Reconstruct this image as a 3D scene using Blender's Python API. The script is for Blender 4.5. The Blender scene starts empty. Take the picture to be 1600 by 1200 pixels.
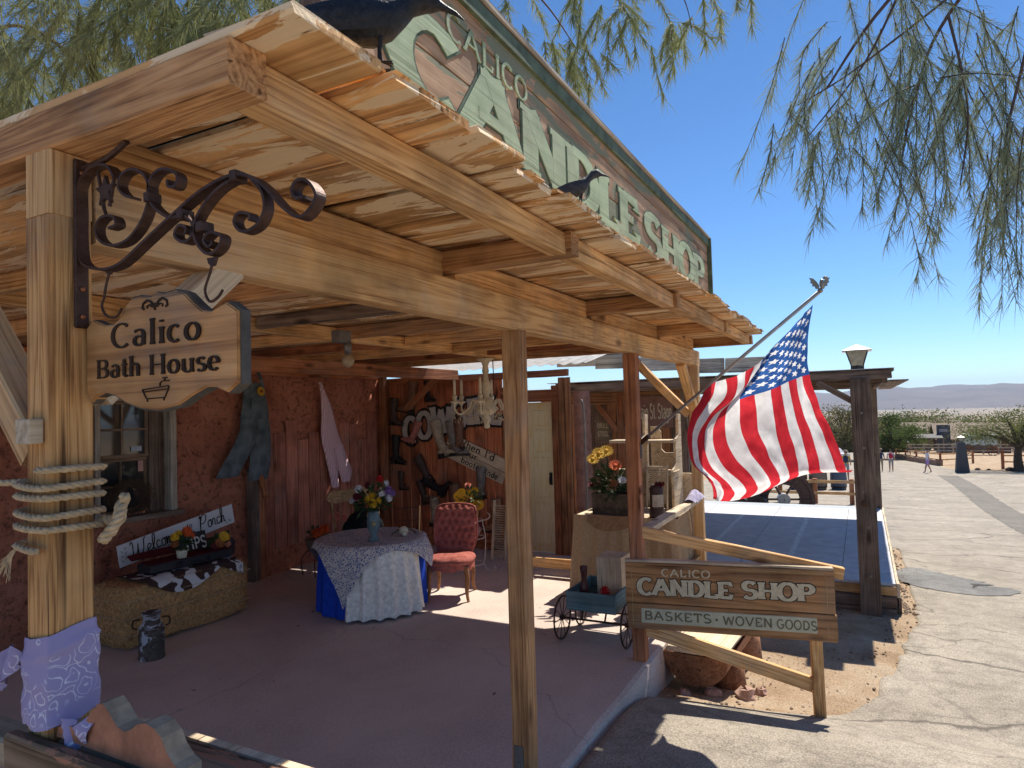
import bpy, bmesh, math, random
from mathutils import Vector, Matrix, noise
SC = bpy.context.scene
C = SC.collection
R = math.radians
random.seed(7)

# ---------------------------------------------------------------- camera
cam = bpy.data.cameras.new('camera'); camo = bpy.data.objects.new('camera', cam); C.objects.link(camo)
rt = Vector((0.46303678, -0.8858758, -0.02865327)); up = Vector((-0.01869139, -0.04208003, 0.99893939)); fw = Vector((0.88614196, 0.46201011, 0.03604286))
camo.matrix_world = Matrix(((rt.x, up.x, -fw.x, 0), (rt.y, up.y, -fw.y, 0), (rt.z, up.z, -fw.z, 1.92), (0, 0, 0, 1)))
cam.sensor_width = 36; cam.lens = 36 * 1043 / 1600; cam.clip_start = 0.05; cam.clip_end = 60000
SC.camera = camo
# ---------------------------------------------------------------- sky and sun
SUN = Vector((0.75, -0.125, 1.0)).normalized()
EL = math.asin(SUN.z); AZ = math.atan2(SUN.x, SUN.y)
wd = bpy.data.worlds.new('World'); SC.world = wd; wd.use_nodes = True
nt = wd.node_tree; nt.nodes.clear()
sk = nt.nodes.new('ShaderNodeTexSky'); sk.sky_type = 'NISHITA'; sk.sun_disc = False
sk.sun_elevation = EL; sk.sun_rotation = AZ; sk.altitude = 2500; sk.air_density = 1.0; sk.dust_density = 0.0; sk.ozone_density = 5.0
bg = nt.nodes.new('ShaderNodeBackground'); bg.inputs[1].default_value = 0.072
hs = nt.nodes.new('ShaderNodeHueSaturation'); hs.inputs['Saturation'].default_value = 1.12; hs.inputs['Value'].default_value = 1.0
ow = nt.nodes.new('ShaderNodeOutputWorld')
nt.links.new(sk.outputs[0], hs.inputs['Color']); nt.links.new(hs.outputs[0], bg.inputs[0]); nt.links.new(bg.outputs[0], ow.inputs[0])
sl = bpy.data.lights.new('sun', 'SUN'); sl.energy = 3.4; sl.angle = R(0.53); sl.color = (1.0, 0.93, 0.82)
so = bpy.data.objects.new('sun', sl); C.objects.link(so)
so.rotation_euler = SUN.to_track_quat('Z', 'Y').to_euler(); so.location = SUN * 30
# ---------------------------------------------------------------- exposure
vs = SC.view_settings; vs.view_transform = 'Standard'; vs.look = 'None'; vs.exposure = 1.1; vs.gamma = 1.0; vs.use_curve_mapping = False
SC.cycles.max_bounces = 12; SC.cycles.diffuse_bounces = 8; SC.cycles.glossy_bounces = 3; SC.cycles.transmission_bounces = 5; SC.cycles.transparent_max_bounces = 12
SC.cycles.sample_clamp_indirect = 6
SC.cycles.use_denoising = True

# ---------------------------------------------------------------- materials
MATS = {}
def lnk(nt, a, b): nt.links.new(a, b)
def base(name):
    m = bpy.data.materials.new(name); m.use_nodes = True
    nt = m.node_tree; b = nt.nodes['Principled BSDF']; b.inputs['Specular IOR Level'].default_value = 0.3
    return m, nt, b
def N(nt, t, **kw):
    n = nt.nodes.new('ShaderNode' + t)
    for k, v in kw.items():
        if k.startswith('i_'):
            key = k[2:]; key = int(key) if key.isdigit() else key.replace('_', ' ')
            n.inputs[key].default_value = v
        else: setattr(n, k, v)
    return n
def ramp(nt, stops):
    n = nt.nodes.new('ShaderNodeValToRGB'); e = n.color_ramp.elements
    while len(e) < len(stops): e.new(0.5)
    for k, (p, c) in enumerate(stops):
        e[k].position = p; e[k].color = (c[0], c[1], c[2], 1) if not isinstance(c, (int, float)) else (c, c, c, 1)
    return n
def coords(nt, scale, rnd=True, src='Object', rot=(0, 0, 0)):
    tc = N(nt, 'TexCoord'); mp = N(nt, 'Mapping'); mp.inputs['Scale'].default_value = scale; mp.inputs['Rotation'].default_value = rot
    if rnd:
        oi = N(nt, 'ObjectInfo'); mu = N(nt, 'Math', operation='MULTIPLY', i_1=53.0); lnk(nt, oi.outputs['Random'], mu.inputs[0])
        ad = N(nt, 'VectorMath', operation='ADD'); lnk(nt, tc.outputs[src], ad.inputs[0]); lnk(nt, mu.outputs[0], ad.inputs[1]); lnk(nt, ad.outputs[0], mp.inputs[0])
    else: lnk(nt, tc.outputs[src], mp.inputs[0])
    return mp.outputs[0]
def mixc(nt, fac, a, b, mode='MIX'):
    m = N(nt, 'Mix', data_type='RGBA', blend_type=mode)
    for s, v in ((0, fac), (6, a), (7, b)):
        if hasattr(v, 'is_linked'): lnk(nt, v, m.inputs[s])
        elif isinstance(v, (int, float)): m.inputs[s].default_value = v
        else: m.inputs[s].default_value = (v[0], v[1], v[2], 1)
    return m.outputs[2]
def plain(name, col, rough=0.7, metal=0.0, var=0.18, scale=14, bump=0.15, spec=0.3):
    if name in MATS: return MATS[name]
    m, nt, b = base(name)
    v = coords(nt, (scale,) * 3)
    n = N(nt, 'TexNoise', i_Detail=5.0, i_Roughness=0.65); n.inputs['Scale'].default_value = 1.0; lnk(nt, v, n.inputs[0])
    r = ramp(nt, [(0.25, tuple(c * (1 - var * 1.6) for c in col)), (0.75, tuple(min(1, c * (1 + var)) for c in col))]); lnk(nt, n.outputs[0], r.inputs[0])
    lnk(nt, r.outputs[0], b.inputs['Base Color'])
    b.inputs['Roughness'].default_value = rough; b.inputs['Metallic'].default_value = metal; b.inputs['Specular IOR Level'].default_value = spec
    if bump:
        bp = N(nt, 'Bump', i_Strength=bump, i_Distance=0.01); lnk(nt, n.outputs[0], bp.inputs['Height']); lnk(nt, bp.outputs[0], b.inputs['Normal'])
    MATS[name] = m; return m
def wood(name, dark, mid, light, grain=1.0, patch=None, patch_amt=0.5, rough=0.8, hue=0.25, knots=True, bump=0.35, along=0):
    """long grain along local X (or axis 'along')"""
    if name in MATS: return MATS[name]
    m, nt, b = base(name)
    s = [58.0, 58.0, 58.0]; s[along] = 1.1
    v = coords(nt, tuple(x * grain for x in s))
    n1 = N(nt, 'TexNoise', i_Detail=6.0, i_Roughness=0.7, i_Distortion=0.35); n1.inputs['Scale'].default_value = 1.0; lnk(nt, v, n1.inputs[0])
    s2 = [8.0, 8.0, 8.0]; s2[along] = 0.38
    v2 = coords(nt, tuple(x * grain for x in s2))
    n2 = N(nt, 'TexNoise', i_Detail=2.0, i_Roughness=0.45, i_Distortion=0.7); n2.inputs['Scale'].default_value = 1.0; lnk(nt, v2, n2.inputs[0])
    mu = N(nt, 'Math', operation='MULTIPLY', i_1=9.0); lnk(nt, n2.outputs[0], mu.inputs[0])
    fr = N(nt, 'Math', operation='PINGPONG', i_1=0.5); lnk(nt, mu.outputs[0], fr.inputs[0])
    ad = N(nt, 'Math', operation='MULTIPLY_ADD', i_1=0.42); lnk(nt, fr.outputs[0], ad.inputs[0])
    hf = N(nt, 'Math', operation='MULTIPLY', i_1=0.82); lnk(nt, n1.outputs[0], hf.inputs[0]); lnk(nt, hf.outputs[0], ad.inputs[2])
    r = ramp(nt, [(0.28, dark), (0.5, mid), (0.76, light)]); lnk(nt, ad.outputs[0], r.inputs[0])
    col = r.outputs[0]
    oi = N(nt, 'ObjectInfo')
    rr = ramp(nt, [(0.0, 1 - hue * 0.8), (1.0, 1 + hue * 0.8)]); lnk(nt, oi.outputs['Random'], rr.inputs[0])
    col = mixc(nt, 1.0, col, rr.outputs[0], 'MULTIPLY')
    s5 = [34.0, 34.0, 34.0]; s5[along] = 0.8
    v5 = coords(nt, tuple(s5)); n5 = N(nt, 'TexNoise', i_Detail=3.0, i_Roughness=0.55, i_Distortion=0.3); n5.inputs['Scale'].default_value = 1.0; lnk(nt, v5, n5.inputs[0])
    k5 = ramp(nt, [(0.30, 0.85), (0.36, 0.0)]); lnk(nt, n5.outputs[0], k5.inputs[0])
    col = mixc(nt, k5.outputs[0], col, tuple(c * 0.4 for c in dark))
    v6 = coords(nt, (2.2, 2.2, 2.2)); n6 = N(nt, 'TexNoise', i_Detail=4.0, i_Roughness=0.6); n6.inputs['Scale'].default_value = 1.0; lnk(nt, v6, n6.inputs[0])
    k6 = ramp(nt, [(0.33, 0.62), (0.56, 1.14)]); lnk(nt, n6.outputs[0], k6.inputs[0]); col = mixc(nt, 1.0, col, k6.outputs[0], 'MULTIPLY')
    v9 = coords(nt, (1.1, 1.1, 1.1)); n9 = N(nt, 'TexNoise', i_Detail=7.0, i_Roughness=0.72, i_Distortion=0.5); n9.inputs['Scale'].default_value = 1.0; lnk(nt, v9, n9.inputs[0])
    k9 = ramp(nt, [(0.50, 0.0), (0.68, 0.45)]); lnk(nt, n9.outputs[0], k9.inputs[0]); gr = sum(mid) / 3
    col = mixc(nt, k9.outputs[0], col, (gr * 1.12, gr * 0.98, gr * 0.80))
    if knots:
        s3 = [5.0, 5.0, 5.0]; s3[along] = 1.7
        v3 = coords(nt, tuple(s3)); vo = N(nt, 'TexVoronoi', i_Randomness=1.0); vo.inputs['Scale'].default_value = 1.0; lnk(nt, v3, vo.inputs[0])
        kr = ramp(nt, [(0.06, 0.9), (0.17, 0.0)]); lnk(nt, vo.outputs['Distance'], kr.inputs[0])
        col = mixc(nt, kr.outputs[0], col, tuple(c * 0.55 for c in dark))
    if patch:
        s4 = [6.0, 6.0, 6.0]; s4[along] = 1.2
        v4 = coords(nt, tuple(s4)); n4 = N(nt, 'TexNoise', i_Detail=6.0, i_Roughness=0.7, i_Distortion=1.2); n4.inputs['Scale'].default_value = 1.0; lnk(nt, v4, n4.inputs[0])
        pr = ramp(nt, [(1 - patch_amt - 0.008, 0.0), (1 - patch_amt + 0.012, 0.85)]); lnk(nt, n4.outputs[0], pr.inputs[0])
        col = mixc(nt, pr.outputs[0], col, patch)
    lnk(nt, col, b.inputs['Base Color']); b.inputs['Roughness'].default_value = rough
    bp = N(nt, 'Bump', i_Strength=bump, i_Distance=0.006); lnk(nt, ad.outputs[0], bp.inputs['Height']); lnk(nt, bp.outputs[0], b.inputs['Normal'])
    MATS[name] = m; return m
def cloth(name, col, col2=None, scale=30, transl=0.0, rough=0.9, pattern=None):
    if name in MATS: return MATS[name]
    m, nt, b = base(name)
    v = coords(nt, (scale,) * 3, rnd=False)
    if pattern == 'lace':
        vo = N(nt, 'TexVoronoi', feature='DISTANCE_TO_EDGE'); vo.inputs['Scale'].default_value = 1.0; lnk(nt, v, vo.inputs[0]); f = vo.outputs['Distance']
        nz = N(nt, 'TexNoise', i_Detail=4.0); nz.inputs['Scale'].default_value = 0.6; lnk(nt, v, nz.inputs[0])
        sb = N(nt, 'Math', operation='MULTIPLY_ADD', i_1=0.5); lnk(nt, nz.outputs[0], sb.inputs[0]); lnk(nt, f, sb.inputs[2])
        r = ramp(nt, [(0.37, col), (0.45, col2)])
        lnk(nt, sb.outputs[0], r.inputs[0])
    elif pattern == 'stripe':
        sp = N(nt, 'SeparateXYZ'); lnk(nt, v, sp.inputs[0]); si = N(nt, 'Math', operation='SINE'); lnk(nt, sp.outputs[0], si.inputs[0])
        r = ramp(nt, [(0.4, col), (0.6, col2)]); lnk(nt, si.outputs[0], r.inputs[0])
    else:
        n = N(nt, 'TexNoise', i_Detail=5.0); n.inputs['Scale'].default_value = 1.0; lnk(nt, v, n.inputs[0])
        r = ramp(nt, [(0.3, tuple(c * 0.75 for c in col)), (0.7, col2 or tuple(min(1, c * 1.1) for c in col))]); lnk(nt, n.outputs[0], r.inputs[0])
    lnk(nt, r.outputs[0], b.inputs['Base Color']); b.inputs['Roughness'].default_value = rough; b.inputs['Specular IOR Level'].default_value = 0.1
    if transl:
        tr = N(nt, 'BsdfTranslucent'); lnk(nt, r.outputs[0], tr.inputs[0]); mx = N(nt, 'MixShader', i_0=transl)
        lnk(nt, b.outputs[0], mx.inputs[1]); lnk(nt, tr.outputs[0], mx.inputs[2]); lnk(nt, mx.outputs[0], nt.nodes['Material Output'].inputs[0])
    MATS[name] = m; return m

PINE = wood('timber_pine', (0.26, 0.11, 0.038), (0.61, 0.345, 0.14), (0.77, 0.50, 0.24), grain=1.5, bump=0.55)
DECKM = wood('deck_boards', (0.22, 0.088, 0.03), (0.60, 0.325, 0.125), (0.76, 0.475, 0.215), grain=0.8, patch=(0.88, 0.70, 0.46), patch_amt=0.48, bump=0.6, hue=0.3)
BEAMM = wood('beam_timber', (0.34, 0.16, 0.058), (0.68, 0.40, 0.17), (0.80, 0.54, 0.27), grain=1.5, bump=0.55)
REDW = wood('red_stained_timber', (0.13, 0.042, 0.018), (0.34, 0.125, 0.052), (0.48, 0.21, 0.10))
REDWALL = wood('red_plank_wall', (0.19, 0.05, 0.02), (0.44, 0.14, 0.06), (0.56, 0.215, 0.10), hue=0.35)
DARKW = wood('weathered_dark_timber', (0.075, 0.05, 0.036), (0.185, 0.13, 0.098), (0.29, 0.22, 0.165))
GREYW = wood('grey_weathered_board', (0.17, 0.14, 0.11), (0.36, 0.31, 0.25), (0.52, 0.46, 0.38))
PALEW = wood('pale_bleached_wood', (0.36, 0.26, 0.16), (0.58, 0.46, 0.31), (0.70, 0.59, 0.43), hue=0.12)
SIGNW = wood('varnished_sign_wood', (0.17, 0.068, 0.022), (0.45, 0.225, 0.08), (0.58, 0.325, 0.13), grain=0.8, rough=0.5, knots=False)
SHOPW = wood('shop_sign_wood', (0.12, 0.055, 0.021), (0.35, 0.175, 0.073), (0.49, 0.275, 0.125), grain=0.7)
OLDSIGN = wood('old_roof_sign_wood', (0.17, 0.095, 0.052), (0.40, 0.25, 0.145), (0.50, 0.34, 0.21), grain=0.6, patch=(0.20, 0.24, 0.16), patch_amt=0.46)
IRON = plain('rusty_iron', (0.085, 0.046, 0.034), 0.55, 0.55, 0.35, 40, 0.3)
BLACK = plain('black_paint', (0.018, 0.016, 0.015), 0.6)
WHITE = plain('white_paint', (0.74, 0.73, 0.70), 0.6, var=0.06)
CREAM = plain('cream_paint', (0.66, 0.62, 0.46), 0.7, var=0.12, scale=30)
MINT = wood('mint_paint', (0.26, 0.34, 0.20), (0.40, 0.50, 0.31), (0.49, 0.57, 0.36), grain=0.7, patch=(0.36, 0.25, 0.16), patch_amt=0.38, knots=False, hue=0.05)
GREENP = plain('dark_green_paint', (0.12, 0.165, 0.11), 0.8, var=0.35, scale=12)
ROPE = plain('hemp_rope', (0.56, 0.41, 0.24), 0.95, var=0.25, scale=60, bump=0.5)

# ---------------------------------------------------------------- mesh helpers
class MB:
    def __init__(s): s.v = []; s.f = []; s.m = []
    def add(s, vs, fs, mi=0):
        o = len(s.v); s.v += [tuple(p) for p in vs]; s.f += [tuple(i + o for i in f) for f in fs]; s.m += [mi] * len(fs); return s
    def box(s, c, d, M=None, mi=0):
        x, y, z = d[0] / 2, d[1] / 2, d[2] / 2
        vs = [Vector((i, j, k)) for i in (-x, x) for j in (-y, y) for k in (-z, z)]
        if M is not None: vs = [M @ p for p in vs]
        return s.add([p + Vector(c) for p in vs], [(0, 1, 3, 2), (4, 6, 7, 5), (0, 4, 5, 1), (2, 3, 7, 6), (0, 2, 6, 4), (1, 5, 7, 3)], mi)
    def beam(s, p0, p1, w, h, upv=(0, 0, 1), mi=0):
        p0, p1 = Vector(p0), Vector(p1); d = p1 - p0; L = d.length; M = frame(d, upv)
        return s.box((p0 + p1) / 2, (L, w, h), M, mi)
    def tube(s, pts, r, n=8, cap=True, mi=0, flat=None):
        pts = [Vector(p) for p in pts]; k = len(pts); rs = r if isinstance(r, (list, tuple)) else [r] * k
        ref = Vector((0.13, 0.27, 0.95)); vs = []
        for i in range(k):
            t = (pts[min(i + 1, k - 1)] - pts[max(i - 1, 0)]);
            if t.length < 1e-9: t = Vector((0, 0, 1))
            t.normalize(); a = t.cross(ref)
            if a.length < 0.05: a = t.cross(Vector((1, 0, 0)))
            a.normalize(); b = t.cross(a).normalized()
            for j in range(n):
                an = 2 * math.pi * j / n; vs.append(pts[i] + (a * math.cos(an) + b * math.sin(an)) * rs[i])
        fs = [(i * n + j, i * n + (j + 1) % n, (i + 1) * n + (j + 1) % n, (i + 1) * n + j) for i in range(k - 1) for j in range(n)]
        if cap: fs += [tuple(range(n))[::-1], tuple(range((k - 1) * n, k * n))]
        return s.add(vs, fs, mi)
    def strip(s, pts, wv, th, mi=0):
        """flat bar swept along pts; wv = width vector, th = thickness"""
        pts = [Vector(p) for p in pts]; k = len(pts); wv = Vector(wv); vs = []
        for i in range(k):
            t = (pts[min(i + 1, k - 1)] - pts[max(i - 1, 0)]).normalized(); n = t.cross(wv).normalized() * th / 2
            vs += [pts[i] - wv / 2 - n, pts[i] + wv / 2 - n, pts[i] + wv / 2 + n, pts[i] - wv / 2 + n]
        fs = [(i * 4 + j, i * 4 + (j + 1) % 4, i * 4 + 4 + (j + 1) % 4, i * 4 + 4 + j) for i in range(k - 1) for j in range(4)]
        fs += [(3, 2, 1, 0), (k * 4 - 4, k * 4 - 3, k * 4 - 2, k * 4 - 1)]
        return s.add(vs, fs, mi)
    def lathe(s, prof, c=(0, 0, 0), n=20, mi=0, sx=1, sy=1):
        c = Vector(c); vs = []
        for r, z in prof:
            for j in range(n):
                a = 2 * math.pi * j / n; vs.append(c + Vector((r * sx * math.cos(a), r * sy * math.sin(a), z)))
        k = len(prof)
        fs = [(i * n + j, i * n + (j + 1) % n, (i + 1) * n + (j + 1) % n, (i + 1) * n + j) for i in range(k - 1) for j in range(n)]
        fs += [tuple(range(n))[::-1], tuple(range((k - 1) * n, k * n))]
        return s.add(vs, fs, mi)
    def ball(s, c, r, n=10, m=7, mi=0, M=None, jit=0):
        r = Vector(r) if isinstance(r, (tuple, list, Vector)) else Vector((r, r, r)); c = Vector(c); vs = []
        for i in range(m + 1):
            th = math.pi * i / m
            for j in range(n):
                p = 2 * math.pi * j / n; q = Vector((r.x * math.sin(th) * math.cos(p), r.y * math.sin(th) * math.sin(p), r.z * math.cos(th)))
                if jit: q *= 1 + random.uniform(-jit, jit)
                if M is not None: q = M @ q
                vs.append(c + q)
        return s.add(vs, [(i * n + j, (i + 1) * n + j, (i + 1) * n + (j + 1) % n, i * n + (j + 1) % n) for i in range(m) for j in range(n)], mi)
    def grid(s, P, mi=0, flip=False):
        nu, nv = len(P), len(P[0]); vs = [p for row in P for p in row]
        fs = [(i * nv + j, i * nv + j + 1, (i + 1) * nv + j + 1, (i + 1) * nv + j) for i in range(nu - 1) for j in range(nv - 1)]
        if flip: fs = [f[::-1] for f in fs]
        return s.add(vs, fs, mi)
    def prism(s, poly, n, th, mi=0):
        """polygon (3d points) extruded by th along n"""
        poly = [Vector(p) for p in poly]; n = Vector(n) * th; k = len(poly)
        return s.add(poly + [p + n for p in poly], [tuple(range(k)), tuple(range(k, 2 * k))[::-1]] + [(i, i + k, (i + 1) % k + k, (i + 1) % k) for i in range(k)], mi)
def frame(d, upv=(0, 0, 1)):
    x = Vector(d).normalized(); z = Vector(upv); y = z.cross(x)
    if y.length < 1e-4: y = Vector((0, 1, 0)).cross(x)
    y.normalize(); z = x.cross(y)
    return Matrix((x, y, z)).transposed()
OFF = {}
def link(o, parent):
    C.objects.link(o)
    if parent is not None:
        o.parent = parent
        o.matrix_parent_inverse = OFF[parent.name] if parent.name in OFF else parent.matrix_basis.inverted()
def thing(name, loc, label, cat, group=None):
    o = bpy.data.objects.new(name, None); C.objects.link(o); o.location = loc; o.empty_display_size = 0.1
    OFF[o.name] = Matrix.Translation(-Vector(loc)); return tag(o, label, cat, group)
def tag(o, label=None, cat=None, group=None, kind=None):
    if label: o['label'] = label
    if cat: o['category'] = cat
    if group: o['group'] = group
    if kind: o['kind'] = kind
    return o
def build(mb, name, mats, parent=None, smooth=False, bevel=0.0, recalc=True, label=None, origin=None, bseg=1):
    me = bpy.data.meshes.new(name); vs = [Vector(p) for p in mb.v]
    if origin is None:
        lo = Vector((min(p.x for p in vs), min(p.y for p in vs), min(p.z for p in vs))); hi = Vector((max(p.x for p in vs), max(p.y for p in vs), max(p.z for p in vs))); origin = (lo + hi) / 2
    origin = Vector(origin)
    me.from_pydata([p - origin for p in vs], [], mb.f)
    if recalc or bevel:
        bm = bmesh.new(); bm.from_mesh(me)
        if recalc: bmesh.ops.recalc_face_normals(bm, faces=bm.faces)
        if bevel: bmesh.ops.bevel(bm, geom=list(bm.edges), offset=bevel, segments=bseg, affect='EDGES', clamp_overlap=True)
        bm.to_mesh(me); bm.free()
    mats = mats if isinstance(mats, (list, tuple)) else [mats]
    for m in mats: me.materials.append(m)
    if not bevel and len(mats) > 1: me.polygons.foreach_set('material_index', mb.m)
    if smooth: me.polygons.foreach_set('use_smooth', [True] * len(me.polygons))
    o = bpy.data.objects.new(name, me); o.matrix_basis = Matrix.Translation(origin); link(o, parent)
    if label: o['label'] = label
    return o
def timber(name, p0, p1, w, h, mat, parent=None, upv=(0, 0, 1), rough=0.004, segs=None, bevel=0.005):
    """sawn timber, long axis local X, slightly uneven"""
    p0, p1 = Vector(p0), Vector(p1); d = p1 - p0; L = d.length
    k = segs or max(1, min(14, int(L / 0.35))); me = bpy.data.meshes.new(name); bm = bmesh.new(); rows = []
    b = min(bevel, w * 0.3, h * 0.3)
    sec = [(-w/2+b, -h/2), (w/2-b, -h/2), (w/2, -h/2+b), (w/2, h/2-b), (w/2-b, h/2), (-w/2+b, h/2), (-w/2, h/2-b), (-w/2, -h/2+b)]
    for i in range(k + 1):
        x = -L / 2 + L * i / k
        dy = random.uniform(-rough, rough); dz = random.uniform(-rough, rough)
        rows.append([bm.verts.new((x + (random.uniform(-rough, rough) if i in (0, k) else 0), y + dy * 0.6 + random.uniform(-rough, rough) * 0.35, z + dz * 0.6 + random.uniform(-rough, rough) * 0.35)) for y, z in sec])
    for i in range(k):
        for j in range(8): bm.faces.new((rows[i][j], rows[i + 1][j], rows[i + 1][(j + 1) % 8], rows[i][(j + 1) % 8]))
    bm.faces.new(rows[0]); bm.faces.new(rows[-1][::-1])
    bmesh.ops.recalc_face_normals(bm, faces=bm.faces); bm.to_mesh(me); bm.free(); me.materials.append(mat)
    o = bpy.data.objects.new(name, me); o.matrix_basis = Matrix.Translation((p0 + p1) / 2) @ frame(d, upv).to_4x4(); link(o, parent)
    return o
def copy_tree(root, loc, rotz=0.0, scale=1.0, label=None, group=None, rot=None):
    r = root.copy(); C.objects.link(r); r.location = loc; r.rotation_euler = rot or (0, 0, rotz); r.scale = (scale,) * 3 if isinstance(scale, (int, float)) else scale
    if label: r['label'] = label
    if group: r['group'] = group
    def rec(a, b):
        for ch in a.children:
            c = ch.copy(); C.objects.link(c); c.parent = b; rec(ch, c)
    rec(root, r); return r
def arc(cx, cy, rx, ry, a0, a1, n=10): return [(cx + rx * math.cos(R(a0 + (a1 - a0) * i / n)), cy + ry * math.sin(R(a0 + (a1 - a0) * i / n))) for i in range(n + 1)]
def cr(pts, n=6):
    """Catmull-Rom through 2d/3d points"""
    P = [Vector(p) for p in pts]; out = []
    for i in range(len(P) - 1):
        a, b, c, d = P[max(i - 1, 0)], P[i], P[i + 1], P[min(i + 2, len(P) - 1)]
        for k in range(n):
            t = k / n; out.append(0.5 * ((2 * b) + (c - a) * t + (2 * a - 5 * b + 4 * c - d) * t * t + (3 * b - a - 3 * c + d) * t ** 3))
    out.append(P[-1]); return out
def spiral(c, r0, r1, a0, a1, n=24): return [(c[0] + (r0 + (r1 - r0) * i / n) * math.cos(R(a0 + (a1 - a0) * i / n)), c[1] + (r0 + (r1 - r0) * i / n) * math.sin(R(a0 + (a1 - a0) * i / n))) for i in range(n + 1)]

# ---------------------------------------------------------------- lettering: drawn strokes
def _g():
    G = {}
    G['C'] = (0.8, [arc(.42, .5, .40, .5, 48, 312, 14)])
    G['A'] = (0.92, [[(0, 0), (.42, 1)], [(.42, 1), (.86, 0)], [(.18, .36), (.68, .36)]])
    G['L'] = (0.68, [[(.12, 1), (.12, 0)], [(.12, .04), (.62, .04), (.62, .25)]])
    G['I'] = (0.36, [[(.18, 1), (.18, 0)]])
    G['O'] = (0.92, [arc(.45, .5, .41, .5, 90, 450, 18)])
    G['N'] = (0.92, [[(.12, 0), (.12, 1)], [(.12, 1), (.76, 0)], [(.76, 0), (.76, 1)]])
    G['D'] = (0.88, [[(.14, 0), (.14, 1)], [(.14, .95)] + arc(.36, .5, .42, .46, 90, -90, 10) + [(.14, .05)]])
    G['E'] = (0.74, [[(.12, 0), (.12, 1)], [(.12, .95), (.64, .95), (.64, .76)], [(.12, .5), (.5, .5)], [(.12, .05), (.66, .05), (.66, .26)]])
    G['S'] = (0.76, [arc(.36, .74, .28, .25, 30, 270, 9) + arc(.36, .25, .31, .25, 90, -150, 9)[1:]])
    G['H'] = (0.92, [[(.14, 0), (.14, 1)], [(.76, 0), (.76, 1)], [(.14, .5), (.76, .5)]])
    G['P'] = (0.78, [[(.14, 0), (.14, 1)], [(.14, .95)] + arc(.42, .71, .27, .24, 90, -90, 8) + [(.14, .46)]])
    G['B'] = (0.82, [[(.14, 0), (.14, 1)], [(.14, .96)] + arc(.42, .74, .25, .22, 90, -90, 7) + [(.14, .52)], [(.4, .5)] + arc(.44, .27, .28, .23, 90, -90, 7) + [(.14, .04)]])
    G['K'] = (0.84, [[(.14, 0), (.14, 1)], [(.74, 1), (.16, .42)], [(.34, .58), (.78, 0)]])
    G['T'] = (0.8, [[(.4, 0), (.4, 1)], [(.04, .78), (.04, .95), (.76, .95), (.76, .78)]])
    G['W'] = (1.2, [[(.03, 1), (.3, 0)], [(.3, 0), (.58, .9)], [(.58, .9), (.86, 0)], [(.86, 0), (1.14, 1)]])
    G['V'] = (0.9, [[(.03, 1), (.43, 0)], [(.43, 0), (.84, 1)]])
    G['G'] = (0.9, [arc(.44, .5, .41, .5, 48, 350, 14), [(.5, .44), (.86, .44)]])
    G['M'] = (1.06, [[(.12, 0), (.12, 1)], [(.12, 1), (.5, .1)], [(.5, .1), (.9, 1)], [(.9, 1), (.9, 0)]])
    G['R'] = (0.84, [[(.14, 0), (.14, 1)], [(.14, .95)] + arc(.42, .72, .27, .23, 90, -90, 8) + [(.14, .48)], [(.4, .48), (.78, 0)]])
    G['Y'] = (0.84, [[(.03, 1), (.4, .45)], [(.78, 1), (.4, .45)], [(.4, .45), (.4, 0)]])
    G['U'] = (0.84, [[(.12, 1), (.12, .3)] + arc(.4, .3, .28, .3, 180, 360, 8) + [(.68, 1)]])
    G['a'] = (0.58, [[(.08, .58)] + arc(.26, .46, .2, .2, 120, 0, 5) + [(.46, .02)], arc(.26, .2, .2, .19, 60, 380, 10)])
    G['c'] = (0.54, [arc(.27, .33, .23, .33, 50, 310, 10)])
    G['e'] = (0.58, [[(.06, .36), (.5, .36)] + arc(.27, .33, .23, .33, 10, 315, 12)])
    G['o'] = (0.62, [arc(.3, .33, .25, .33, 90, 450, 14)])
    G['l'] = (0.26, [[(.13, 1.05), (.13, 0)]])
    G['i'] = (0.26, [[(.13, .66), (.13, 0)], [(.13, .86), (.13, .94)]])
    G['t'] = (0.42, [[(.18, .92), (.18, .1), (.26, .02), (.38, .06)], [(.02, .64), (.36, .64)]])
    G['h'] = (0.64, [[(.1, 1.05), (.1, 0)], [(.1, .45)] + arc(.31, .45, .2, .2, 150, 0, 6) + [(.51, 0)]])
    G['n'] = (0.64, [[(.1, .66), (.1, 0)], [(.1, .45)] + arc(.31, .45, .2, .2, 150, 0, 6) + [(.51, 0)]])
    G['m'] = (0.94, [[(.1, .66), (.1, 0)], [(.1, .45)] + arc(.28, .48, .17, .17, 150, 0, 6) + [(.45, 0)], [(.45, .45)] + arc(.63, .48, .17, .17, 150, 0, 6) + [(.8, 0)]])
    G['u'] = (0.64, [[(.1, .66), (.1, .2)] + arc(.31, .2, .2, .2, 180, 340, 6), [(.52, .66), (.52, 0)]])
    G['r'] = (0.46, [[(.1, .66), (.1, 0)], [(.1, .42)] + arc(.3, .44, .2, .2, 150, 40, 5)])
    G['s'] = (0.5, [arc(.25, .5, .17, .155, 30, 270, 7) + arc(.25, .17, .19, .17, 90, -150, 7)[1:]])
    G['g'] = (0.62, [arc(.28, .36, .22, .29, 40, 400, 12), [(.5, .66), (.5, -.1)] + arc(.28, -.1, .22, .2, 0, -150, 7)])
    G['d'] = (0.64, [arc(.28, .32, .22, .31, 40, 400, 12), [(.52, 1.05), (.52, 0)]])
    G['b'] = (0.64, [arc(.34, .32, .22, .31, 140, 500, 12), [(.1, 1.05), (.1, 0)]])
    G['p'] = (0.64, [arc(.34, .33, .22, .32, 140, 500, 12), [(.1, .66), (.1, -.34)]])
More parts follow.
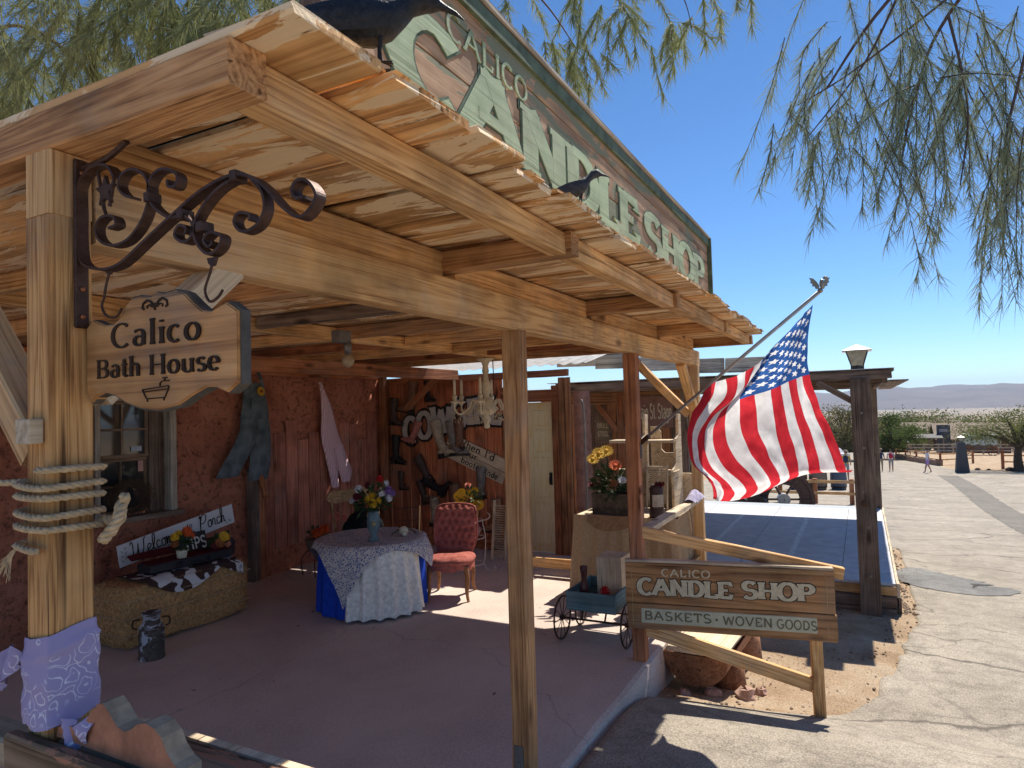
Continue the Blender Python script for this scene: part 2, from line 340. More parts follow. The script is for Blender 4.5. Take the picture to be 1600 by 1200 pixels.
    G['w'] = (0.86, [[(.03, .66), (.22, 0)], [(.22, 0), (.42, .6)], [(.42, .6), (.62, 0)], [(.62, 0), (.82, .66)]])
    G['v'] = (0.6, [[(.03, .66), (.28, 0)], [(.28, 0), (.54, .66)]])
    G['.'] = (0.28, [[(.12, 0), (.12, .1)]])
    G['-'] = (0.4, [[(.14, .46), (.14, .56)]])
    G["'"] = (0.2, [[(.1, .95), (.1, .75)]])
    G[' '] = (0.42, [])
    return G
GLY = _g()
def lettering(text, o, r, u, h, width=None, thick=0.15, thin=0.08, serif=0.0, depth=0.004, gap=0.1, grow=0.0, arch=None, tilt=0.0, mb=None, lift=0.0, sx=1.0):
    """strokes laid on the plane (o; r right, u up); returns an MB"""
    mb = mb or MB(); o = Vector(o); r = Vector(r).normalized(); u = Vector(u).normalized(); n = r.cross(u)
    adv = []; x = 0
    for ch in text: adv.append(x); x += GLY[ch][0] * sx + gap
    tot = max(1e-6, x - gap); k = (width / tot / h) if width else 1.0; idx = 0
    def put(poly, wf):
        nonlocal idx
        P = [Vector((p[0], p[1])) for p in poly]; m = len(P); L = []; Rr = []
        for i in range(m):
            t = (P[min(i + 1, m - 1)] - P[max(i - 1, 0)])
            if i in (0, m - 1) or t.length < 1e-6: t = (P[min(i + 1, m - 1)] - P[max(i - 1, 0)]) if t.length > 1e-6 else Vector((0, 1))
            t.normalize(); nn = Vector((-t.y, t.x)); w = (wf if wf else (thin + (thick - thin) * abs(t.y))) / 2 + grow
            mit = 1.0
            if 0 < i < m - 1:
                t1 = (P[i] - P[i - 1]).normalized(); c_ = max(0.6, abs(t1.dot(t))); mit = 1 / c_
            e = Vector((0, 0))
            if grow and i == 0: e = -t * grow
            if grow and i == m - 1: e = t * grow
            L.append(P[i] + e + nn * w * mit); Rr.append(P[i] + e - nn * w * mit)
        d = depth + idx * 0.00012 + lift; idx += 1
        def W3(p, z): return o + r * (p.x * h * k) + u * (p.y * h) + n * z
        vs = []
        for a, b in zip(L, Rr): vs += [W3(a, 0.0005), W3(b, 0.0005), W3(b, d), W3(a, d)]
        fs = [(i * 4 + j, i * 4 + (j + 1) % 4, i * 4 + 4 + (j + 1) % 4, i * 4 + 4 + j) for i in range(m - 1) for j in range(4)] + [(3, 2, 1, 0), (m * 4 - 4, m * 4 - 3, m * 4 - 2, m * 4 - 1)]
        mb.add(vs, fs)
    for ch, ax in zip(text, adv):
        gw, st = GLY[ch]
        dy = arch(ax / tot) if arch else 0.0
        for s in st:
            q = [((ax + p[0] * sx), p[1] + dy + tilt * (p[0] + ax)) for p in s]
            put(q, None)
            if serif and len(s) <= 3:
                for e, f in ((s[0], s[1]), (s[-1], s[-2])):
                    if abs(e[1] - f[1]) > 0.35 and (e[1] < 0.06 or 0.6 < e[1]) and e[1] not in (.9, .1, .45):
                        yy = e[1] + (0.045 if e[1] < 0.06 else -0.045) + dy + tilt * (e[0] + ax); hw = serif
                        put([(ax + e[0] * sx - hw, yy), (ax + e[0] * sx + hw, yy)], 0.10)
    return mb
# ================================================================ the ground, road, porch floor
GX = [-60, 0, 3.3, 4.3, 4.9, 5.2, 8.8, 30, 60, 110, 200, 600, 3000, 9000, 20000]; GZ = [2.0, .02, -.03, -.06, -.22, -.33, -.56, -2.2, -3.85, -5.95, -11, -33, -100, -150, -150]
def interp(x, X, Z):
    if x <= X[0]: return Z[0]
    for i in range(len(X) - 1):
        if x <= X[i + 1]:
            t = (x - X[i]) / (X[i + 1] - X[i]); return Z[i] + (Z[i + 1] - Z[i]) * t
    return Z[-1]
def yl(x): return interp(x, [-60, 4.75, 5.05, 5.35, 6.5, 8.8, 15.6, 18, 30, 110], [1.45, 1.45, .62, .16, -.12, -.46, -.55, 4, 9, 7])
def yr(x): return interp(x, [-60, 59, 63, 86, 130], [-14, -14, -6.4, -3.3, -3.0])
def gh(x, y):
    z = sum(interp(x + d, GX, GZ) for d in (-.2, 0, .2)) / 3
    if x > 60: z += noise.noise((x / 90, y / 90, 3)) * min(6, (x - 60) / 60)
    return z
def axis(parts):
    out = []
    for a, b, st in parts:
        n = max(1, round((b - a) / st)); out += [a + (b - a) * i / n for i in range(n)]
    return out + [parts[-1][1]]
def geo(a, b, k):
    out = [a]
    while out[-1] < b: out.append(out[-1] * k)
    return out
XS = axis([(-60, 2, 3), (2, 9, .12), (9, 30, .8), (30, 120, 3)]) + geo(130, 16000, 1.12)
YS = [-y for y in geo(16, 12000, 1.16)][::-1] + axis([(-15, -1.2, 1), (-1.2, 1.6, .1), (1.6, 15, 1)]) + geo(16, 9000, 1.16)
mb = MB(); Pg = []
for x in XS:
    row = []
    for y in YS:
        z = gh(x, y)
        if x < 16 and y > 1.40: z = min(z, -.30)
        l, r_ = yl(x), yr(x)
        if x < 125:
            ins = min(l - y, y - r_)
            z -= 0.05 * max(0, min(1, ins / .12 + .2))
            if ins < 0.3 and x < 12 and y < 1.4: z += noise.noise((x * 3.1, y * 3.1, 1)) * .022 + noise.noise((x * 9, y * 9, 4)) * .008
        row.append((x, y, z))
    Pg.append(row)
mb.grid(Pg)
m, nt, b = base('desert_dirt')
v = coords(nt, (1, 1, 1), rnd=False)
n1 = N(nt, 'TexNoise', i_Detail=9.0, i_Roughness=0.7, i_Scale=1.7); lnk(nt, v, n1.inputs[0])
r1 = ramp(nt, [(0.3, (0.30, 0.19, 0.11)), (0.5, (0.46, 0.33, 0.21)), (0.72, (0.58, 0.47, 0.34))]); lnk(nt, n1.outputs[0], r1.inputs[0])
n2 = N(nt, 'TexNoise', i_Detail=4.0, i_Roughness=0.8, i_Scale=70.0); lnk(nt, v, n2.inputs[0])
r2 = ramp(nt, [(0.35, 0.6), (0.62, 1.12)]); lnk(nt, n2.outputs[0], r2.inputs[0])
c1 = mixc(nt, 1.0, r1.outputs[0], r2.outputs[0], 'MULTIPLY')
n3 = N(nt, 'TexNoise', i_Detail=8.0, i_Roughness=0.6, i_Scale=0.012); lnk(nt, v, n3.inputs[0])   # scrub far away in the valley
r3 = ramp(nt, [(0.48, 0.0), (0.6, 1.0)]); lnk(nt, n3.outputs[0], r3.inputs[0])
sp = N(nt, 'SeparateXYZ'); lnk(nt, v, sp.inputs[0]); fr = N(nt, 'MapRange'); fr.inputs[1].default_value = 130; fr.inputs[2].default_value = 700; lnk(nt, sp.outputs[0], fr.inputs[0])
mf = N(nt, 'Math', operation='MULTIPLY'); lnk(nt, r3.outputs[0], mf.inputs[0]); lnk(nt, fr.outputs[0], mf.inputs[1])
c2 = mixc(nt, mf.outputs[0], c1, (0.16, 0.15, 0.09)); lnk(nt, c2, b.inputs['Base Color']); b.inputs['Roughness'].default_value = 0.95
bp = N(nt, 'Bump', i_Strength=0.8, i_Distance=0.02); lnk(nt, n2.outputs[0], bp.inputs['Height']); lnk(nt, bp.outputs[0], b.inputs['Normal'])
g_o = build(mb, 'ground', m, origin=(0, 0, 0), recalc=False, smooth=True); tag(g_o, kind='structure')

def asphalt(name, c0, c1, crack=True, dark=0.10):
    m, nt, b = base(name); v = coords(nt, (1, 1, 1), rnd=False)
    n1 = N(nt, 'TexNoise', i_Detail=8.0, i_Roughness=0.62, i_Scale=0.8); lnk(nt, v, n1.inputs[0])
    r1 = ramp(nt, [(0.3, c0), (0.7, c1)]); lnk(nt, n1.outputs[0], r1.inputs[0])
    n2 = N(nt, 'TexNoise', i_Detail=3.0, i_Roughness=0.8, i_Scale=85.0); lnk(nt, v, n2.inputs[0])
    r2 = ramp(nt, [(0.36, 0.50), (0.6, 1.10)]); lnk(nt, n2.outputs[0], r2.inputs[0])
    c = mixc(nt, 1.0, r1.outputs[0], r2.outputs[0], 'MULTIPLY'); hgt = n2.outputs[0]
    n7 = N(nt, 'TexNoise', i_Detail=6.0, i_Roughness=0.7, i_Scale=5.5, i_Distortion=0.6); lnk(nt, v, n7.inputs[0]); r7 = ramp(nt, [(0.32, 0.72), (0.55, 1.06)]); lnk(nt, n7.outputs[0], r7.inputs[0]); c = mixc(nt, 1.0, c, r7.outputs[0], 'MULTIPLY')
    n8 = N(nt, 'TexNoise', i_Detail=3.0, i_Roughness=0.6, i_Scale=24.0); lnk(nt, v, n8.inputs[0]); r8 = ramp(nt, [(0.66, 0.0), (0.72, 0.55)]); lnk(nt, n8.outputs[0], r8.inputs[0]); c = mixc(nt, r8.outputs[0], c, (0.13, 0.10, 0.075))
    if crack:
        ds = N(nt, 'TexNoise', i_Detail=5.0, i_Scale=1.3); lnk(nt, v, ds.inputs[0])
        ad = N(nt, 'VectorMath', operation='MULTIPLY_ADD'); ad.inputs[1].default_value = (1.1, 1.1, 0); lnk(nt, ds.outputs[1], ad.inputs[0]); lnk(nt, v, ad.inputs[2])
        for sc, w, st in (((0.34, 0.15, 0), 0.006, 1.0), ((1.1, 0.6, 0), 0.012, 0.55)):
            mp = N(nt, 'Mapping'); mp.inputs['Scale'].default_value = sc; lnk(nt, ad.outputs[0], mp.inputs[0])
            vo = N(nt, 'TexVoronoi', feature='DISTANCE_TO_EDGE', voronoi_dimensions='2D'); vo.inputs['Scale'].default_value = 1.0; lnk(nt, mp.outputs[0], vo.inputs[0])
            gt = N(nt, 'TexNoise', i_Detail=3.0, i_Scale=0.7); lnk(nt, v, gt.inputs[0])
            wm = ramp(nt, [(0.45, 0.0), (0.6, 1.0)]); lnk(nt, gt.outputs[0], wm.inputs[0])
            rr = ramp(nt, [(w * 0.4, st), (w * 1.7, 0.0)]); lnk(nt, vo.outputs['Distance'], rr.inputs[0])
            f = N(nt, 'Math', operation='MULTIPLY'); lnk(nt, rr.outputs[0], f.inputs[0])
            if st == 1.0: f.inputs[1].default_value = 0.85
            else: lnk(nt, wm.outputs[0], f.inputs[1])
            c = mixc(nt, f.outputs[0], c, (dark, dark * .85, dark * .7))
    lnk(nt, c, b.inputs['Base Color']); b.inputs['Roughness'].default_value = 0.9
    bp = N(nt, 'Bump', i_Strength=0.7, i_Distance=0.012); lnk(nt, hgt, bp.inputs['Height']); lnk(nt, bp.outputs[0], b.inputs['Normal'])
    return m
RXS = axis([(-30, 2.4, 2), (2.4, 9.5, .1), (9.5, 30, .8), (30, 112, 2)])
mb = MB(); rows = []
for x in RXS:
    l, r_ = yl(x) + (noise.noise((x * 2.3, 0, 8)) * .07 + noise.noise((x * 7, 0, 3)) * .05 + noise.noise((x * 19, 0, 5)) * .02) * (0 if x < 4.7 else 1), yr(x); row = []
    for j in range(41):
        t = (j / 40) ** 1.8; y = l + (r_ - l) * t
        row.append((x, y, gh(x, y) + (0.010 if j else -.035)))
    rows.append(row)
mb.grid(rows)
ROADM = asphalt('worn_asphalt', (0.305, 0.262, 0.208), (0.475, 0.415, 0.335))
tag(build(mb, 'road', ROADM, origin=(0, 0, 0), recalc=False, smooth=True), kind='structure')
def sheet_patch(name, line, wid, mat, dz, n=40):
    pts = cr([(p[0], p[1], 0) for p in line], n); mb = MB(); rows = []
    for i, p in enumerate(pts):
        t = (pts[min(i + 1, len(pts) - 1)] - pts[max(i - 1, 0)]).normalized(); nn = Vector((-t.y, t.x, 0)); f = i / (len(pts) - 1)
        w = wid(f) if callable(wid) else wid
        row = []
        for j in range(5):
            q = p + nn * (j / 4 - .5) * (w * (1 + .22 * noise.noise((i * .6, j, 2)))); row.append((q.x, q.y, gh(q.x, q.y) + dz))
        rows.append(row)
    mb.grid(rows); return tag(build(mb, name, mat, origin=(0, 0, 0), recalc=False, smooth=True), kind='structure')
sheet_patch('road_patch', [(54, -5.0), (40, -4.6), (22, -3.75), (14, -3.6)], lambda f: 1.15 - .35 * f, asphalt('patched_asphalt', (0.17, 0.15, 0.125), (0.25, 0.225, 0.19), False), 0.016)
sheet_patch('gravel_patch', [(12.6, -.62), (11.7, -.8), (11.0, -1.2), (11.2, -1.75)], lambda f: .15 + 1.0 * math.sin(math.pi * min(1, f * .95 + .02)) ** 1.3, asphalt('dark_gravel', (0.12, 0.12, 0.12), (0.30, 0.29, 0.27), False), 0.017, 16)

# porch slab
m, nt, b = base('porch_concrete'); v = coords(nt, (1, 1, 1), rnd=False)
n1 = N(nt, 'TexNoise', i_Detail=8.0, i_Roughness=0.65, i_Scale=1.1); lnk(nt, v, n1.inputs[0])
r1 = ramp(nt, [(0.3, (0.53, 0.42, 0.355)), (0.7, (0.71, 0.585, 0.51))]); lnk(nt, n1.outputs[0], r1.inputs[0])
n2 = N(nt, 'TexNoise', i_Detail=4.0, i_Roughness=0.8, i_Scale=60.0); lnk(nt, v, n2.inputs[0])
r2 = ramp(nt, [(0.36, 0.72), (0.62, 1.06)]); lnk(nt, n2.outputs[0], r2.inputs[0])
c1 = mixc(nt, 1.0, r1.outputs[0], r2.outputs[0], 'MULTIPLY')
n3 = N(nt, 'TexNoise', i_Detail=7.0, i_Roughness=0.7, i_Scale=0.55, i_Distortion=0.8); lnk(nt, v, n3.inputs[0]); r3 = ramp(nt, [(0.40, 0.0), (0.62, 0.65)]); lnk(nt, n3.outputs[0], r3.inputs[0])
c1 = mixc(nt, r3.outputs[0], c1, (0.68, 0.57, 0.475))
n4 = N(nt, 'TexNoise', i_Detail=5.0, i_Roughness=0.75, i_Scale=6.0); lnk(nt, v, n4.inputs[0]); r4 = ramp(nt, [(0.64, 0.0), (0.72, 0.5)]); lnk(nt, n4.outputs[0], r4.inputs[0])
c1 = mixc(nt, r4.outputs[0], c1, (0.26, 0.18, 0.15))
vo = N(nt, 'TexVoronoi', feature='DISTANCE_TO_EDGE', voronoi_dimensions='2D'); vo.inputs['Scale'].default_value = 0.42; ds = N(nt, 'TexNoise', i_Detail=5.0, i_Scale=1.5); lnk(nt, v, ds.inputs[0])
ad = N(nt, 'VectorMath', operation='MULTIPLY_ADD'); ad.inputs[1].default_value = (.6, .6, 0); lnk(nt, ds.outputs[1], ad.inputs[0]); lnk(nt, v, ad.inputs[2]); lnk(nt, ad.outputs[0], vo.inputs[0]); r5 = ramp(nt, [(0.0008, 0.35), (0.003, 0.0)]); lnk(nt, vo.outputs['Distance'], r5.inputs[0])
c1 = mixc(nt, r5.outputs[0], c1, (0.10, 0.075, 0.065)); lnk(nt, c1, b.inputs['Base Color']); b.inputs['Roughness'].default_value = 0.85
bp = N(nt, 'Bump', i_Strength=0.35, i_Distance=0.006); lnk(nt, n2.outputs[0], bp.inputs['Height']); lnk(nt, bp.outputs[0], b.inputs['Normal'])
mb = MB(); xs = axis([(-4, 2.5, 1), (2.5, 8.2, .12)]); rows = [[], [], [], [], []]
for x in xs:
    e = 1.475 + noise.noise((x * 1.7, 2, 2)) * .012 + noise.noise((x * 7, 1, 0)) * .006
    for k, (y, z) in enumerate(((6.6, 0), (e + .03, 0), (e, -.012), (e - .012, -.09), (e - .005, -.5))): rows[k].append((x, y, z))
mb.grid(rows)
tag(build(mb, 'porch_floor', m, origin=(0, 0, 0), smooth=False), kind='structure')

# mountains beyond the valley
mb = MB(); rows = []
for i in range(46):
    u = i / 45; row = []
    for j in range(170):
        y = -15000 + 26000 * j / 169
        prof = math.sin(math.pi * min(1, u * 1.02)) ** 0.8
        rg = 430 + 120 * noise.noise((y / 2600, 0, 5)) + 70 * noise.noise((y / 900, 0, 9)) + 30 * noise.noise((y / 300, 1, 9)) - 60 * max(0, min(1, (y + 4000) / 5000))
        er = noise.turbulence((u * 5, y / 800, 2), 4, False) * 70 * prof
        row.append((9000 + 6500 * u + 500 * noise.noise((y / 2500, u * 2, 1)), y, -152 + rg * prof * (.55 + .45 * u) * 0.92 - er))
    rows.append(row)
mb.grid(rows)
m, nt, b = base('mountain_rock'); v = coords(nt, (1, 1, 1), rnd=False); n1 = N(nt, 'TexNoise', i_Detail=10.0, i_Roughness=0.7, i_Scale=0.0016); lnk(nt, v, n1.inputs[0])
r1 = ramp(nt, [(0.3, (0.12, 0.08, 0.06)), (0.7, (0.24, 0.17, 0.13))]); lnk(nt, n1.outputs[0], r1.inputs[0]); lnk(nt, r1.outputs[0], b.inputs['Base Color']); b.inputs['Roughness'].default_value = 1
tag(build(mb, 'mountains', m, smooth=True), kind='structure')

# ================================================================ the porch
RX = [0.835, 2.39, 4.045, 5.72, 7.14]
porch = thing('porch', (4, 3.5, 0), 'open timber porch with plank roof on square posts over the concrete floor', 'porch')
x = 0.785; k = 0
WID = [.275, .32, .30, .31, .33, .29]
while x < 7.12:
    w = WID[k % 6] * random.uniform(.95, 1.05); yo = 0.83 + random.uniform(-.025, .03)
    split = random.uniform(3.2, 4.6)
    zj = random.choice((0, 0, .004, .009, .012)); w0 = w
    for (a, b_) in ((yo, split), (split + .004, 6.45)):
        timber('deck_board', (x + w / 2, a, 2.603 + zj * .9), (x + w / 2, b_, 2.603 + zj * .9), w - random.uniform(.014, .036), .024 - zj * .6, DECKM, porch, segs=7, rough=.005)
    x += w; k += 1
mb = MB(); mb.box((4.04, 3.80, 2.634), (6.12, 5.3, .006)); build(mb, 'sun_stop_sheet', plain('sun_stop_sheet', (.08, .08, .08), .9), porch)  # unseen sheet added above the boards to stop sun streaks through their gaps
for i in range(3): timber('deck_board', (7.30 + .31 * i, 4.95, 2.607), (7.30 + .31 * i, 6.45, 2.607), .30, .03, DECKM, porch, segs=5)  # boards added past the roof end to keep sun off the adobe corner
# ragged second layer on the roof edge, ends of old shingles and plywood
for i in range(60):
    xx = .86 + i * .1055 + random.uniform(-.02, .02); w = random.uniform(.07, .13)
    timber('shingle', (xx, .845 + random.uniform(-.015, .015), 2.622 + random.uniform(0, .003)), (xx, 1.05, 2.626), w, random.uniform(.006, .010), PINE if i % 5 else GREYW, porch, segs=2, rough=.004, bevel=.002)
BRN_T = wood('brown_timber', (0.14, 0.055, 0.02), (0.42, 0.215, 0.09), (0.58, 0.335, 0.155), grain=1.6, bump=0.6)
for i, rx in enumerate(RX):
    ye = .955
    timber('rafter', (rx, ye, 2.545), (rx, 3.62, 2.545), .088, .088, BRN_T if i in (0, 1, 2, 4) else PINE, porch, rough=.003)
    timber('rafter', (rx + .01, 3.70, 2.545), (rx + .01, 6.42, 2.545), .088, .088, PINE, porch, rough=.003)
for i in range(4):
    a, b_ = RX[i] + .046, RX[i + 1] - .046
    timber('purlin', (a, 1.01, 2.546), (b_, 1.01, 2.546 + random.uniform(-.006, .006)), .072, .084, PINE, porch, rough=.003)
    timber('blocking', (a, 1.565, 2.532), (b_, 1.565, 2.532), .06, .112, PINE, porch, rough=.003)
    timber('purlin', (a, 3.66, 2.54), (b_, 3.66, 2.54), .072, .10, PINE, porch, rough=.003)
for i in range(3):   # mid-span joists behind the beam
    xm = (RX[i] + RX[i + 1]) / 2
    timber('rafter', (xm, 1.62, 2.548), (xm, 3.60, 2.548), .05, .082, DARKW if i == 1 else PINE, porch)
    timber('rafter', (xm, 3.72, 2.548), (xm, 6.42, 2.548), .05, .082, REDW, porch)
for i in (3,):
    timber('rafter', (6.4, 1.62, 2.548), (6.4, 6.42, 2.548), .05, .082, REDW, porch)
timber('beam', (.885, 1.548, 2.392), (4.02, 1.548, 2.39), .092, .162, BEAMM, porch, rough=.003)
timber('beam', (4.024, 1.548, 2.39), (7.22, 1.548, 2.388), .09, .158, BEAMM, porch, rough=.003)
timber('beam', (3.0, 5.0, 2.40), (7.9, 5.0, 2.40), .08, .14, REDW, porch)
NP = wood('near_post_pine', (0.20, 0.075, 0.022), (0.56, 0.295, 0.108), (0.73, 0.44, 0.185), grain=2.2, bump=0.7)
timber('post', (.835, 1.548, -.02), (.835, 1.548, 2.36), .09, .09, NP, porch, upv=(1, 0, 0), rough=.002)
timber('post_cap', (.835, 1.548, 2.362), (.835, 1.548, 2.50), .092, .092, PINE, porch, upv=(1, 0, 0), rough=.002)
for px_, mt in ((3.005, BRN_T), (4.95, REDW)):
    timber('post', (px_, 1.55, 0), (px_, 1.55, 2.31), .098, .095, mt, porch, upv=(1, 0, 0), rough=.005)
timber('post', (7.12, 1.55, 0), (7.12, 1.55, 2.31), .10, .10, BEAMM, porch, upv=(1, 0, 0), rough=.005)
def brace(p0, p1, mt, w=.075, h=.085): timber('brace', p0, p1, w, h, mt, porch, upv=(0, 1, .01), rough=.002)
brace((.90, 1.548, 1.98), (1.27, 1.548, 2.33), PALEW)
brace((6.55, 1.55, 2.31), (7.06, 1.55, 1.86), PINE)
timber('brace', (.835, 1.60, 1.85), (.835, 2.2, 2.49), .08, .085, PINE, porch, upv=(1, 0, 0))
timber('brace', (7.12, 1.62, 1.80), (7.05, 2.25, 2.48), .08, .085, BEAMM, porch, upv=(1, 0, 0))
timber('brace', (7.75, 5.75, 1.95), (7.5, 5.0, 2.40), .07, .08, REDW, porch, upv=(1, 0, 0))
timber('post', (7.9, 6.28, 0), (7.9, 6.28, 2.45), .09, .09, REDW, porch, upv=(1, 0, 0))
# small block and metal bits on the near post
mb = MB(); mb.box((.775, 1.55, 1.90), (.028, .055, .052)); build(mb, 'wood_block', PALEW, porch, bevel=.002)
mb = MB(); mb.box((4.93, 1.499, 1.27), (.075, .012, .06)); build(mb, 'wood_block', REDW, porch, bevel=.002)
mb = MB(); mb.box((2.953, 1.56, .13), (.005, .05, .26)); mb.box((2.949, 1.56, .17), (.004, .016, .03)); build(mb, 'post_bracket', plain('galvanised', (.22, .21, .20), .5, .6), porch)
# ================================================================ shop sign on the roof
rs = thing('roof_sign', (3.5, 1.12, 2.65), 'long faded shop sign standing on the porch roof with mint green letters', 'sign')
for z0, z1 in ((2.655, 2.985), (2.99, 3.165), (3.17, 3.30)):
    timber('sign_board', (1.22, 1.12, (z0 + z1) / 2), (5.76, 1.12, (z0 + z1) / 2), .035, z1 - z0, OLDSIGN, rs, rough=.002, bevel=.002)
mb = MB(); mb.box((3.49, 1.094, 3.27), (4.56, .016, .055)); build(mb, 'border_strip', GREENP, rs)
timber('cap_rail', (1.2, 1.115, 3.318), (5.80, 1.115, 3.318), .075, .026, GREYW, rs)
mb = MB(); mb.box((5.775, 1.10, 2.98), (.03, .06, .66)); build(mb, 'end_post', GREENP, rs)
timber('end_post', (1.21, 1.135, 2.63), (1.21, 1.135, 3.9), .07, .07, DARKW, rs, upv=(1, 0, 0))
for xx in (2.6, 4.2): timber('back_brace', (xx, 1.16, 3.2), (xx, 1.9, 2.66), .05, .05, DARKW, rs)
OY = 1.1015
build(lettering('CANDLE', (1.47, OY, 2.83), (1, 0, 0), (0, 0, 1), .25, 2.27, .31, .16, serif=.2, grow=.03, depth=.002, gap=.06), 'letter_outline', GREENP, rs, recalc=False)  # wider dark copy behind the letters: their painted outline
build(lettering('CANDLE', (1.47, OY, 2.83), (1, 0, 0), (0, 0, 1), .25, 2.27, .31, .16, serif=.2, depth=.005, gap=.06), 'lettering', MINT, rs, recalc=False)
build(lettering('SHOP', (3.90, OY, 2.83), (1, 0, 0), (0, 0, 1), .25, 1.66, .31, .16, serif=.2, grow=.03, depth=.002, gap=.06), 'letter_outline', GREENP, rs, recalc=False)
build(lettering('SHOP', (3.90, OY, 2.83), (1, 0, 0), (0, 0, 1), .25, 1.66, .31, .16, serif=.2, depth=.005, gap=.06), 'lettering', MINT, rs, recalc=False)
build(lettering('CALICO', (1.74, OY, 3.095), (1, 0, 0), (0, 0, 1), .085, .56, .15, .08, serif=.1, depth=.004, gap=.14), 'lettering', MINT, rs, recalc=False)

# ================================================================ ravens on the roof edge
FEATH = plain('black_feathers', (0.022, 0.022, 0.026), 0.45, var=0.5, scale=60, bump=0.6)
FEATH2 = plain('grey_black_feathers', (0.055, 0.055, 0.062), 0.6, var=0.5, scale=70, bump=0.6)
def raven(name, loc, yaw, s, pitch, mat, label):
    t = thing(name, loc, label, 'bird', None)
    M = Matrix.Translation(loc) @ Matrix.Rotation(yaw, 4, 'Z') @ Matrix.Scale(s, 4)
    # body stations along the axis: (x, z, ry, rz)
    st = [(-.62, .10, .015, .010), (-.50, .13, .05, .018), (-.36, .17, .07, .035), (-.24, .21, .10, .085), (-.10, .25, .135, .13), (.05, .30, .145, .15), (.17, .37, .125, .14), (.25, .45, .09, .105), (.30, .52, .082, .088), (.37, .56, .085, .085), (.43, .565, .07, .07), (.48, .555, .035, .035), (.52, .545, .022, .026), (.60, .525, .014, .018), (.66, .495, .004, .006)]
    if pitch:
        st = [(x * math.cos(pitch) - (z - .25) * math.sin(pitch), .25 + x * math.sin(pitch) + (z - .25) * math.cos(pitch), a, b_) for x, z, a, b_ in st]
    mb = MB(); n = 12; vs = []
    for x, z, a, b_ in st:
        for j in range(n):
            an = 2 * math.pi * j / n; vs.append(M @ Vector((x, a * math.cos(an), z + b_ * math.sin(an))))
    fs = [(i * n + j, i * n + (j + 1) % n, (i + 1) * n + (j + 1) % n, (i + 1) * n + j) for i in range(len(st) - 1) for j in range(n)] + [tuple(range(n))[::-1], tuple(range((len(st) - 1) * n, len(st) * n))]
    mb.add(vs, fs); build(mb, 'body', mat, t, smooth=True)
    for sd in (-1, 1):
        mb = MB(); rows = []
        for i in range(9):
            u = i / 8; row = []
            for j in range(5):
                v_ = j / 4; x = .16 - u * .72; w = .13 * math.sin(math.pi * min(1, .25 + u * .7)) + .02
                z = .34 - u * .20 + (v_ - .5) * w * 1.5; y = (.118 + .035 * math.sin(math.pi * v_)) * math.sin(math.pi * min(1, .35 + u * .5)) + .004
                xx = x; zz = z
                if pitch: xx, zz = x * math.cos(pitch) - (z - .25) * math.sin(pitch), .25 + x * math.sin(pitch) + (z - .25) * math.cos(pitch)
                row.append(M @ Vector((xx, sd * y, zz)))
            rows.append(row)
        mb.grid(rows); build(mb, 'wing', mat, t, smooth=True)
        mb = MB(); e = [(.10, .055 * sd, .20), (.09, .055 * sd, .10), (.10, .055 * sd, .012)]
        mb.tube([M @ Vector(p) for p in e], [.02 * s, .011 * s, .010 * s], 6)
        for dx, dy in ((.08, 0), (.07, .03), (.07, -.03), (-.05, 0)): mb.tube([M @ Vector((.10, .055 * sd, .012)), M @ Vector((.10 + dx, .055 * sd + dy, .004))], .007 * s, 5)
        build(mb, 'leg', BLACK, t)
        ex, ez = .405, .588
        if pitch: ex, ez = ex * math.cos(pitch) - (ez - .25) * math.sin(pitch), .25 + ex * math.sin(pitch) + (ez - .25) * math.cos(pitch)
        mb = MB(); mb.ball(M @ Vector((ex, .066 * sd, ez)), .014 * s, 8, 6); build(mb, 'eye', plain('glossy_eye', (.03, .025, .02), .1, var=0), t, smooth=True)
    return t
raven('raven', (1.06, .868, 2.628), R(-48), .30, R(-8), FEATH, 'large glossy black raven at the near corner of the roof edge')
raven('raven', (2.18, .862, 2.628), R(-52), .20, R(2), FEATH2, 'smaller grey black raven perched midway along the roof edge')

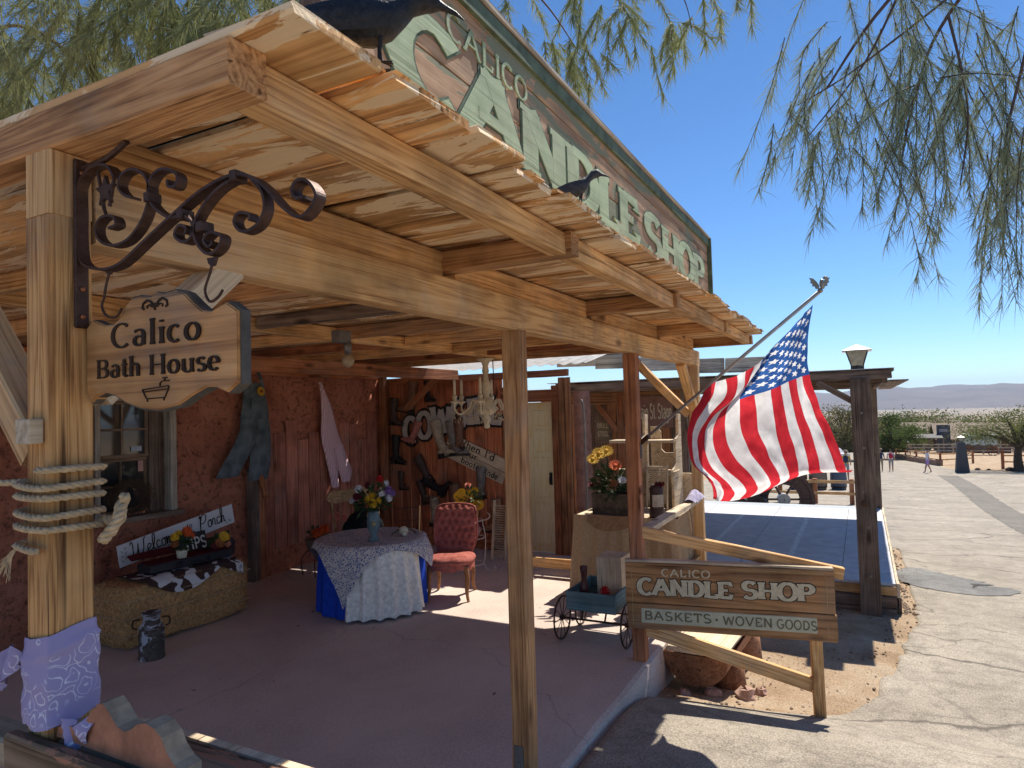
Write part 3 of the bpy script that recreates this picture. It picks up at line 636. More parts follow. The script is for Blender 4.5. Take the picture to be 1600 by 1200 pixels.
# ================================================================ scroll bracket and hanging sign
BRK = thing('scroll_bracket', (.85, 1.5, 2.12), 'rusty wrought iron scroll bracket with a star on the near post', 'bracket')
BX = .85
CUR = {
 'main': [(1.359, 2.425), (1.387, 2.455), (1.445, 2.459), (1.506, 2.429), (1.538, 2.371), (1.525, 2.306), (1.473, 2.258), (1.406, 2.237), (1.342, 2.241), (1.257, 2.278), (1.169, 2.317), (1.087, 2.349), (1.01, 2.362), (0.961, 2.352), (0.92, 2.323), (0.88, 2.283), (0.842, 2.258), (0.815, 2.268), (0.801, 2.29), (0.819, 2.316), (0.843, 2.322), (0.856, 2.308), (0.847, 2.292), (0.828, 2.291)],
 's2': [(1.301, 2.372), (1.328, 2.382), (1.347, 2.405), (1.331, 2.427), (1.293, 2.429), (1.255, 2.403), (1.248, 2.363), (1.271, 2.319), (1.318, 2.287), (1.373, 2.283), (1.414, 2.301), (1.426, 2.328), (1.405, 2.347), (1.368, 2.344), (1.356, 2.325), (1.381, 2.321)],
 's3': [(1.19, 2.388), (1.186, 2.374), (1.165, 2.372), (1.161, 2.392), (1.189, 2.409), (1.222, 2.411), (1.246, 2.392), (1.248, 2.363), (1.226, 2.336), (1.184, 2.312), (1.149, 2.313)],
 's4': [(0.991, 2.356), (1.042, 2.345), (1.088, 2.317), (1.115, 2.281), (1.102, 2.247), (1.073, 2.225), (1.044, 2.235), (1.038, 2.254), (1.066, 2.265), (1.086, 2.254), (1.073, 2.239), (1.06, 2.246)],
 's5': [(0.961, 2.35), (0.932, 2.321), (0.925, 2.286), (0.945, 2.26), (0.981, 2.254), (1.002, 2.273), (0.992, 2.289), (0.965, 2.284), (0.962, 2.271)],
 's6': [(1.142, 2.31), (1.118, 2.291), (1.122, 2.264), (1.146, 2.258), (1.169, 2.275), (1.156, 2.292), (1.135, 2.284), (1.139, 2.273)]}
for k, c in CUR.items():
    mb = MB(); mb.strip(cr([(BX + (.0006 if k != 'main' else 0), min(y, 1.488), z) for y, z in c], 6), (.024 if k == 'main' else .022, 0, 0), .0055); build(mb, 'scroll', IRON, BRK, smooth=False)
for y, z in ((1.149, 2.313), (1.248, 2.363), (1.093, 2.28), (1.0, 2.36)):
    mb = MB(); mb.box((BX, y, z), (.030, .018, .020)); build(mb, 'collar', IRON, BRK, bevel=.002)
mb = MB(); mb.box((BX, 1.494, 2.305), (.030, .009, .37)); build(mb, 'strap', IRON, BRK, bevel=.003)
for z in (2.145, 2.205, 2.46):
    mb = MB(); mb.ball((BX, 1.488, z), (.006, .004, .006), 8, 5); build(mb, 'screw', plain('copper_screw', (.35, .13, .06), .4, .7), BRK, smooth=True)
mb = MB(); sp_ = []
for i in range(10):
    a = math.pi / 2 + i * math.pi / 5; r_ = .034 if i % 2 == 0 else .015; sp_.append((BX - .004, 1.402 - r_ * math.cos(a), 2.405 + r_ * math.sin(a)))
mb.prism(sp_, (1, 0, 0), .008); build(mb, 'star', IRON, BRK)
mb = MB(); mb.tube([(BX, 1.43, 2.452), (BX, 1.41, 2.37), (BX, 1.40, 2.35)], .004, 6); mb.tube([(BX, 1.37, 2.44), (BX, 1.39, 2.37)], .004, 6); build(mb, 'stem', IRON, BRK)
mb = MB(); mb.tube(cr([(BX, 1.48, 2.47), (BX, 1.40, 2.475), (BX, 1.33, 2.497)], 5), .007, 6); build(mb, 'top_bar', IRON, BRK)
HS = thing('hanging_sign', (.87, 1.25, 1.937), 'carved wooden bath house sign with scalloped edges hanging from the iron bracket', 'sign')
OUT = [(1.470, 2.137), (1.451, 2.13), (1.427, 2.122), (1.399, 2.121), (1.376, 2.134), (1.36, 2.154), (1.337, 2.171), (1.308, 2.173), (1.275, 2.167), (1.257, 2.174), (1.232, 2.17), (1.198, 2.173), (1.171, 2.165), (1.142, 2.142), (1.119, 2.126), (1.094, 2.121), (1.072, 2.128), (1.05, 2.135), (1.019, 2.116), (1.02, 1.982), (1.05, 1.965), (1.081, 1.976), (1.109, 1.977), (1.145, 1.965), (1.191, 1.945), (1.254, 1.937), (1.311, 1.942), (1.359, 1.955), (1.397, 1.972), (1.428, 1.978), (1.456, 1.971), (1.478, 1.958), (1.494, 1.981), (1.494, 2.122)]
def sign_prism(out, x0, th, name, mat, par, bev=.003, grain='y'):
    me = bpy.data.meshes.new(name); bm = bmesh.new(); c = Vector((x0 + th / 2, 1.26, 2.06))
    M = Matrix(((0, -1, 0), (0, 0, 1), (-1, 0, 0)))      # local x = -Y, y = Z, z = -X
    lo = [bm.verts.new(M @ (Vector((x0 + th, y, z)) - c)) for y, z in out]
    f = bm.faces.new(lo); e = bmesh.ops.extrude_face_region(bm, geom=[f]); vv = [q for q in e['geom'] if isinstance(q, bmesh.types.BMVert)]
    bmesh.ops.translate(bm, verts=vv, vec=(0, 0, th)); bmesh.ops.recalc_face_normals(bm, faces=bm.faces)
    ed = [q for q in bm.edges if len(q.link_faces) == 2 and any(len(ff.verts) > 6 for ff in q.link_faces)]
    bmesh.ops.bevel(bm, geom=ed, offset=bev, segments=2, affect='EDGES')
    bm.to_mesh(me); bm.free(); me.materials.append(mat)
    o = bpy.data.objects.new(name, me); o.matrix_basis = Matrix.Translation(c) @ M.inverted().to_4x4(); link(o, par); return o
o = sign_prism(OUT, .86, .028, 'board', SIGNW, HS)
cen = (1.26, 2.055)
mb = MB(); mb.prism([(.866, cen[0] + (y - cen[0]) * 1.022, cen[1] + (z - cen[1]) * 1.03) for y, z in OUT], (1, 0, 0), .02); build(mb, 'edge_band', plain('grey_edge', (.10, .085, .07), .7, var=.4), HS)
BR = plain('burnt_lettering', (.035, .018, .010), .8, var=.3)
rr_, uu_ = (0, -1, 0), (0, 0, 1)
build(lettering('Calico', (.8596, 1.398, 2.070), rr_, uu_, .050, .28, .15, .06, serif=.10, depth=.0025, gap=.13), 'lettering', BR, HS, recalc=False)
build(lettering('Bath', (.8596, 1.454, 2.008), rr_, uu_, .040, .150, .15, .06, serif=.10, depth=.0025, gap=.10), 'lettering', BR, HS, recalc=False)
build(lettering('House', (.8596, 1.276, 2.008), rr_, uu_, .040, .212, .15, .06, serif=.10, depth=.0025, gap=.10), 'lettering', BR, HS, recalc=False)
def inkline(mb, pts, w=.0022):
    mb.strip([(.8590 - .00006 * len(mb.f) / 20, y, z) for y, z in pts], (0.003, 0, 0), w)
mb = MB()
for pts in ([(1.299, 1.979), (1.216, 1.984)], [(1.299, 1.979), (1.297, 1.975), (1.286, 1.960), (1.228, 1.961), (1.217, 1.978), (1.216, 1.984)], [(1.296, 1.974), (1.218, 1.978)], [(1.283, 1.960), (1.283, 1.954)], [(1.231, 1.960), (1.231, 1.955)], [(1.243, 1.984), (1.243, 1.990), (1.236, 1.994), (1.214, 1.994)], [(1.228, 1.994), (1.228, 1.999)], [(1.235, 2.0005), (1.220, 2.0005)]): inkline(mb, pts)
build(mb, 'bathtub_emblem', BR, HS)
mb = MB()
for sd in (-1, 1):
    c0 = 1.257
    inkline(mb, [(c0 + sd * .004, 2.146), (c0 + sd * .012, 2.157), (c0 + sd * .024, 2.161), (c0 + sd * .037, 2.155), (c0 + sd * .040, 2.146), (c0 + sd * .034, 2.143)], .0042)
    inkline(mb, [(c0 + sd * .008, 2.146), (c0 + sd * .016, 2.151), (c0 + sd * .024, 2.149), (c0 + sd * .024, 2.144)], .003)
inkline(mb, [(1.257, 2.139), (1.257, 2.153)], .004)
build(mb, 'scroll_ornament', BR, HS)
for hk in ([(1.394, 2.233), (1.406, 2.21), (1.415, 2.18), (1.423, 2.161), (1.407, 2.14), (1.375, 2.134), (1.355, 2.15)], [(1.073, 2.217), (1.083, 2.191), (1.097, 2.161), (1.084, 2.138), (1.061, 2.144), (1.048, 2.156)]):
    mb = MB(); mb.tube(cr([(.852, y, z) for y, z in hk], 5), .0028, 6); build(mb, 'hook', IRON, HS, smooth=True)
for y, z in ((1.394, 2.238), (1.073, 2.216)):
    mb = MB(); mb.prism([(.848, y - .013, z + .004), (.848, y + .013, z + .004), (.848, y + .010, z - .006), (.848, y + .003, z - .012), (.848, y - .006, z - .011)], (1, 0, 0), .006); build(mb, 'hanger_plate', IRON, HS)

# ================================================================ rope, bandanna, near rail
rp = thing('rope', (.835, 1.548, 1.63), 'thick pale hemp rope wound five times round the near post', 'rope')
pts = []; K = 260
for i in range(K):
    f = i / (K - 1); a = 2 * math.pi * 5 * f + R(205); c_, s_ = math.cos(a), math.sin(a)
    q = max(abs(c_), abs(s_)) ; rad = .0635 / (q ** .78)
    zz = [1.823, 1.785, 1.765, 1.725, 1.70, 1.655]; zt = interp(f * 5, [0, 1, 2, 3, 4, 5], zz)
    pts.append((.835 + rad * c_, 1.548 + rad * s_, zt + .006 * math.sin(a * 1.0 + 2)))
mb = MB()
def twist(mb, pts, r, lay=.05, strands=3):
    pts = [Vector(p) for p in pts]; L = 0
    S = [[] for _ in range(strands)]
    for i, p in enumerate(pts):
        if i: L += (p - pts[i - 1]).length
        t = (pts[min(i + 1, len(pts) - 1)] - pts[max(i - 1, 0)]).normalized(); a = t.cross(Vector((.1, .2, .97))).normalized(); b_ = t.cross(a)
        for k in range(strands):
            an = 2 * math.pi * (L / lay + k / strands); S[k].append(p + (a * math.cos(an) + b_ * math.sin(an)) * r * .48)
    for st in S: mb.tube(st, r * .58, 6)
twist(mb, pts, .0080); build(mb, 'coil', ROPE, rp, smooth=True)
mb = MB(); twist(mb, cr([(.895, 1.50, 1.70), (.905, 1.455, 1.70), (.90, 1.44, 1.735), (.885, 1.43, 1.70), (.87, 1.452, 1.665), (.90, 1.47, 1.68), (.905, 1.43, 1.755)], 12), .012)
build(mb, 'knot', ROPE, rp, smooth=True)
mb = MB()
for i in range(26): mb.tube(cr([(.775, 1.60, 1.655), (.77, 1.615 + random.uniform(-.01, .015), 1.635), (.765, 1.625 + random.uniform(-.02, .04), 1.60 + random.uniform(-.02, .02))], 3), .0009, 4)
build(mb, 'frayed_end', ROPE, rp)
mb = MB(); twist(mb, cr([(.80, 1.61, 1.79), (.74, 1.9, 1.785), (.70, 2.6, 1.80), (.68, 3.6, 1.84)], 22), .008); build(mb, 'rope_run', ROPE, rp, smooth=True)

# bandanna
m, nt, b = base('lilac_bandanna'); v = coords(nt, (1, 1, 1), rnd=False)
dn = N(nt, 'TexNoise', i_Scale=30.0, i_Detail=1.0); lnk(nt, v, dn.inputs[0]); dv_ = N(nt, 'VectorMath', operation='MULTIPLY_ADD'); dv_.inputs[1].default_value = (.035, .035, .035); lnk(nt, dn.outputs[1], dv_.inputs[0]); lnk(nt, v, dv_.inputs[2])
vo = N(nt, 'TexVoronoi'); vo.inputs['Scale'].default_value = 26; lnk(nt, dv_.outputs[0], vo.inputs[0])
si = N(nt, 'Math', operation='SINE'); mu = N(nt, 'Math', operation='MULTIPLY', i_1=22.0); lnk(nt, vo.outputs['Distance'], mu.inputs[0]); lnk(nt, mu.outputs[0], si.inputs[0])
nz = N(nt, 'TexNoise', i_Scale=9.0, i_Detail=2.0); lnk(nt, v, nz.inputs[0]); rm = ramp(nt, [(.47, 0.0), (.54, 1.0)]); lnk(nt, nz.outputs[0], rm.inputs[0])
rp2 = ramp(nt, [(.80, 0.0), (.90, .8)]); lnk(nt, si.outputs[0], rp2.inputs[0]); mm = N(nt, 'Math', operation='MULTIPLY'); lnk(nt, rp2.outputs[0], mm.inputs[0]); lnk(nt, rm.outputs[0], mm.inputs[1])
lnk(nt, mixc(nt, mm.outputs[0], (.36, .31, .50), (.74, .71, .78)), b.inputs['Base Color']); b.inputs['Roughness'].default_value = .9
bd = thing('bandanna', (.835, 1.548, 1.27), 'lilac paisley bandanna tied round the foot of the near post', 'bandanna')
mb = MB(); rows = []
for i in range(26):
    f = i / 25; z = 1.292 + .185 * f; row = []
    for j in range(48):
        a = 2 * math.pi * j / 48; c_, s_ = math.cos(a), math.sin(a); q = max(abs(c_), abs(s_)); rad = .0485 / q ** .8
        rad += .0025 * noise.noise((c_ * 4, s_ * 4, f * 12)) + .002 * math.sin(a * 2 + f * 14) + .007 + .004 * (1 - f) * (1 + math.sin(a * 2 + f * 3)) + (.005 * math.exp(-((f - .80 - .04 * math.sin(a + 2.4)) / .03) ** 2)) - .004 * max(0, f - .85) / .15 + .010 * max(0, .3 - f)
        row.append((.835 + rad * c_, 1.548 + rad * s_, z + .014 * math.sin(a + 2.4) * (.4 + .6 * f) + .003 * math.sin(a * 5) * (1 - f)))
    rows.append(row + [row[0]])
mb.grid(rows); build(mb, 'wrap', m, bd, smooth=True)
for (a, b_, c_) in (((.80, 1.47, 1.295), (.795, 1.42, 1.275), (.80, 1.36, 1.345)), ((.775, 1.60, 1.43), (.765, 1.635, 1.40), (.77, 1.655, 1.36))):
    mb = MB(); rows = []; cu = cr([a, b_, c_], 8)
    for i, p in enumerate(cu):
        w = .012 + .03 * math.sin(math.pi * min(1, .15 + .8 * i / (len(cu) - 1))); rows.append([p + Vector((.012 * math.sin(i * .8 + j), 0, (j / 4 - .5) * w * 1.6)) for j in range(5)])
    mb.grid(rows); build(mb, 'knot_tail', m, bd, smooth=True)
mr = thing('near_rail', (.85, 1.2, 0), 'weathered rail with a scalloped terracotta board at the foot of the near post', 'railing')
TERRA = plain('terracotta_paint', (.40, .18, .105), .85, var=.3, scale=16)
RAILM = wood('worn_rail', (.10, .06, .035), (.25, .165, .10), (.36, .255, .165), patch=(.42, .20, .12), patch_amt=.42)
timber('rail', (.775, .55, 1.225), (.775, 1.615, 1.225), .03, .09, RAILM, mr); timber('rail', (.84, .55, 1.23), (.84, 1.496, 1.23), .085, .07, RAILM, mr)
timber('rail', (.915, .55, 1.225), (.915, 1.496, 1.225), .05, .05, RAILM, mr)
mb = MB(); pr = [(1.475, 1.272), (1.47, 1.292), (1.44, 1.300), (1.39, 1.303), (1.36, 1.338), (1.335, 1.362), (1.318, 1.366), (1.30, 1.355), (1.272, 1.330), (1.25, 1.325), (1.233, 1.331), (1.21, 1.346), (1.186, 1.353), (1.16, 1.348), (1.14, 1.335), (1.125, 1.312), (1.105, 1.295), (1.085, 1.288), (1.085, 1.268)]
mb.prism([(.797, y + .02, z) for y, z in pr], (1, 0, 0), .042)
for k in range(len(mb.m)): mb.m[k] = 1 if k >= 2 else 0
o = build(mb, 'scalloped_board', [TERRA, plain('worn_tan_edge', (.46, .33, .21), .9, var=.3, scale=25)], mr, recalc=True)
mb = MB(); mb.box((.952, 1.03, 1.238), (.02, .86, .022)); build(mb, 'trim_strip', PALEW, mr)
for y in (.62,): timber('leg', (.84, y, gh(.84, y) - .02), (.84, y, 1.19), .085, .085, PINE, mr, upv=(1, 0, 0))
timber('rail', (.80, 1.62, 1.22), (.85, 2.9, 1.17), .07, .06, PALEW, mr); timber('leg', (.84, 2.8, 0), (.84, 2.8, 1.15), .07, .07, PINE, mr, upv=(1, 0, 0))
# ================================================================ the adobe building behind the porch
m, nt, b = base('red_adobe'); v = coords(nt, (1, 1, 1), rnd=False)
n1 = N(nt, 'TexNoise', i_Detail=9.0, i_Roughness=0.7, i_Scale=2.2); lnk(nt, v, n1.inputs[0])
r1 = ramp(nt, [(0.28, (0.38, 0.13, 0.075)), (0.5, (0.62, 0.235, 0.14)), (0.75, (0.72, 0.32, 0.20))]); lnk(nt, n1.outputs[0], r1.inputs[0])
n2 = N(nt, 'TexNoise', i_Detail=6.0, i_Roughness=0.75, i_Scale=16.0); lnk(nt, v, n2.inputs[0])
r2 = ramp(nt, [(0.34, 0.30), (0.48, 1.0), (0.8, 1.12)]); lnk(nt, n2.outputs[0], r2.inputs[0])
lnk(nt, mixc(nt, 1.0, r1.outputs[0], r2.outputs[0], 'MULTIPLY'), b.inputs['Base Color']); b.inputs['Roughness'].default_value = 0.95
bp = N(nt, 'Bump', i_Strength=1.0, i_Distance=0.06); lnk(nt, n2.outputs[0], bp.inputs['Height']); lnk(nt, bp.outputs[0], b.inputs['Normal'])
ADOBE = m
ab = thing('adobe_building', (4, 6.4, 0), 'rough red adobe wall with a sash window behind the porch', 'building')
WX0, WX1, WZ0, WZ1 = 3.74, 4.58, .93, 2.16
def awall(x, z):
    return 6.40 + .032 * noise.noise((x * 2.6, z * 5.5, 7)) + .022 * noise.noise((x * 7, z * 13, 2)) + .012 * noise.noise((x * 15, z * 19, 5)) - .03 * math.exp(-((z - .0) / .3) ** 2) * (1 + noise.noise((x * 2, 0, 0)))
zs = axis([(-.1, WZ0, .045), (WZ0, WZ1, .045), (WZ1, 2.6, .045)])
xs = axis([(-4, 2.4, .3), (2.4, WX0, .05), (WX0, WX1, .05), (WX1, 8.02, .05)])
mb = MB(); idx = {}; vs = []
for i, x in enumerate(xs):
    for j, z in enumerate(zs): idx[i, j] = len(vs); vs.append((x, awall(x, z), z))
fs = []
for i in range(len(xs) - 1):
    for j in range(len(zs) - 1):
        cx, cz = (xs[i] + xs[i + 1]) / 2, (zs[j] + zs[j + 1]) / 2
        if WX0 < cx < WX1 and WZ0 < cz < WZ1: continue
        fs.append((idx[i, j], idx[i + 1, j], idx[i + 1, j + 1], idx[i, j + 1]))
mb.add(vs, fs); build(mb, 'wall', ADOBE, ab, recalc=False, smooth=True, origin=(0, 0, 0))
mb = MB(); D1 = 6.62
for a, c_ in ((WX0, 6.4), ): pass
mb.add([(WX0, 6.38, WZ0), (WX1, 6.38, WZ0), (WX1, 6.38, WZ1), (WX0, 6.38, WZ1), (WX0, D1, WZ0), (WX1, D1, WZ0), (WX1, D1, WZ1), (WX0, D1, WZ1)], [(0, 1, 5, 4), (1, 2, 6, 5), (2, 3, 7, 6), (3, 0, 4, 7)])
build(mb, 'window_reveal', DARKW, ab, recalc=False)
mb = MB(); mb.box((3, 9.2, 1.3), (10, 5, 2.75)); 
mb = MB(); mb.add([(-4, 12, -.2), (8.0, 12, -.2), (8.0, 12, 2.62), (-4, 12, 2.62), (-4, 6.66, 2.62), (8.0, 6.66, 2.62)], [(0, 1, 2, 3), (3, 2, 5, 4)]); build(mb, 'back_shell', ADOBE, ab)
win = timber('window', (3.79, 6.40, 2.13), (4.53, 6.40, 2.13), .10, .06, GREYW, ab)
for p0, p1, w, h in (((3.77, 6.42, .93), (3.77, 6.42, 2.16), .10, .05), ((4.545, 6.42, .93), (4.545, 6.42, 2.16), .12, .07)):
    timber('frame_post', p0, p1, w, h, GREYW, win, upv=(1, 0, 0))
timber('sill', (3.70, 6.40, .945), (4.62, 6.40, .945), .20, .05, DARKW, win)
SASH = wood('sash_paint', (.14, .085, .05), (.27, .18, .115), (.36, .26, .18))
gx0, gx1 = 3.82, 4.36
for z0, z1, yy in ((.98, 1.53, 6.555), (1.53, 2.10, 6.525)):
    for p0, p1 in (((gx0, yy, z0 + .02), (gx1, yy, z0 + .02)), ((gx0, yy, z1 - .015), (gx1, yy, z1 - .015)), ((gx0, yy, (z0 + z1) / 2), (gx1, yy, (z0 + z1) / 2))):
        timber('sash_bar', p0, p1, .035, .022 if abs(p0[2] - (z0 + z1) / 2) < .01 else .036, SASH, win)
    for xx, w in ((gx0 + .012, .034), ((gx0 + gx1) / 2, .02), (gx1 - .012, .034)): timber('sash_bar', (xx, yy + .001, z0 + .03), (xx, yy + .001, z1 - .03), w, .033, SASH, win, upv=(0, 1, 0))
timber('frame_post', (4.44, 6.55, .95), (4.44, 6.55, 2.12), .10, .13, DARKW, win, upv=(1, 0, 0))
m, nt, b = base('window_glass'); b.inputs['Base Color'].default_value = (.03, .035, .04, 1); b.inputs['Roughness'].default_value = .04; b.inputs['Specular IOR Level'].default_value = .9
GLASS = m
for z0, z1, yy in ((.98, 1.53, 6.56), (1.53, 2.10, 6.53)):
    for x0, x1 in ((gx0, (gx0 + gx1) / 2), ((gx0 + gx1) / 2, gx1)):
        for a, c_ in ((z0, (z0 + z1) / 2), ((z0 + z1) / 2, z1)):
            mb = MB(); mb.box(((x0 + x1) / 2, yy, (a + c_) / 2), (x1 - x0 - .02, .004, c_ - a - .02)); build(mb, 'pane', GLASS, win)
mb = MB(); mb.box((4.24, 6.518, 1.62), (.11, .002, .05)); build(mb, 'sticker', plain('blue_white_sticker', (.5, .55, .62), .5), win)
mb = MB(); mb.box((4.30, 6.545, 1.44), (.055, .002, .11)); build(mb, 'sticker', plain('red_white_sticker', (.62, .35, .3), .5), win)
# boards on the wall
timber('fascia_board', (2.2, 6.35, 2.49), (7.88, 6.35, 2.47), .04, .16, wood('orange_board', (.24, .065, .02), (.52, .17, .06), (.62, .25, .10)), ab)
timber('fascia_board', (1.4, 6.34, 2.06), (3.3, 6.34, 2.06), .04, .30, wood('green_board', (.12, .10, .05), (.22, .19, .09), (.30, .26, .13)), ab)
timber('wall_post', (5.53, 6.33, 0), (5.53, 6.33, 1.3), .09, .11, DARKW, ab, upv=(1, 0, 0)); timber('wall_post', (5.64, 6.34, 0), (5.64, 6.34, 1.22), .07, .10, REDW, ab, upv=(1, 0, 0))
timber('shelf_brace', (5.60, 6.30, 1.22), (5.50, 6.10, .98), .05, .07, REDW, ab)
for i in range(11):
    x = 5.78 + i * .195; h = 1.62 + random.uniform(-.12, .35)
    timber('wall_plank', (x, 6.378, .3), (x, 6.378, h), .186, .03, wood('adobe_covered_plank', (.22, .075, .048), (.44, .165, .105), (.54, .22, .145)), ab, upv=(0, 1, 0), rough=.004)

# ================================================================ plank wall with boots, closing the porch
pw = thing('plank_wall', (8.03, 4.9, 0), 'red stained plank wall at the far end of the porch hung with boots', 'wall')
y = 4.33
while y < 6.42:
    w = random.uniform(.13, .19); timber('plank', (8.02, y + w / 2, 0), (8.02 + random.uniform(-.006, .006), y + w / 2, 2.34), w - .005, .028, REDWALL, pw, upv=(1, 0, 0), rough=.002); y += w
timber('top_rail', (7.99, 3.35, 2.36), (7.99, 6.4, 2.36), .07, .09, REDW, pw)
timber('kick_board', (7.985, 4.36, .09), (7.985, 6.3, .09), .02, .14, REDW, pw)
timber('door_post', (8.0, 4.315, 0), (8.0, 4.315, 2.2), .07, .04, REDW, pw, upv=(1, 0, 0)); timber('door_post', (8.0, 3.545, 0), (8.0, 3.545, 2.2), .09, .05, REDW, pw, upv=(1, 0, 0))
timber('lintel', (8.0, 3.5, 2.07), (8.0, 4.34, 2.07), .05, .16, REDW, pw)
SCORCH = wood('scorched_plank', (.08, .045, .03), (.38, .18, .085), (.54, .29, .145))
for i, yy in enumerate((3.455, 3.37)): timber('plank', (8.01, yy, 0), (8.01, yy, 2.3), .08, .03, SCORCH, pw, upv=(1, 0, 0), rough=.002)
door = thing('panel_door', (8.05, 3.95, 0), 'cream and yellow painted panel door beside the boot wall', 'door')
m, nt, b = base('brushed_yellow_paint'); v = coords(nt, (8, 8, 1.2), rnd=False); n1 = N(nt, 'TexNoise', i_Detail=6.0, i_Scale=2.0, i_Roughness=.7); lnk(nt, v, n1.inputs[0])
r1 = ramp(nt, [(.35, (.74, .58, .24)), (.5, (.82, .75, .50)), (.65, (.78, .64, .30))]); lnk(nt, n1.outputs[0], r1.inputs[0]); lnk(nt, r1.outputs[0], b.inputs['Base Color']); b.inputs['Roughness'].default_value = .5
DOORM = m
mb = MB(); mb.box((8.05, 3.935, 1.0), (.035, .67, 1.97)); build(mb, 'slab', DOORM, door, bevel=.003)
for yc in (3.78, 4.09):
    for z0, z1 in ((.12, .66), (.74, 1.26), (1.34, 1.62), (1.68, 1.88)):
        mb = MB(); mb.box((8.030, yc, (z0 + z1) / 2), (.012, .22, z1 - z0)); build(mb, 'panel', DOORM, door, bevel=.005)
        mb = MB()
        for a in (z0 - .012, z1 + .012): mb.box((8.030, yc, a), (.008, .25, .014))
        for a in (yc - .12, yc + .12): mb.box((8.0305, a, (z0 + z1) / 2), (.008, .014, z1 - z0 + .038))
        build(mb, 'moulding', DOORM, door)
mb = MB(); mb.box((8.02, 3.645, .98), (.02, .035, .16)); mb.tube([(8.0, 3.645, 1.0), (7.975, 3.645, 1.0), (7.975, 3.645, .93)], .009, 6); build(mb, 'handle', BLACK, door)
# adobe pier and next facade beyond the door
pier = thing('adobe_pier', (8.1, 3.2, 0), 'pinkish rough adobe pier beside the yellow door', 'wall')
mb = MB(); rows = []
for i in range(40):
    z = 2.12 * i / 39; row = []
    for (x, yy) in ((8.4, 3.32), (8.08, 3.32), (8.06, 3.30), (8.06, 3.23), (8.08, 3.21), (8.4, 3.21)): row.append((x + .012 * noise.noise((yy * 9, z * 6, 1)), yy + .012 * noise.noise((x * 9, z * 6, 5)), z))
    rows.append(row)
mb.grid(rows); build(mb, 'pier_wall', plain('pink_adobe', (.36, .19, .14), .95, var=.3, scale=12, bump=.8), pier, smooth=True)
mb = MB(); mb.tube(cr([(7.98, 3.17, 2.0), (7.97, 3.14, 1.9), (7.97, 3.13, 1.5), (7.98, 3.13, .6), (7.98, 3.13, -.2)], 6), .014, 6); build(mb, 'conduit', plain('grey_conduit', (.3, .28, .25), .5, .4), pier, smooth=True)

# ---------------------------------------------------------------- boots
def boot_proto(name, mat, sole):
    t = thing(name, (0, 0, 0), 'cowboy boot hung on the plank wall', 'boot')
    # local: x = toe direction, z up, y thickness
    st = [(.30, .0, .072, .062), (.26, .0, .074, .062), (.18, 0, .066, .056), (.10, .002, .055, .048), (.05, .008, .052, .045)]
    mb = MB(); n = 12; vs = []
    for z, x, rx, ry in st:
        for j in range(n):
            a = 2 * math.pi * j / n; vs.append((x + rx * math.cos(a), ry * math.sin(a), z + (.022 * abs(math.cos(a)) if z > .29 else 0)))
    # ankle to foot: sections turn towards the toe
    for k, (cx, cz, rx, rz, tl) in enumerate(((.018, .0, .056, .044, .35), (.05, -.035, .060, .044, .8), (.10, -.058, .050, .042, 1.25), (.15, -.068, .038, .040, 1.5), (.19, -.072, .024, .032, 1.57), (.215, -.074, .008, .014, 1.57))):
        for j in range(n):
            a = 2 * math.pi * j / n; px_, py = rx * math.cos(a), rz * math.sin(a)
            vs.append((cx + px_ * math.cos(tl), py, cz + px_ * math.sin(tl) * .82))
    k = len(vs) // n
    fs = [(i * n + j, i * n + (j + 1) % n, (i + 1) * n + (j + 1) % n, (i + 1) * n + j) for i in range(k - 1) for j in range(n)] + [tuple(range((k - 1) * n, k * n))]
    mb.add(vs, fs); mb.box((-.02, 0, -.035), (.062, .07, .05)); build(mb, 'upper', mat, t, smooth=True)
    mb = MB(); poly = [(-.055, -.04), (.0, -.044), (.05, -.03), (.08, -.018), (.13, -.03), (.19, -.018), (.222, 0), (.19, .018), (.13, .03), (.08, .018), (.05, .03), (0, .044), (-.055, .04)]
    mb.prism([(x, y * 1.25, -.112) for x, y in poly], (0, 0, 1), .012); build(mb, 'sole', sole, t)
    mb = MB(); mb.box((-.022, 0, -.08), (.06, .07, .062)); build(mb, 'heel', sole, t, bevel=.006)
    return t
SOLE = plain('dark_sole', (.03, .02, .015), .6)
LEA = {k: plain('leather_' + k, c, .55, var=.35, scale=18, bump=.3) for k, c in dict(dark=(0.076, 0.048, 0.037), brown=(0.204, 0.102, 0.060), tan=(0.408, 0.238, 0.136), cream=(.44, .36, .25), pink=(.42, .16, .13), black=(.02, .018, .018), grey=(0.221, 0.196, 0.170), mauve=(.24, .07, .085)).items()}
protos = {}
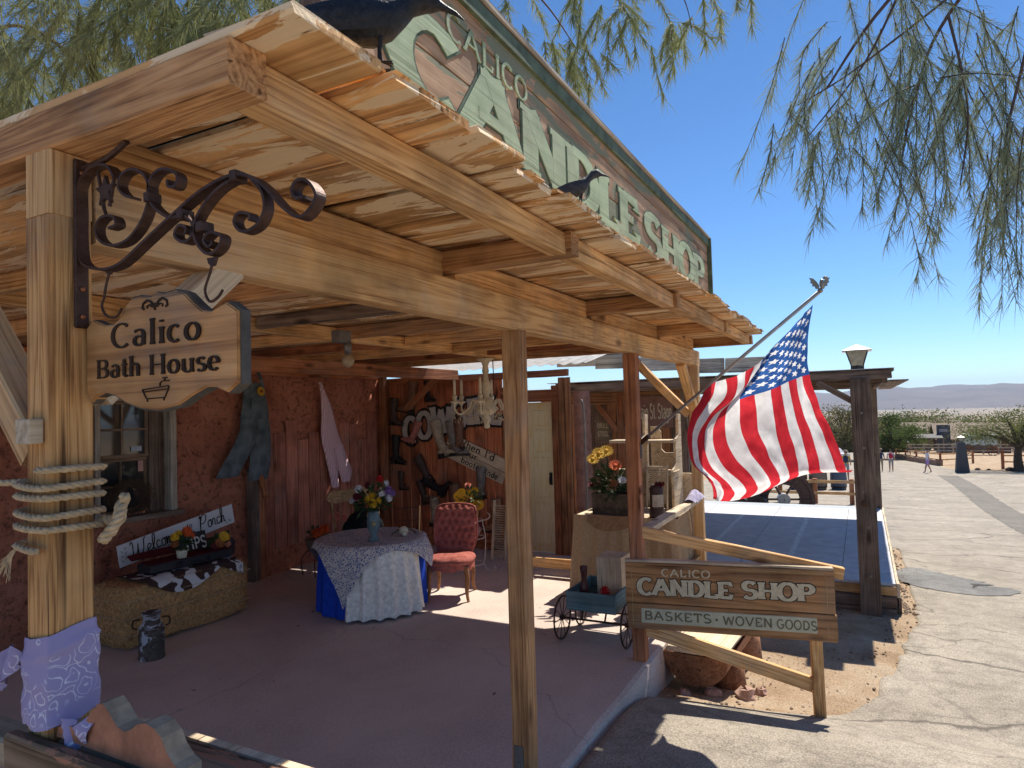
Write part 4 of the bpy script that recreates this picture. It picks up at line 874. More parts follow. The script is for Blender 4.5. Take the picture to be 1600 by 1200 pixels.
BOOTS = [  # y, z, toe dir (+1 = image right = -Y), tilt deg, scale, colour, label
 (6.14, 1.86, 1, 5, .95, 'dark', 'dark boot beside the corner post, highest at the left'),
 (5.82, 2.05, -1, -10, 1.15, 'brown', 'large rust brown boot turned left near the top of the wall'),
 (5.52, 2.16, 1, 0, .75, 'black', 'small black boot above the cowgirl lettering'),
 (6.12, 1.30, 1, 5, 1.0, 'black', 'black boot low beside the corner, below the cowgirl lettering'),
 (5.80, 1.55, -1, -24, .95, 'pink', 'pink topped boot under the letter C'),
 (5.30, 1.42, 1, -14, 1.30, 'cream', 'tall cream boot in the middle of the wall, left of its pair'),
 (5.10, 1.44, 1, -4, 1.20, 'grey', 'pale grey boot paired with the tall cream boot'),
 (4.98, 1.50, -1, 6, 1.1, 'brown', 'brown boot beside the end of the slanting plank sign'),
 (5.55, 1.02, -1, 32, 1.05, 'dark', 'dark boot tipped over beneath the pink topped boot'),
 (5.36, .82, 1, -58, 1.0, 'black', 'black boot hanging sideways in the cluster of dark boots'),
 (6.02, .88, 1, 0, .65, 'dark', 'small dark boot above the bouquet'),
 (5.10, .56, -1, 0, 1.2, 'brown', 'brown work boot with a wide sole above the red chair'),
 (5.46, .42, 1, 4, 1.0, 'cream', 'stitched cream boot just right of the bouquet'),
 (4.66, .84, -1, 0, 1.05, 'grey', 'grey brown boot under the slanting plank sign'),
 (4.80, .42, 1, 0, .8, 'mauve', 'maroon boot above the back of the red chair'),
 (4.44, .40, -1, 0, 1.1, 'tan', 'tan boot beside the sunflowers'),
 (4.46, -.02 + .16, 1, 8, .95, 'grey', 'grey boot low on the wall behind the plant stand'),
 (5.62, .70, 1, -14, .85, 'dark', 'dark ankle boot below the tipped over boot'),
]
for y, z, td, tilt, s, colr, lab in BOOTS:
    first = colr not in protos
    if first: protos[colr] = boot_proto('boot', LEA[colr], SOLE)
    # local x -> -Y*td ; local y -> +-X
    rot = Matrix.Rotation(R(-90 if td > 0 else 90), 3, 'Z') @ Matrix.Rotation(R(tilt), 3, 'Y')
    loc = (7.945, y, z - .04)
    o = protos[colr] if first else copy_tree(protos[colr], loc)
    o.location = loc; o.rotation_euler = rot.to_euler(); o.scale = (s * .98,) * 3; tag(o, lab, 'boot', 'boots hung on the plank wall')
# signs on the boot wall
cg = thing('cowgirl_sign', (7.99, 5.3, 1.6), 'arched grey cut-out cowgirl lettering on the plank wall', 'sign')
ar = lambda f: .0 + 1.15 * math.sin(f * 1.9) * .62
GREYL = plain('grey_letter_paint', (.46, .42, .38), .7, var=.12)
build(lettering('COWGIRL', (7.985, 5.96, 1.46), (0, -1, 0), (0, 0, 1), .36, 1.62, .32, .16, serif=.2, grow=.09, depth=.008, gap=.06, arch=ar), 'letter_backing', BLACK, cg, recalc=False)
build(lettering('COWGIRL', (7.985, 5.96, 1.46), (0, -1, 0), (0, 0, 1), .36, 1.62, .32, .16, serif=.2, depth=.016, gap=.06, arch=ar), 'lettering', GREYL, cg, recalc=False)
ps = thing('plank_sign', (7.98, 4.8, 1.3), 'slanting pale plank sign with hand painted black writing', 'sign')
dv = Vector((0, -1, -.415)).normalized(); pu = Vector((0, -.415, 1)).normalized() * 1; pu = Vector((0, dv.z, -dv.y)).normalized()
o0 = Vector((7.975, 5.16, 1.60))
timber('sign_plank', o0 - pu * .09, o0 - pu * .09 + dv * 1.02, .02, .165, PALEW, ps, upv=pu); timber('sign_plank', o0 - pu * .262 - dv * .08, o0 - pu * .262 + dv * 1.02, .02, .165, PALEW, ps, upv=pu)
mb = MB()
for tx, a, c_, h, w in (("When I'd", .17, .105, .10, .62), ('Your', .22, .20, .085, .32), ('boots', .31, .32, .085, .30), ('Unde', .68, .32, .085, .25)): build(lettering(tx, o0 + Vector((-.0115, 0, 0)) + dv * a - pu * c_, dv, pu, h, w, .13, .10, depth=.003, gap=.12), 'writing', BLACK, ps, recalc=False)
# ================================================================ things along the adobe wall
# hay bale
HAY = plain('hay', (.60, .33, .13), .95, var=.45, scale=40, bump=1.0)
hb = thing('hay_bale', (4.03, 5.7, 0), 'rectangular hay bale bound with pale twine against the adobe wall', 'hay bale')
mb = MB(); n = 9
def hb_p(u, v_, w): return Vector((3.42 + 1.25 * u, 5.42 + .52 * v_, .02 + .50 * w))
bm = bmesh.new(); bmesh.ops.create_cube(bm, size=1); bmesh.ops.subdivide_edges(bm, edges=bm.edges, cuts=11, use_grid_fill=True)
for q in bm.verts:
    c = q.co; e = sum(1 for a in c if abs(a) > .41) ; rnd = .94 if e >= 3 else (.975 if e == 2 else 1)
    p = Vector((c.x * 1.26 * rnd, c.y * .52 * rnd, c.z * .50 * rnd)); p += Vector([noise.noise((c.x * 7 + k * 9, c.y * 7, c.z * 7)) * .022 for k in range(3)])
    q.co = p
me = bpy.data.meshes.new('bale'); bm.to_mesh(me); bm.free(); me.materials.append(HAY); me.polygons.foreach_set('use_smooth', [True] * len(me.polygons))
o = bpy.data.objects.new('bale', me); o.matrix_basis = Matrix.Translation((4.04, 5.68, .265)); link(o, hb)
mb = MB()
for i in range(5200):
    f = random.random()
    if f < .55: p = Vector((random.uniform(3.43, 4.65), 5.415 + random.uniform(-.006, .012), random.uniform(.03, .50))); d = Vector((random.uniform(-.4, .4), random.uniform(-.35, .1), random.uniform(-1, 1)))
    elif f < .8: p = Vector((random.uniform(3.43, 4.65), random.uniform(5.42, 5.92), .515)); d = Vector((random.uniform(-1, 1), random.uniform(-1, 1), random.uniform(0, .4)))
    else: p = Vector((3.415, random.uniform(5.42, 5.92), random.uniform(.03, .5))); d = Vector((random.uniform(-.4, .1), random.uniform(-1, 1), random.uniform(-1, 1)))
    d.normalize(); L = random.uniform(.02, .06); sd = d.cross(Vector((random.random(), random.random(), random.random()))).normalized() * .0016
    mb.add([p - d * L / 2 - sd, p - d * L / 2 + sd, p + d * L / 2], [(0, 1, 2)])
tag(build(mb, 'straw', plain('straw', (.68, .42, .19), .9, var=.5, scale=30, bump=0), hb, recalc=False), kind='stuff')
for z in (.13, .27, .41):
    mb = MB(); mb.tube([(3.40, 5.93, z), (3.402, 5.41, z), (4.03, 5.398, z + .004), (4.68, 5.41, z), (4.68, 5.93, z)], .0035, 5); build(mb, 'twine', ROPE, hb)
# cowhide cloth, open instrument case, flowers on the bale
m, nt, b = base('cowhide'); v = coords(nt, (9, 9, 9), rnd=False); n1 = N(nt, 'TexNoise', i_Scale=1.0, i_Detail=1.0); lnk(nt, v, n1.inputs[0]); r1 = ramp(nt, [(.47, (.66, .64, .63)), (.5, (.06, .03, .025))]); lnk(nt, n1.outputs[0], r1.inputs[0]); lnk(nt, r1.outputs[0], b.inputs['Base Color']); b.inputs['Roughness'].default_value = .9
ch = MB(); rows = []
for i in range(24):
    u = i / 23; row = []
    for j in range(12):
        w = j / 11; x = 3.60 + .98 * u; y = 5.45 + .40 * w - .05 * math.sin(u * 3.1); z = .545 + .006 * noise.noise((u * 6, w * 6, 0))
        if w < .15: y = 5.405 - .008; z -= (.15 - w) * (.9 * abs(math.sin(u * 4.2)) + .2)
        row.append((x, y, z))
    rows.append(row)
ch.grid(rows); tag(build(ch, 'cowhide_cloth', m, smooth=True), 'brown and white cowhide cloth lying on the hay bale', 'cloth')
ic = thing('instrument_case', (4.2, 5.66, .55), 'open dark instrument case with maroon lining on the hay bale', 'case')
CASE = plain('black_case', (.03, .026, .03), .5); MAR = cloth('maroon_velvet', (.10, .014, .018)); 
def case_out(x0, x1, w0, w1): return [(x0, -w0), (x0 + .1, -w0 * 1.08), (x0 + .42 * (x1 - x0), -w1 * .85), (x1 - .08, -w1), (x1, -w1 * .7), (x1, w1 * .7), (x1 - .08, w1), (x0 + .42 * (x1 - x0), w1 * .85), (x0 + .1, w0 * 1.08), (x0, w0)]
po = case_out(3.74, 4.62, .10, .15)
mb = MB(); mb.prism([(x, 5.66 + y, .556) for x, y in po], (0, 0, 1), .075); build(mb, 'case_base', CASE, ic, bevel=.008)
mb = MB(); mb.prism([(3.76 + (x - 3.74) * .97, 5.66 + y * .9, .632) for x, y in po], (0, 0, 1), .006); build(mb, 'lining', MAR, ic)
mb = MB(); mb.prism([(x, 5.83 + .10 * ((y + .15) / .3), .635 + .06 * ((y + .15) / .3)) for x, y in po], (0, -.95, .3), .05); build(mb, 'lid', MAR, ic, bevel=.006)
mb = MB(); mb.box((4.02, 5.50, .60), (.06, .02, .035)); mb.box((4.32, 5.505, .60), (.06, .02, .035)); mb.tube(cr([(4.10, 5.50, .60), (4.13, 5.47, .585), (4.21, 5.47, .585), (4.24, 5.50, .60)], 5), .008, 6); build(mb, 'handle', CASE, ic)
tp = thing('tip_board', (4.30, 5.74, .64), 'small dark tip board with white letters leaning in the instrument case', 'sign')
mb = MB(); mb.box((4.30, 5.76, .725), (.30, .02, .17), Matrix.Rotation(R(-18), 3, 'X')); build(mb, 'board', CASE, tp)
build(lettering('TIPS', (4.19, 5.715, .66), (1, 0, 0), (0, .3, .95), .11, .24, .18, .14, depth=.004, gap=.12), 'lettering', WHITE, tp, recalc=False)
PETAL = {k: plain('petal_' + k, c, .7, var=.2, scale=50, bump=.3) for k, c in dict(yellow=(.72, .44, .03), orange=(.72, .13, .03), red=(.5, .02, .02), white=(.72, .70, .72), purple=(.25, .13, .38), burgundy=(.16, .02, .03), salmon=(.6, .2, .13), rust=(.38, .12, .04)).items()}
LEAF = plain('dark_leaf', (.045, .085, .03), .6, var=.4, scale=30)
BLM = {}
def blossom(parent, c, r, colr, style='pom', dirv=(0, -.3, .95)):
    key = (colr, style)
    if key not in BLM:
        mb = MB()
        if style == 'pom':
            mb.ball((0, 0, 0), .62, 8, 6)
            for i in range(46):
                z = 1 - 2 * (i + .5) / 46; a = i * 2.4; q = Vector((math.sqrt(1 - z * z) * math.cos(a), math.sqrt(1 - z * z) * math.sin(a), z)); t = q.cross(Vector((.3, .2, .9))).normalized(); s_ = q.cross(t)
                mb.add([q * .5 - t * .26, q * .5 + t * .26, q * 1.0 + t * .18 + s_ * .08, q * 1.0 - t * .18 + s_ * .08], [(0, 1, 2, 3)])
        else:
            mb.ball((0, 0, .08), (.28, .28, .14), 8, 5)
            for lay in range(2):
                for i in range(14):
                    a = 2 * math.pi * (i + lay * .5) / 14; d = Vector((math.cos(a), math.sin(a), 0)); t = Vector((-math.sin(a), math.cos(a), 0))
                    mb.add([d * .22, d * .6 + t * .15 + Vector((0, 0, .1 - lay * .12)), d * 1.05 + Vector((0, 0, .12 - lay * .16)), d * .6 - t * .15 + Vector((0, 0, .1 - lay * .12))], [(0, 1, 2, 3)])
        me = bpy.data.meshes.new('blossom'); me.from_pydata([tuple(p) for p in mb.v], [], mb.f); me.materials.append(PETAL[colr]); BLM[key] = me
    o = bpy.data.objects.new('blossom', BLM[key]); o.matrix_basis = Matrix.Translation(c) @ Vector(dirv).to_track_quat('Z', 'Y').to_matrix().to_4x4() @ Matrix.Rotation(random.uniform(0, 6), 4, 'Z') @ Matrix.Scale(r, 4); link(o, parent); return o
def leaves(parent, c, rad, n, mat=None, ln=.07, name='foliage', down=0.2):
    mb = MB(); c = Vector(c)
    for i in range(n):
        d = Vector((random.gauss(0, 1), random.gauss(0, 1), abs(random.gauss(0, 1)) - down)).normalized(); p = c + d * rad * random.uniform(.3, 1); t = d.cross(Vector((random.random(), random.random(), 1))).normalized() * ln * .22; e = (d + Vector((0, 0, random.uniform(-.6, .5)))).normalized() * ln
        mb.add([p, p + e * .5 + t, p + e, p + e * .5 - t], [(0, 1, 2, 3)])
    return tag(build(mb, name, mat or LEAF, parent, recalc=False), kind='stuff')
fp = thing('flower_pot', (4.02, 5.55, .64), 'small cream pot of yellow and orange flowers on the instrument case', 'flowers')
mb = MB(); mb.lathe([(.04, .642), (.048, .70), (.05, .71), (.043, .71)], (4.04, 5.56, 0), 16); build(mb, 'pot', CREAM, fp, smooth=True)
leaves(fp, (4.03, 5.55, .76), .07, 60); mb = MB()
for c, r_, k in (((3.95, 5.53, .845), .040, 'yellow'), ((3.99, 5.54, .865), .036, 'yellow'), ((4.07, 5.53, .875), .048, 'orange'), ((4.11, 5.52, .84), .036, 'orange'), ((3.94, 5.52, .79), .035, 'rust')):
    blossom(fp, c, r_, k); mb.tube([(4.03, 5.555, .70), c], .003, 4)
build(mb, 'stem', LEAF, fp)
fp = thing('flower_bunch', (4.42, 5.56, .64), 'bunch of yellow and rust daisies lying on the instrument case', 'flowers')
leaves(fp, (4.42, 5.56, .68), .08, 50)
for c, r_, k in (((4.47, 5.52, .755), .062, 'yellow'), ((4.40, 5.50, .71), .055, 'rust'), ((4.35, 5.51, .69), .04, 'burgundy'), ((4.49, 5.51, .69), .045, 'salmon')): blossom(fp, c, r_, k, 'daisy', (0, -.8, .5))
ln = thing('black_lantern', (4.64, 5.62, .55), 'small black lantern at the right end of the hay bale', 'lantern')
mb = MB(); mb.lathe([(.05, .55), (.062, .58), (.07, .66), (.05, .70), (.02, .72), (.02, .76), (.01, .78)], (4.62, 5.66, 0), 14); build(mb, 'lantern_body', CASE, ln, smooth=True)
# welcome sign
ws = thing('welcome_sign', (4.35, 6.05, .55), 'white plank sign with black script lettering leaning above the hay bale', 'sign')
d = Vector((4.98 - 3.735, 0, .882 - .673)); L = d.length; d.normalize(); uv = Vector((-d.z, .0, d.x)); wc = Vector((4.36, 6.02, .777))
timber('board', wc - d * L / 2, wc + d * L / 2, .018, .205, plain('white_board', (.68, .68, .69), .6, var=.06), ws, upv=uv, rough=.0005)
SCR = {'W': [(0, .8), (.08, .95), (.16, .8), (.14, .25), (.25, .02), (.42, .3), (.5, .75), (.47, .25), (.6, .02), (.8, .3), (.88, .85), (1.0, 1.0)], 'e': [(0, .1), (.2, .25), (.28, .42), (.15, .5), (.06, .3), (.14, .04), (.35, .1)], 'l': [(0, .08), (.2, .5), (.24, .95), (.12, .95), (.08, .5), (.12, .1), (.26, .06)], 'c': [(.3, .42), (.16, .5), (.05, .28), (.14, .04), (.34, .12)], 'o': [(.2, .5), (.06, .35), (.1, .06), (.28, .08), (.32, .36), (.2, .5), (.38, .44)], 'm': [(.0, .45), (.06, .5), (.05, .05), (.16, .45), (.24, .42), (.22, .05), (.34, .45), (.42, .42), (.4, .08), (.5, .08)], 'P': [(.1, .8), (.22, .95), (.15, .4), (.1, -.15), (.2, .6), (.38, .98), (.6, .92), (.6, .65), (.4, .42), (.2, .45)], 'r': [(0, .1), (.12, .52), (.24, .42), (.22, .1), (.34, .08)], 'h': [(0, .1), (.18, .6), (.2, 1.0), (.08, .9), (.06, .02), (.16, .4), (.28, .42), (.28, .08), (.4, .1)]}
SW = {'W': 1.0, 'e': .34, 'l': .26, 'c': .33, 'o': .36, 'm': .5, 'P': .66, 'r': .33, 'h': .4}
def script(mb, txt, o, r, u, h, w=.0085, depth=.004):
    o, r, u = Vector(o), Vector(r), Vector(u); x = 0; n_ = r.cross(u)
    for k, chh in enumerate(txt):
        pts = cr([(x + a, c_, 0) for a, c_ in SCR[chh]], 5)
        mb.strip([o + r * p.x * h + u * p.y * h + n_ * (depth + k * .0002) for p in pts], n_ * .003, w); x += SW[chh]
fo = wc + Vector((0, -.0095, 0))
mb = MB(); script(mb, 'Welcome', fo - d * .52 - uv * .055, d, uv, .155); build(mb, 'lettering', BLACK, ws, recalc=False)
mb = MB(); script(mb, 'Porch', fo + d * .20 - uv * .052, d, uv, .155); build(mb, 'lettering', BLACK, ws, recalc=False)
build(lettering('to', fo + d * .075 + uv * .02, d, uv, .05, None, .1, .08, depth=.004), 'lettering', BLACK, ws, recalc=False); build(lettering('the', fo + d * .06 - uv * .055, d, uv, .05, None, .1, .08, depth=.004), 'lettering', BLACK, ws, recalc=False)
mb = MB()
for sx, k0 in ((-.58, 6), (-.12, 3), (.55, 3)):
    for k in range(k0):
        c = fo + d * (sx + .012 * (k % 2) * (1 if k % 4 else -1) - .01) + uv * (-.07 + .022 * k if k0 > 3 else -.085 + .006 * k) + d * (.02 * k if k0 == 3 else 0); s_ = 1 if k % 2 else -1
        mb.add([c + Vector((0, -.002, 0)), c + d * s_ * .016 + uv * .016 + Vector((0, -.002, 0)), c + d * s_ * .026 + uv * .034 + Vector((0, -.002, 0)), c + d * s_ * .006 + uv * .024 + Vector((0, -.002, 0))], [(0, 1, 2, 3)])
build(mb, 'leaf_print', plain('sage_print', (.30, .36, .26), .8), ws, recalc=False)
# milk can
mc = thing('milk_can', (3.45, 5.13, 0), 'small rusty milk can with peeling white paint beside the hay bale', 'can')
RUST = wood('rusty_can', (.05, .035, .028), (.11, .082, .065), (.17, .135, .11), patch=(.52, .52, .54), patch_amt=.46, knots=False)
mb = MB(); mb.lathe([(.094, 0), (.098, .01), (.098, .02), (.094, .03), (.094, .23), (.088, .255), (.062, .295), (.058, .33), (.068, .345), (.075, .365), (.066, .366), (.05, .34)], (3.45, 5.13, 0), 24); build(mb, 'body', RUST, mc, smooth=True)
for sd in (-1, 1):
    mb = MB(); mb.tube(cr([(3.45 + sd * .06, 5.13 - sd * .045, .315), (3.45 + sd * .10, 5.13 - sd * .075, .31), (3.45 + sd * .105, 5.13 - sd * .08, .26), (3.45 + sd * .08, 5.13 - sd * .06, .245)], 5), .007, 6); build(mb, 'handle', IRON, mc)
# wreath on the sill
wr = MB()
for i in range(900):
    a = random.uniform(0, 6.28); c = Vector((4.12 + .17 * math.cos(a), 6.42 + random.uniform(-.035, .035), 1.14 + .15 * math.sin(a))); t = Vector((-math.sin(a), random.uniform(-.5, .5), math.cos(a) + random.uniform(-.6, .6))); t.normalize(); p = c + Vector([random.gauss(0, .022) for _ in range(3)]); s_ = t.cross(Vector((0, 1, .2))).normalized() * .0022
    wr.add([p - t * .03 - s_, p - t * .03 + s_, p + t * .03 + s_, p + t * .03 - s_], [(0, 1, 2, 3)])
tag(build(wr, 'twig_wreath', plain('dry_twigs', (.085, .055, .035), .9, bump=0), recalc=False), 'round dry twig wreath standing on the window sill', 'wreath')
# garments
def garment(name, loc_pts, mat, label, cat):
    """loc_pts: rows of (left x, right x, z, bulge)"""
    pass
DENIM = cloth('blue_denim', (.085, .11, .125), (.18, .215, .235), scale=7)
ov = thing('overalls', (5.5, 6.28, 1.18), 'faded blue denim overalls with a flower pin hanging on the adobe wall', 'overalls')
def limb(mb, rows, ny=6.30, th=.05, n=14, fold=.012, nf=3):
    G = []
    for k, (a, c_, z) in enumerate(cr([(q[0], q[1], q[2]) for q in rows], 4)):
        row = []
        for j in range(n + 1):
            an = 2 * math.pi * j / n; u = .5 - .5 * math.cos(an); x = a + (c_ - a) * u
            row.append((x, ny - th * math.sin(an) * (1 if math.sin(an) > 0 else .4) - fold * math.sin(u * 6.28 * nf + k * .35) * (1 if math.sin(an) > 0 else 0), z))
        G.append(row)
    mb.grid(G)
mb = MB(); limb(mb, [(5.39, 5.67, 2.30), (5.38, 5.70, 2.15), (5.36, 5.73, 2.0), (5.34, 5.75, 1.9), (5.33, 5.75, 1.77)], 6.30); build(mb, 'bib', DENIM, ov, smooth=True)
mb = MB(); limb(mb, [(5.335, 5.58, 1.88), (5.31, 5.56, 1.75), (5.20, 5.47, 1.55), (5.06, 5.36, 1.36), (4.98, 5.29, 1.24)], 6.285, .065); build(mb, 'leg', DENIM, ov, smooth=True)
mb = MB(); limb(mb, [(5.50, 5.745, 1.88), (5.49, 5.76, 1.72), (5.47, 5.76, 1.5), (5.45, 5.75, 1.3), (5.43, 5.72, 1.17)], 6.30, .055); build(mb, 'leg', DENIM, ov, smooth=True)
for x0, x1 in ((5.42, 5.40), (5.63, 5.60)):
    mb = MB(); mb.strip([(x0, 6.25, 2.24), (x1, 6.255, 2.34), (x1 + .02, 6.32, 2.43)], (.045, 0, 0), .006); build(mb, 'strap', DENIM, ov)
mb = MB(); mb.box((5.53, 6.237, 2.06), (.17, .006, .13)); build(mb, 'pocket', DENIM, ov)
blossom(ov, (5.57, 6.225, 2.20), .06, 'yellow', 'daisy', (0, -1, .15)); mb = MB(); mb.ball((5.57, 6.21, 2.20), .02, 8, 6); build(mb, 'flower_centre', PETAL['rust'], ov, smooth=True)
PINK = cloth('pink_stripe_cotton', (.62, .38, .43), (.76, .60, .62), scale=260, pattern='stripe')
ro = thing('pink_romper', (6.8, 6.28, .98), 'pink striped romper hanging by one strap on the adobe wall', 'clothes')
mb = MB(); limb(mb, [(6.59, 6.61, 2.33), (6.62, 6.68, 2.22), (6.63, 6.79, 2.03), (6.64, 6.85, 1.9), (6.62, 6.93, 1.70), (6.64, 7.0, 1.52), (6.66, 7.02, 1.45)], 6.30, .04, fold=.012); build(mb, 'bodice', PINK, ro, smooth=True)
mb = MB(); limb(mb, [(6.65, 6.86, 1.50), (6.70, 6.90, 1.30), (6.76, 6.90, 1.10), (6.80, 6.92, .93)], 6.295, .04); build(mb, 'leg', PINK, ro, smooth=True)
mb = MB(); limb(mb, [(6.84, 7.03, 1.50), (6.88, 7.10, 1.3), (6.95, 7.18, 1.12), (7.0, 7.15, .98)], 6.30, .04); build(mb, 'leg', PINK, ro, smooth=True)
mb = MB(); mb.tube([(5.15, 6.22, 2.50), (6.1, 6.20, 2.47), (7.3, 5.9, 2.40), (8.0, 5.0, 2.42)], .005, 5); tag(build(mb, 'wall_wire', WHITE), 'thin white wire strung below the porch ceiling', 'wire')
lb = thing('porch_lamp', (3.64, 3.2, 2.28), 'bare glass bulb on a socket under the porch ceiling', 'lamp')
mb = MB(); mb.box((3.6, 3.22, 2.455), (.12, .08, .085)); build(mb, 'junction_box', plain('galvanised', (.22, .21, .20), .5, .6), lb, bevel=.004)
mb = MB(); mb.lathe([(.028, 2.42), (.03, 2.38), (.022, 2.335)], (3.64, 3.2, 0), 12); build(mb, 'socket', plain('galvanised', (.22, .21, .20), .5, .6), lb, smooth=True)
mb = MB(); mb.lathe([(.018, 2.34), (.04, 2.31), (.045, 2.285), (.035, 2.255), (.012, 2.24), (.002, 2.239)], (3.64, 3.2, 0), 14); build(mb, 'bulb', plain('amber_bulb', (.4, .3, .2), .15), lb, smooth=True)
# flowers in the dark corner
ps_ = thing('corner_planter', (6.05, 5.85, 0), 'small dark planter with orange flowers on bent wire legs in the dark corner', 'planter')
mb = MB(); mb.lathe([(.10, .28), (.14, .40), (.15, .42), (.12, .42)], (6.05, 5.85, 0), 16); build(mb, 'pot', DARKW, ps_, smooth=True)
for k in range(4):
    a = k * 1.57 + .6; mb = MB(); mb.tube(cr([(6.05 + .10 * math.cos(a), 5.85 + .10 * math.sin(a), .30), (6.05 + .19 * math.cos(a), 5.85 + .19 * math.sin(a), .18), (6.05 + .17 * math.cos(a), 5.85 + .17 * math.sin(a), 0)], 5), .007, 5); build(mb, 'leg', IRON, ps_)
leaves(ps_, (6.05, 5.85, .46), .10, 40)
for k in range(6): blossom(ps_, (6.05 + random.uniform(-.12, .12), 5.80 + random.uniform(-.1, .06), .50 + random.uniform(-.03, .06)), .055, 'orange')
for k in range(3): blossom(ps_, (6.32 + .07 * k, 5.82, .62 + random.uniform(-.02, .02)), .055, 'salmon')

# litter on the porch floor
mb = MB(); random.seed(21)
for i in range(150):
    x, y = random.uniform(1.5, 7.8), random.choice((random.uniform(1.6, 6.2), random.uniform(5.9, 6.3))); a = random.uniform(0, 6.28); l = random.choice((.006, .01, .014, .03)); d_ = Vector((math.cos(a), math.sin(a), 0)); t_ = Vector((-d_.y, d_.x, 0)) * l * random.uniform(.12, .4)
    p = Vector((x, y, .003)); mb.add([p - d_ * l, p + t_ + Vector((0, 0, .003)), p + d_ * l, p - t_ + Vector((0, 0, .002))], [(0, 1, 2, 3)])
tag(build(mb, 'leaf_litter', plain('dry_litter', (.14, .09, .055), .95, bump=0), recalc=False), 'dry leaf bits and twigs scattered over the porch floor', 'litter', kind='stuff')
# ================================================================ table group
TC = Vector((5.30, 4.40, 0)); TH = .665
BLUE = cloth('royal_blue_cloth', (.02, .07, .48)); CRS = cloth('cream_pleated_cloth', (.90, .85, .76)); LACE = cloth('lace_cloth', (.62, .57, .52), (.14, .16, .30), scale=46, pattern='lace'); LACE2 = cloth('lace_cloth_front', (.64, .58, .49), (.20, .17, .14), scale=46, pattern='lace')
rt_ = thing('round_table', (TC.x, TC.y, 0), 'round table under blue, cream and lace cloths on the porch', 'table')
mb = MB(); mb.lathe([(.50, TH - .03), (.50, TH)], TC, 32); build(mb, 'table_top', PINE, rt_)
for k in range(4):
    a = k * 1.57 + .4; mb = MB(); mb.tube([TC + Vector((.32 * math.cos(a), .32 * math.sin(a), TH - .03)), TC + Vector((.36 * math.cos(a), .36 * math.sin(a), 0))], [.025, .018], 8); build(mb, 'leg', PINE, rt_)
def drape(a0, a1, r0, r1, z0, z1, nf, amp, mat, name, label, cat, nseg=120, hem=None):
    rows = []
    for i in range(15):
        f = i / 14; row = []
        for j in range(nseg + 1):
            a = a0 + (a1 - a0) * j / nseg; hz = hem(a) if hem else z1
            am = amp * min(1, f * 1.6); w = math.sin(a * nf + .7 * math.sin(a * 3.1)) * am + .4 * math.sin(a * nf * 2.1 + 1) * am * .5
            r_ = r0 + (r1 - r0) * f + w; row.append(TC + Vector((r_ * math.cos(a), r_ * math.sin(a), z0 + (hz - z0) * f)))
        rows.append(row)
    mb = MB(); mb.grid(rows); o = build(mb, name, mat, None, smooth=True); return tag(o, label, cat)
mb = MB(); ang = lambda d_: R(d_)
# viewer lies towards angle ~ 218 deg
drape(0, 2 * math.pi, .505, .53, TH + .002, .015, 16, .016, BLUE, 'blue_tablecloth', 'royal blue tablecloth hanging to the floor on the round table', 'tablecloth', 220)
drape(R(195), R(275), .525, .61, TH - .01, .03, 26, .030, CRS, 'cream_table_skirt', 'cream pleated skirt on the front of the round table', 'tablecloth', 160)
rows = []
vd = R(222)
for i in range(22):
    f = i / 21; row = []
    for j in range(120):
        a = 2 * math.pi * j / 119
        pts4 = max(abs(math.cos(a - R(59))), abs(math.sin(a - R(59)))); ext = .62 / pts4 * .92     # a square cloth laid over the round top
        s_ = f * ext
        if s_ < .535: p = TC + Vector((s_ * math.cos(a), s_ * math.sin(a), TH + .012 + .003 * noise.noise((s_ * 9, a * 2, 0))))
        else:
            dr = s_ - .535; fl = .03 * math.sin(a * 9) * min(1, dr * 6); p = TC + Vector(((.545 + fl * .5 + dr * .12) * math.cos(a), (.545 + fl * .5 + dr * .12) * math.sin(a), TH + .010 - dr * (1.55 + .5 * math.sin(2 * a + 1))))
        if s_ >= .535: p += Vector((.045 * math.cos(a), .045 * math.sin(a), 0)) * min(1, (s_ - .535) * 8)
        row.append(p)
    rows.append(row)
mb = MB(); mb.grid(rows[1:]); tag(build(mb, 'lace_tablecloth', LACE, smooth=True), 'cream lace overlay draped over the top of the round table', 'tablecloth')
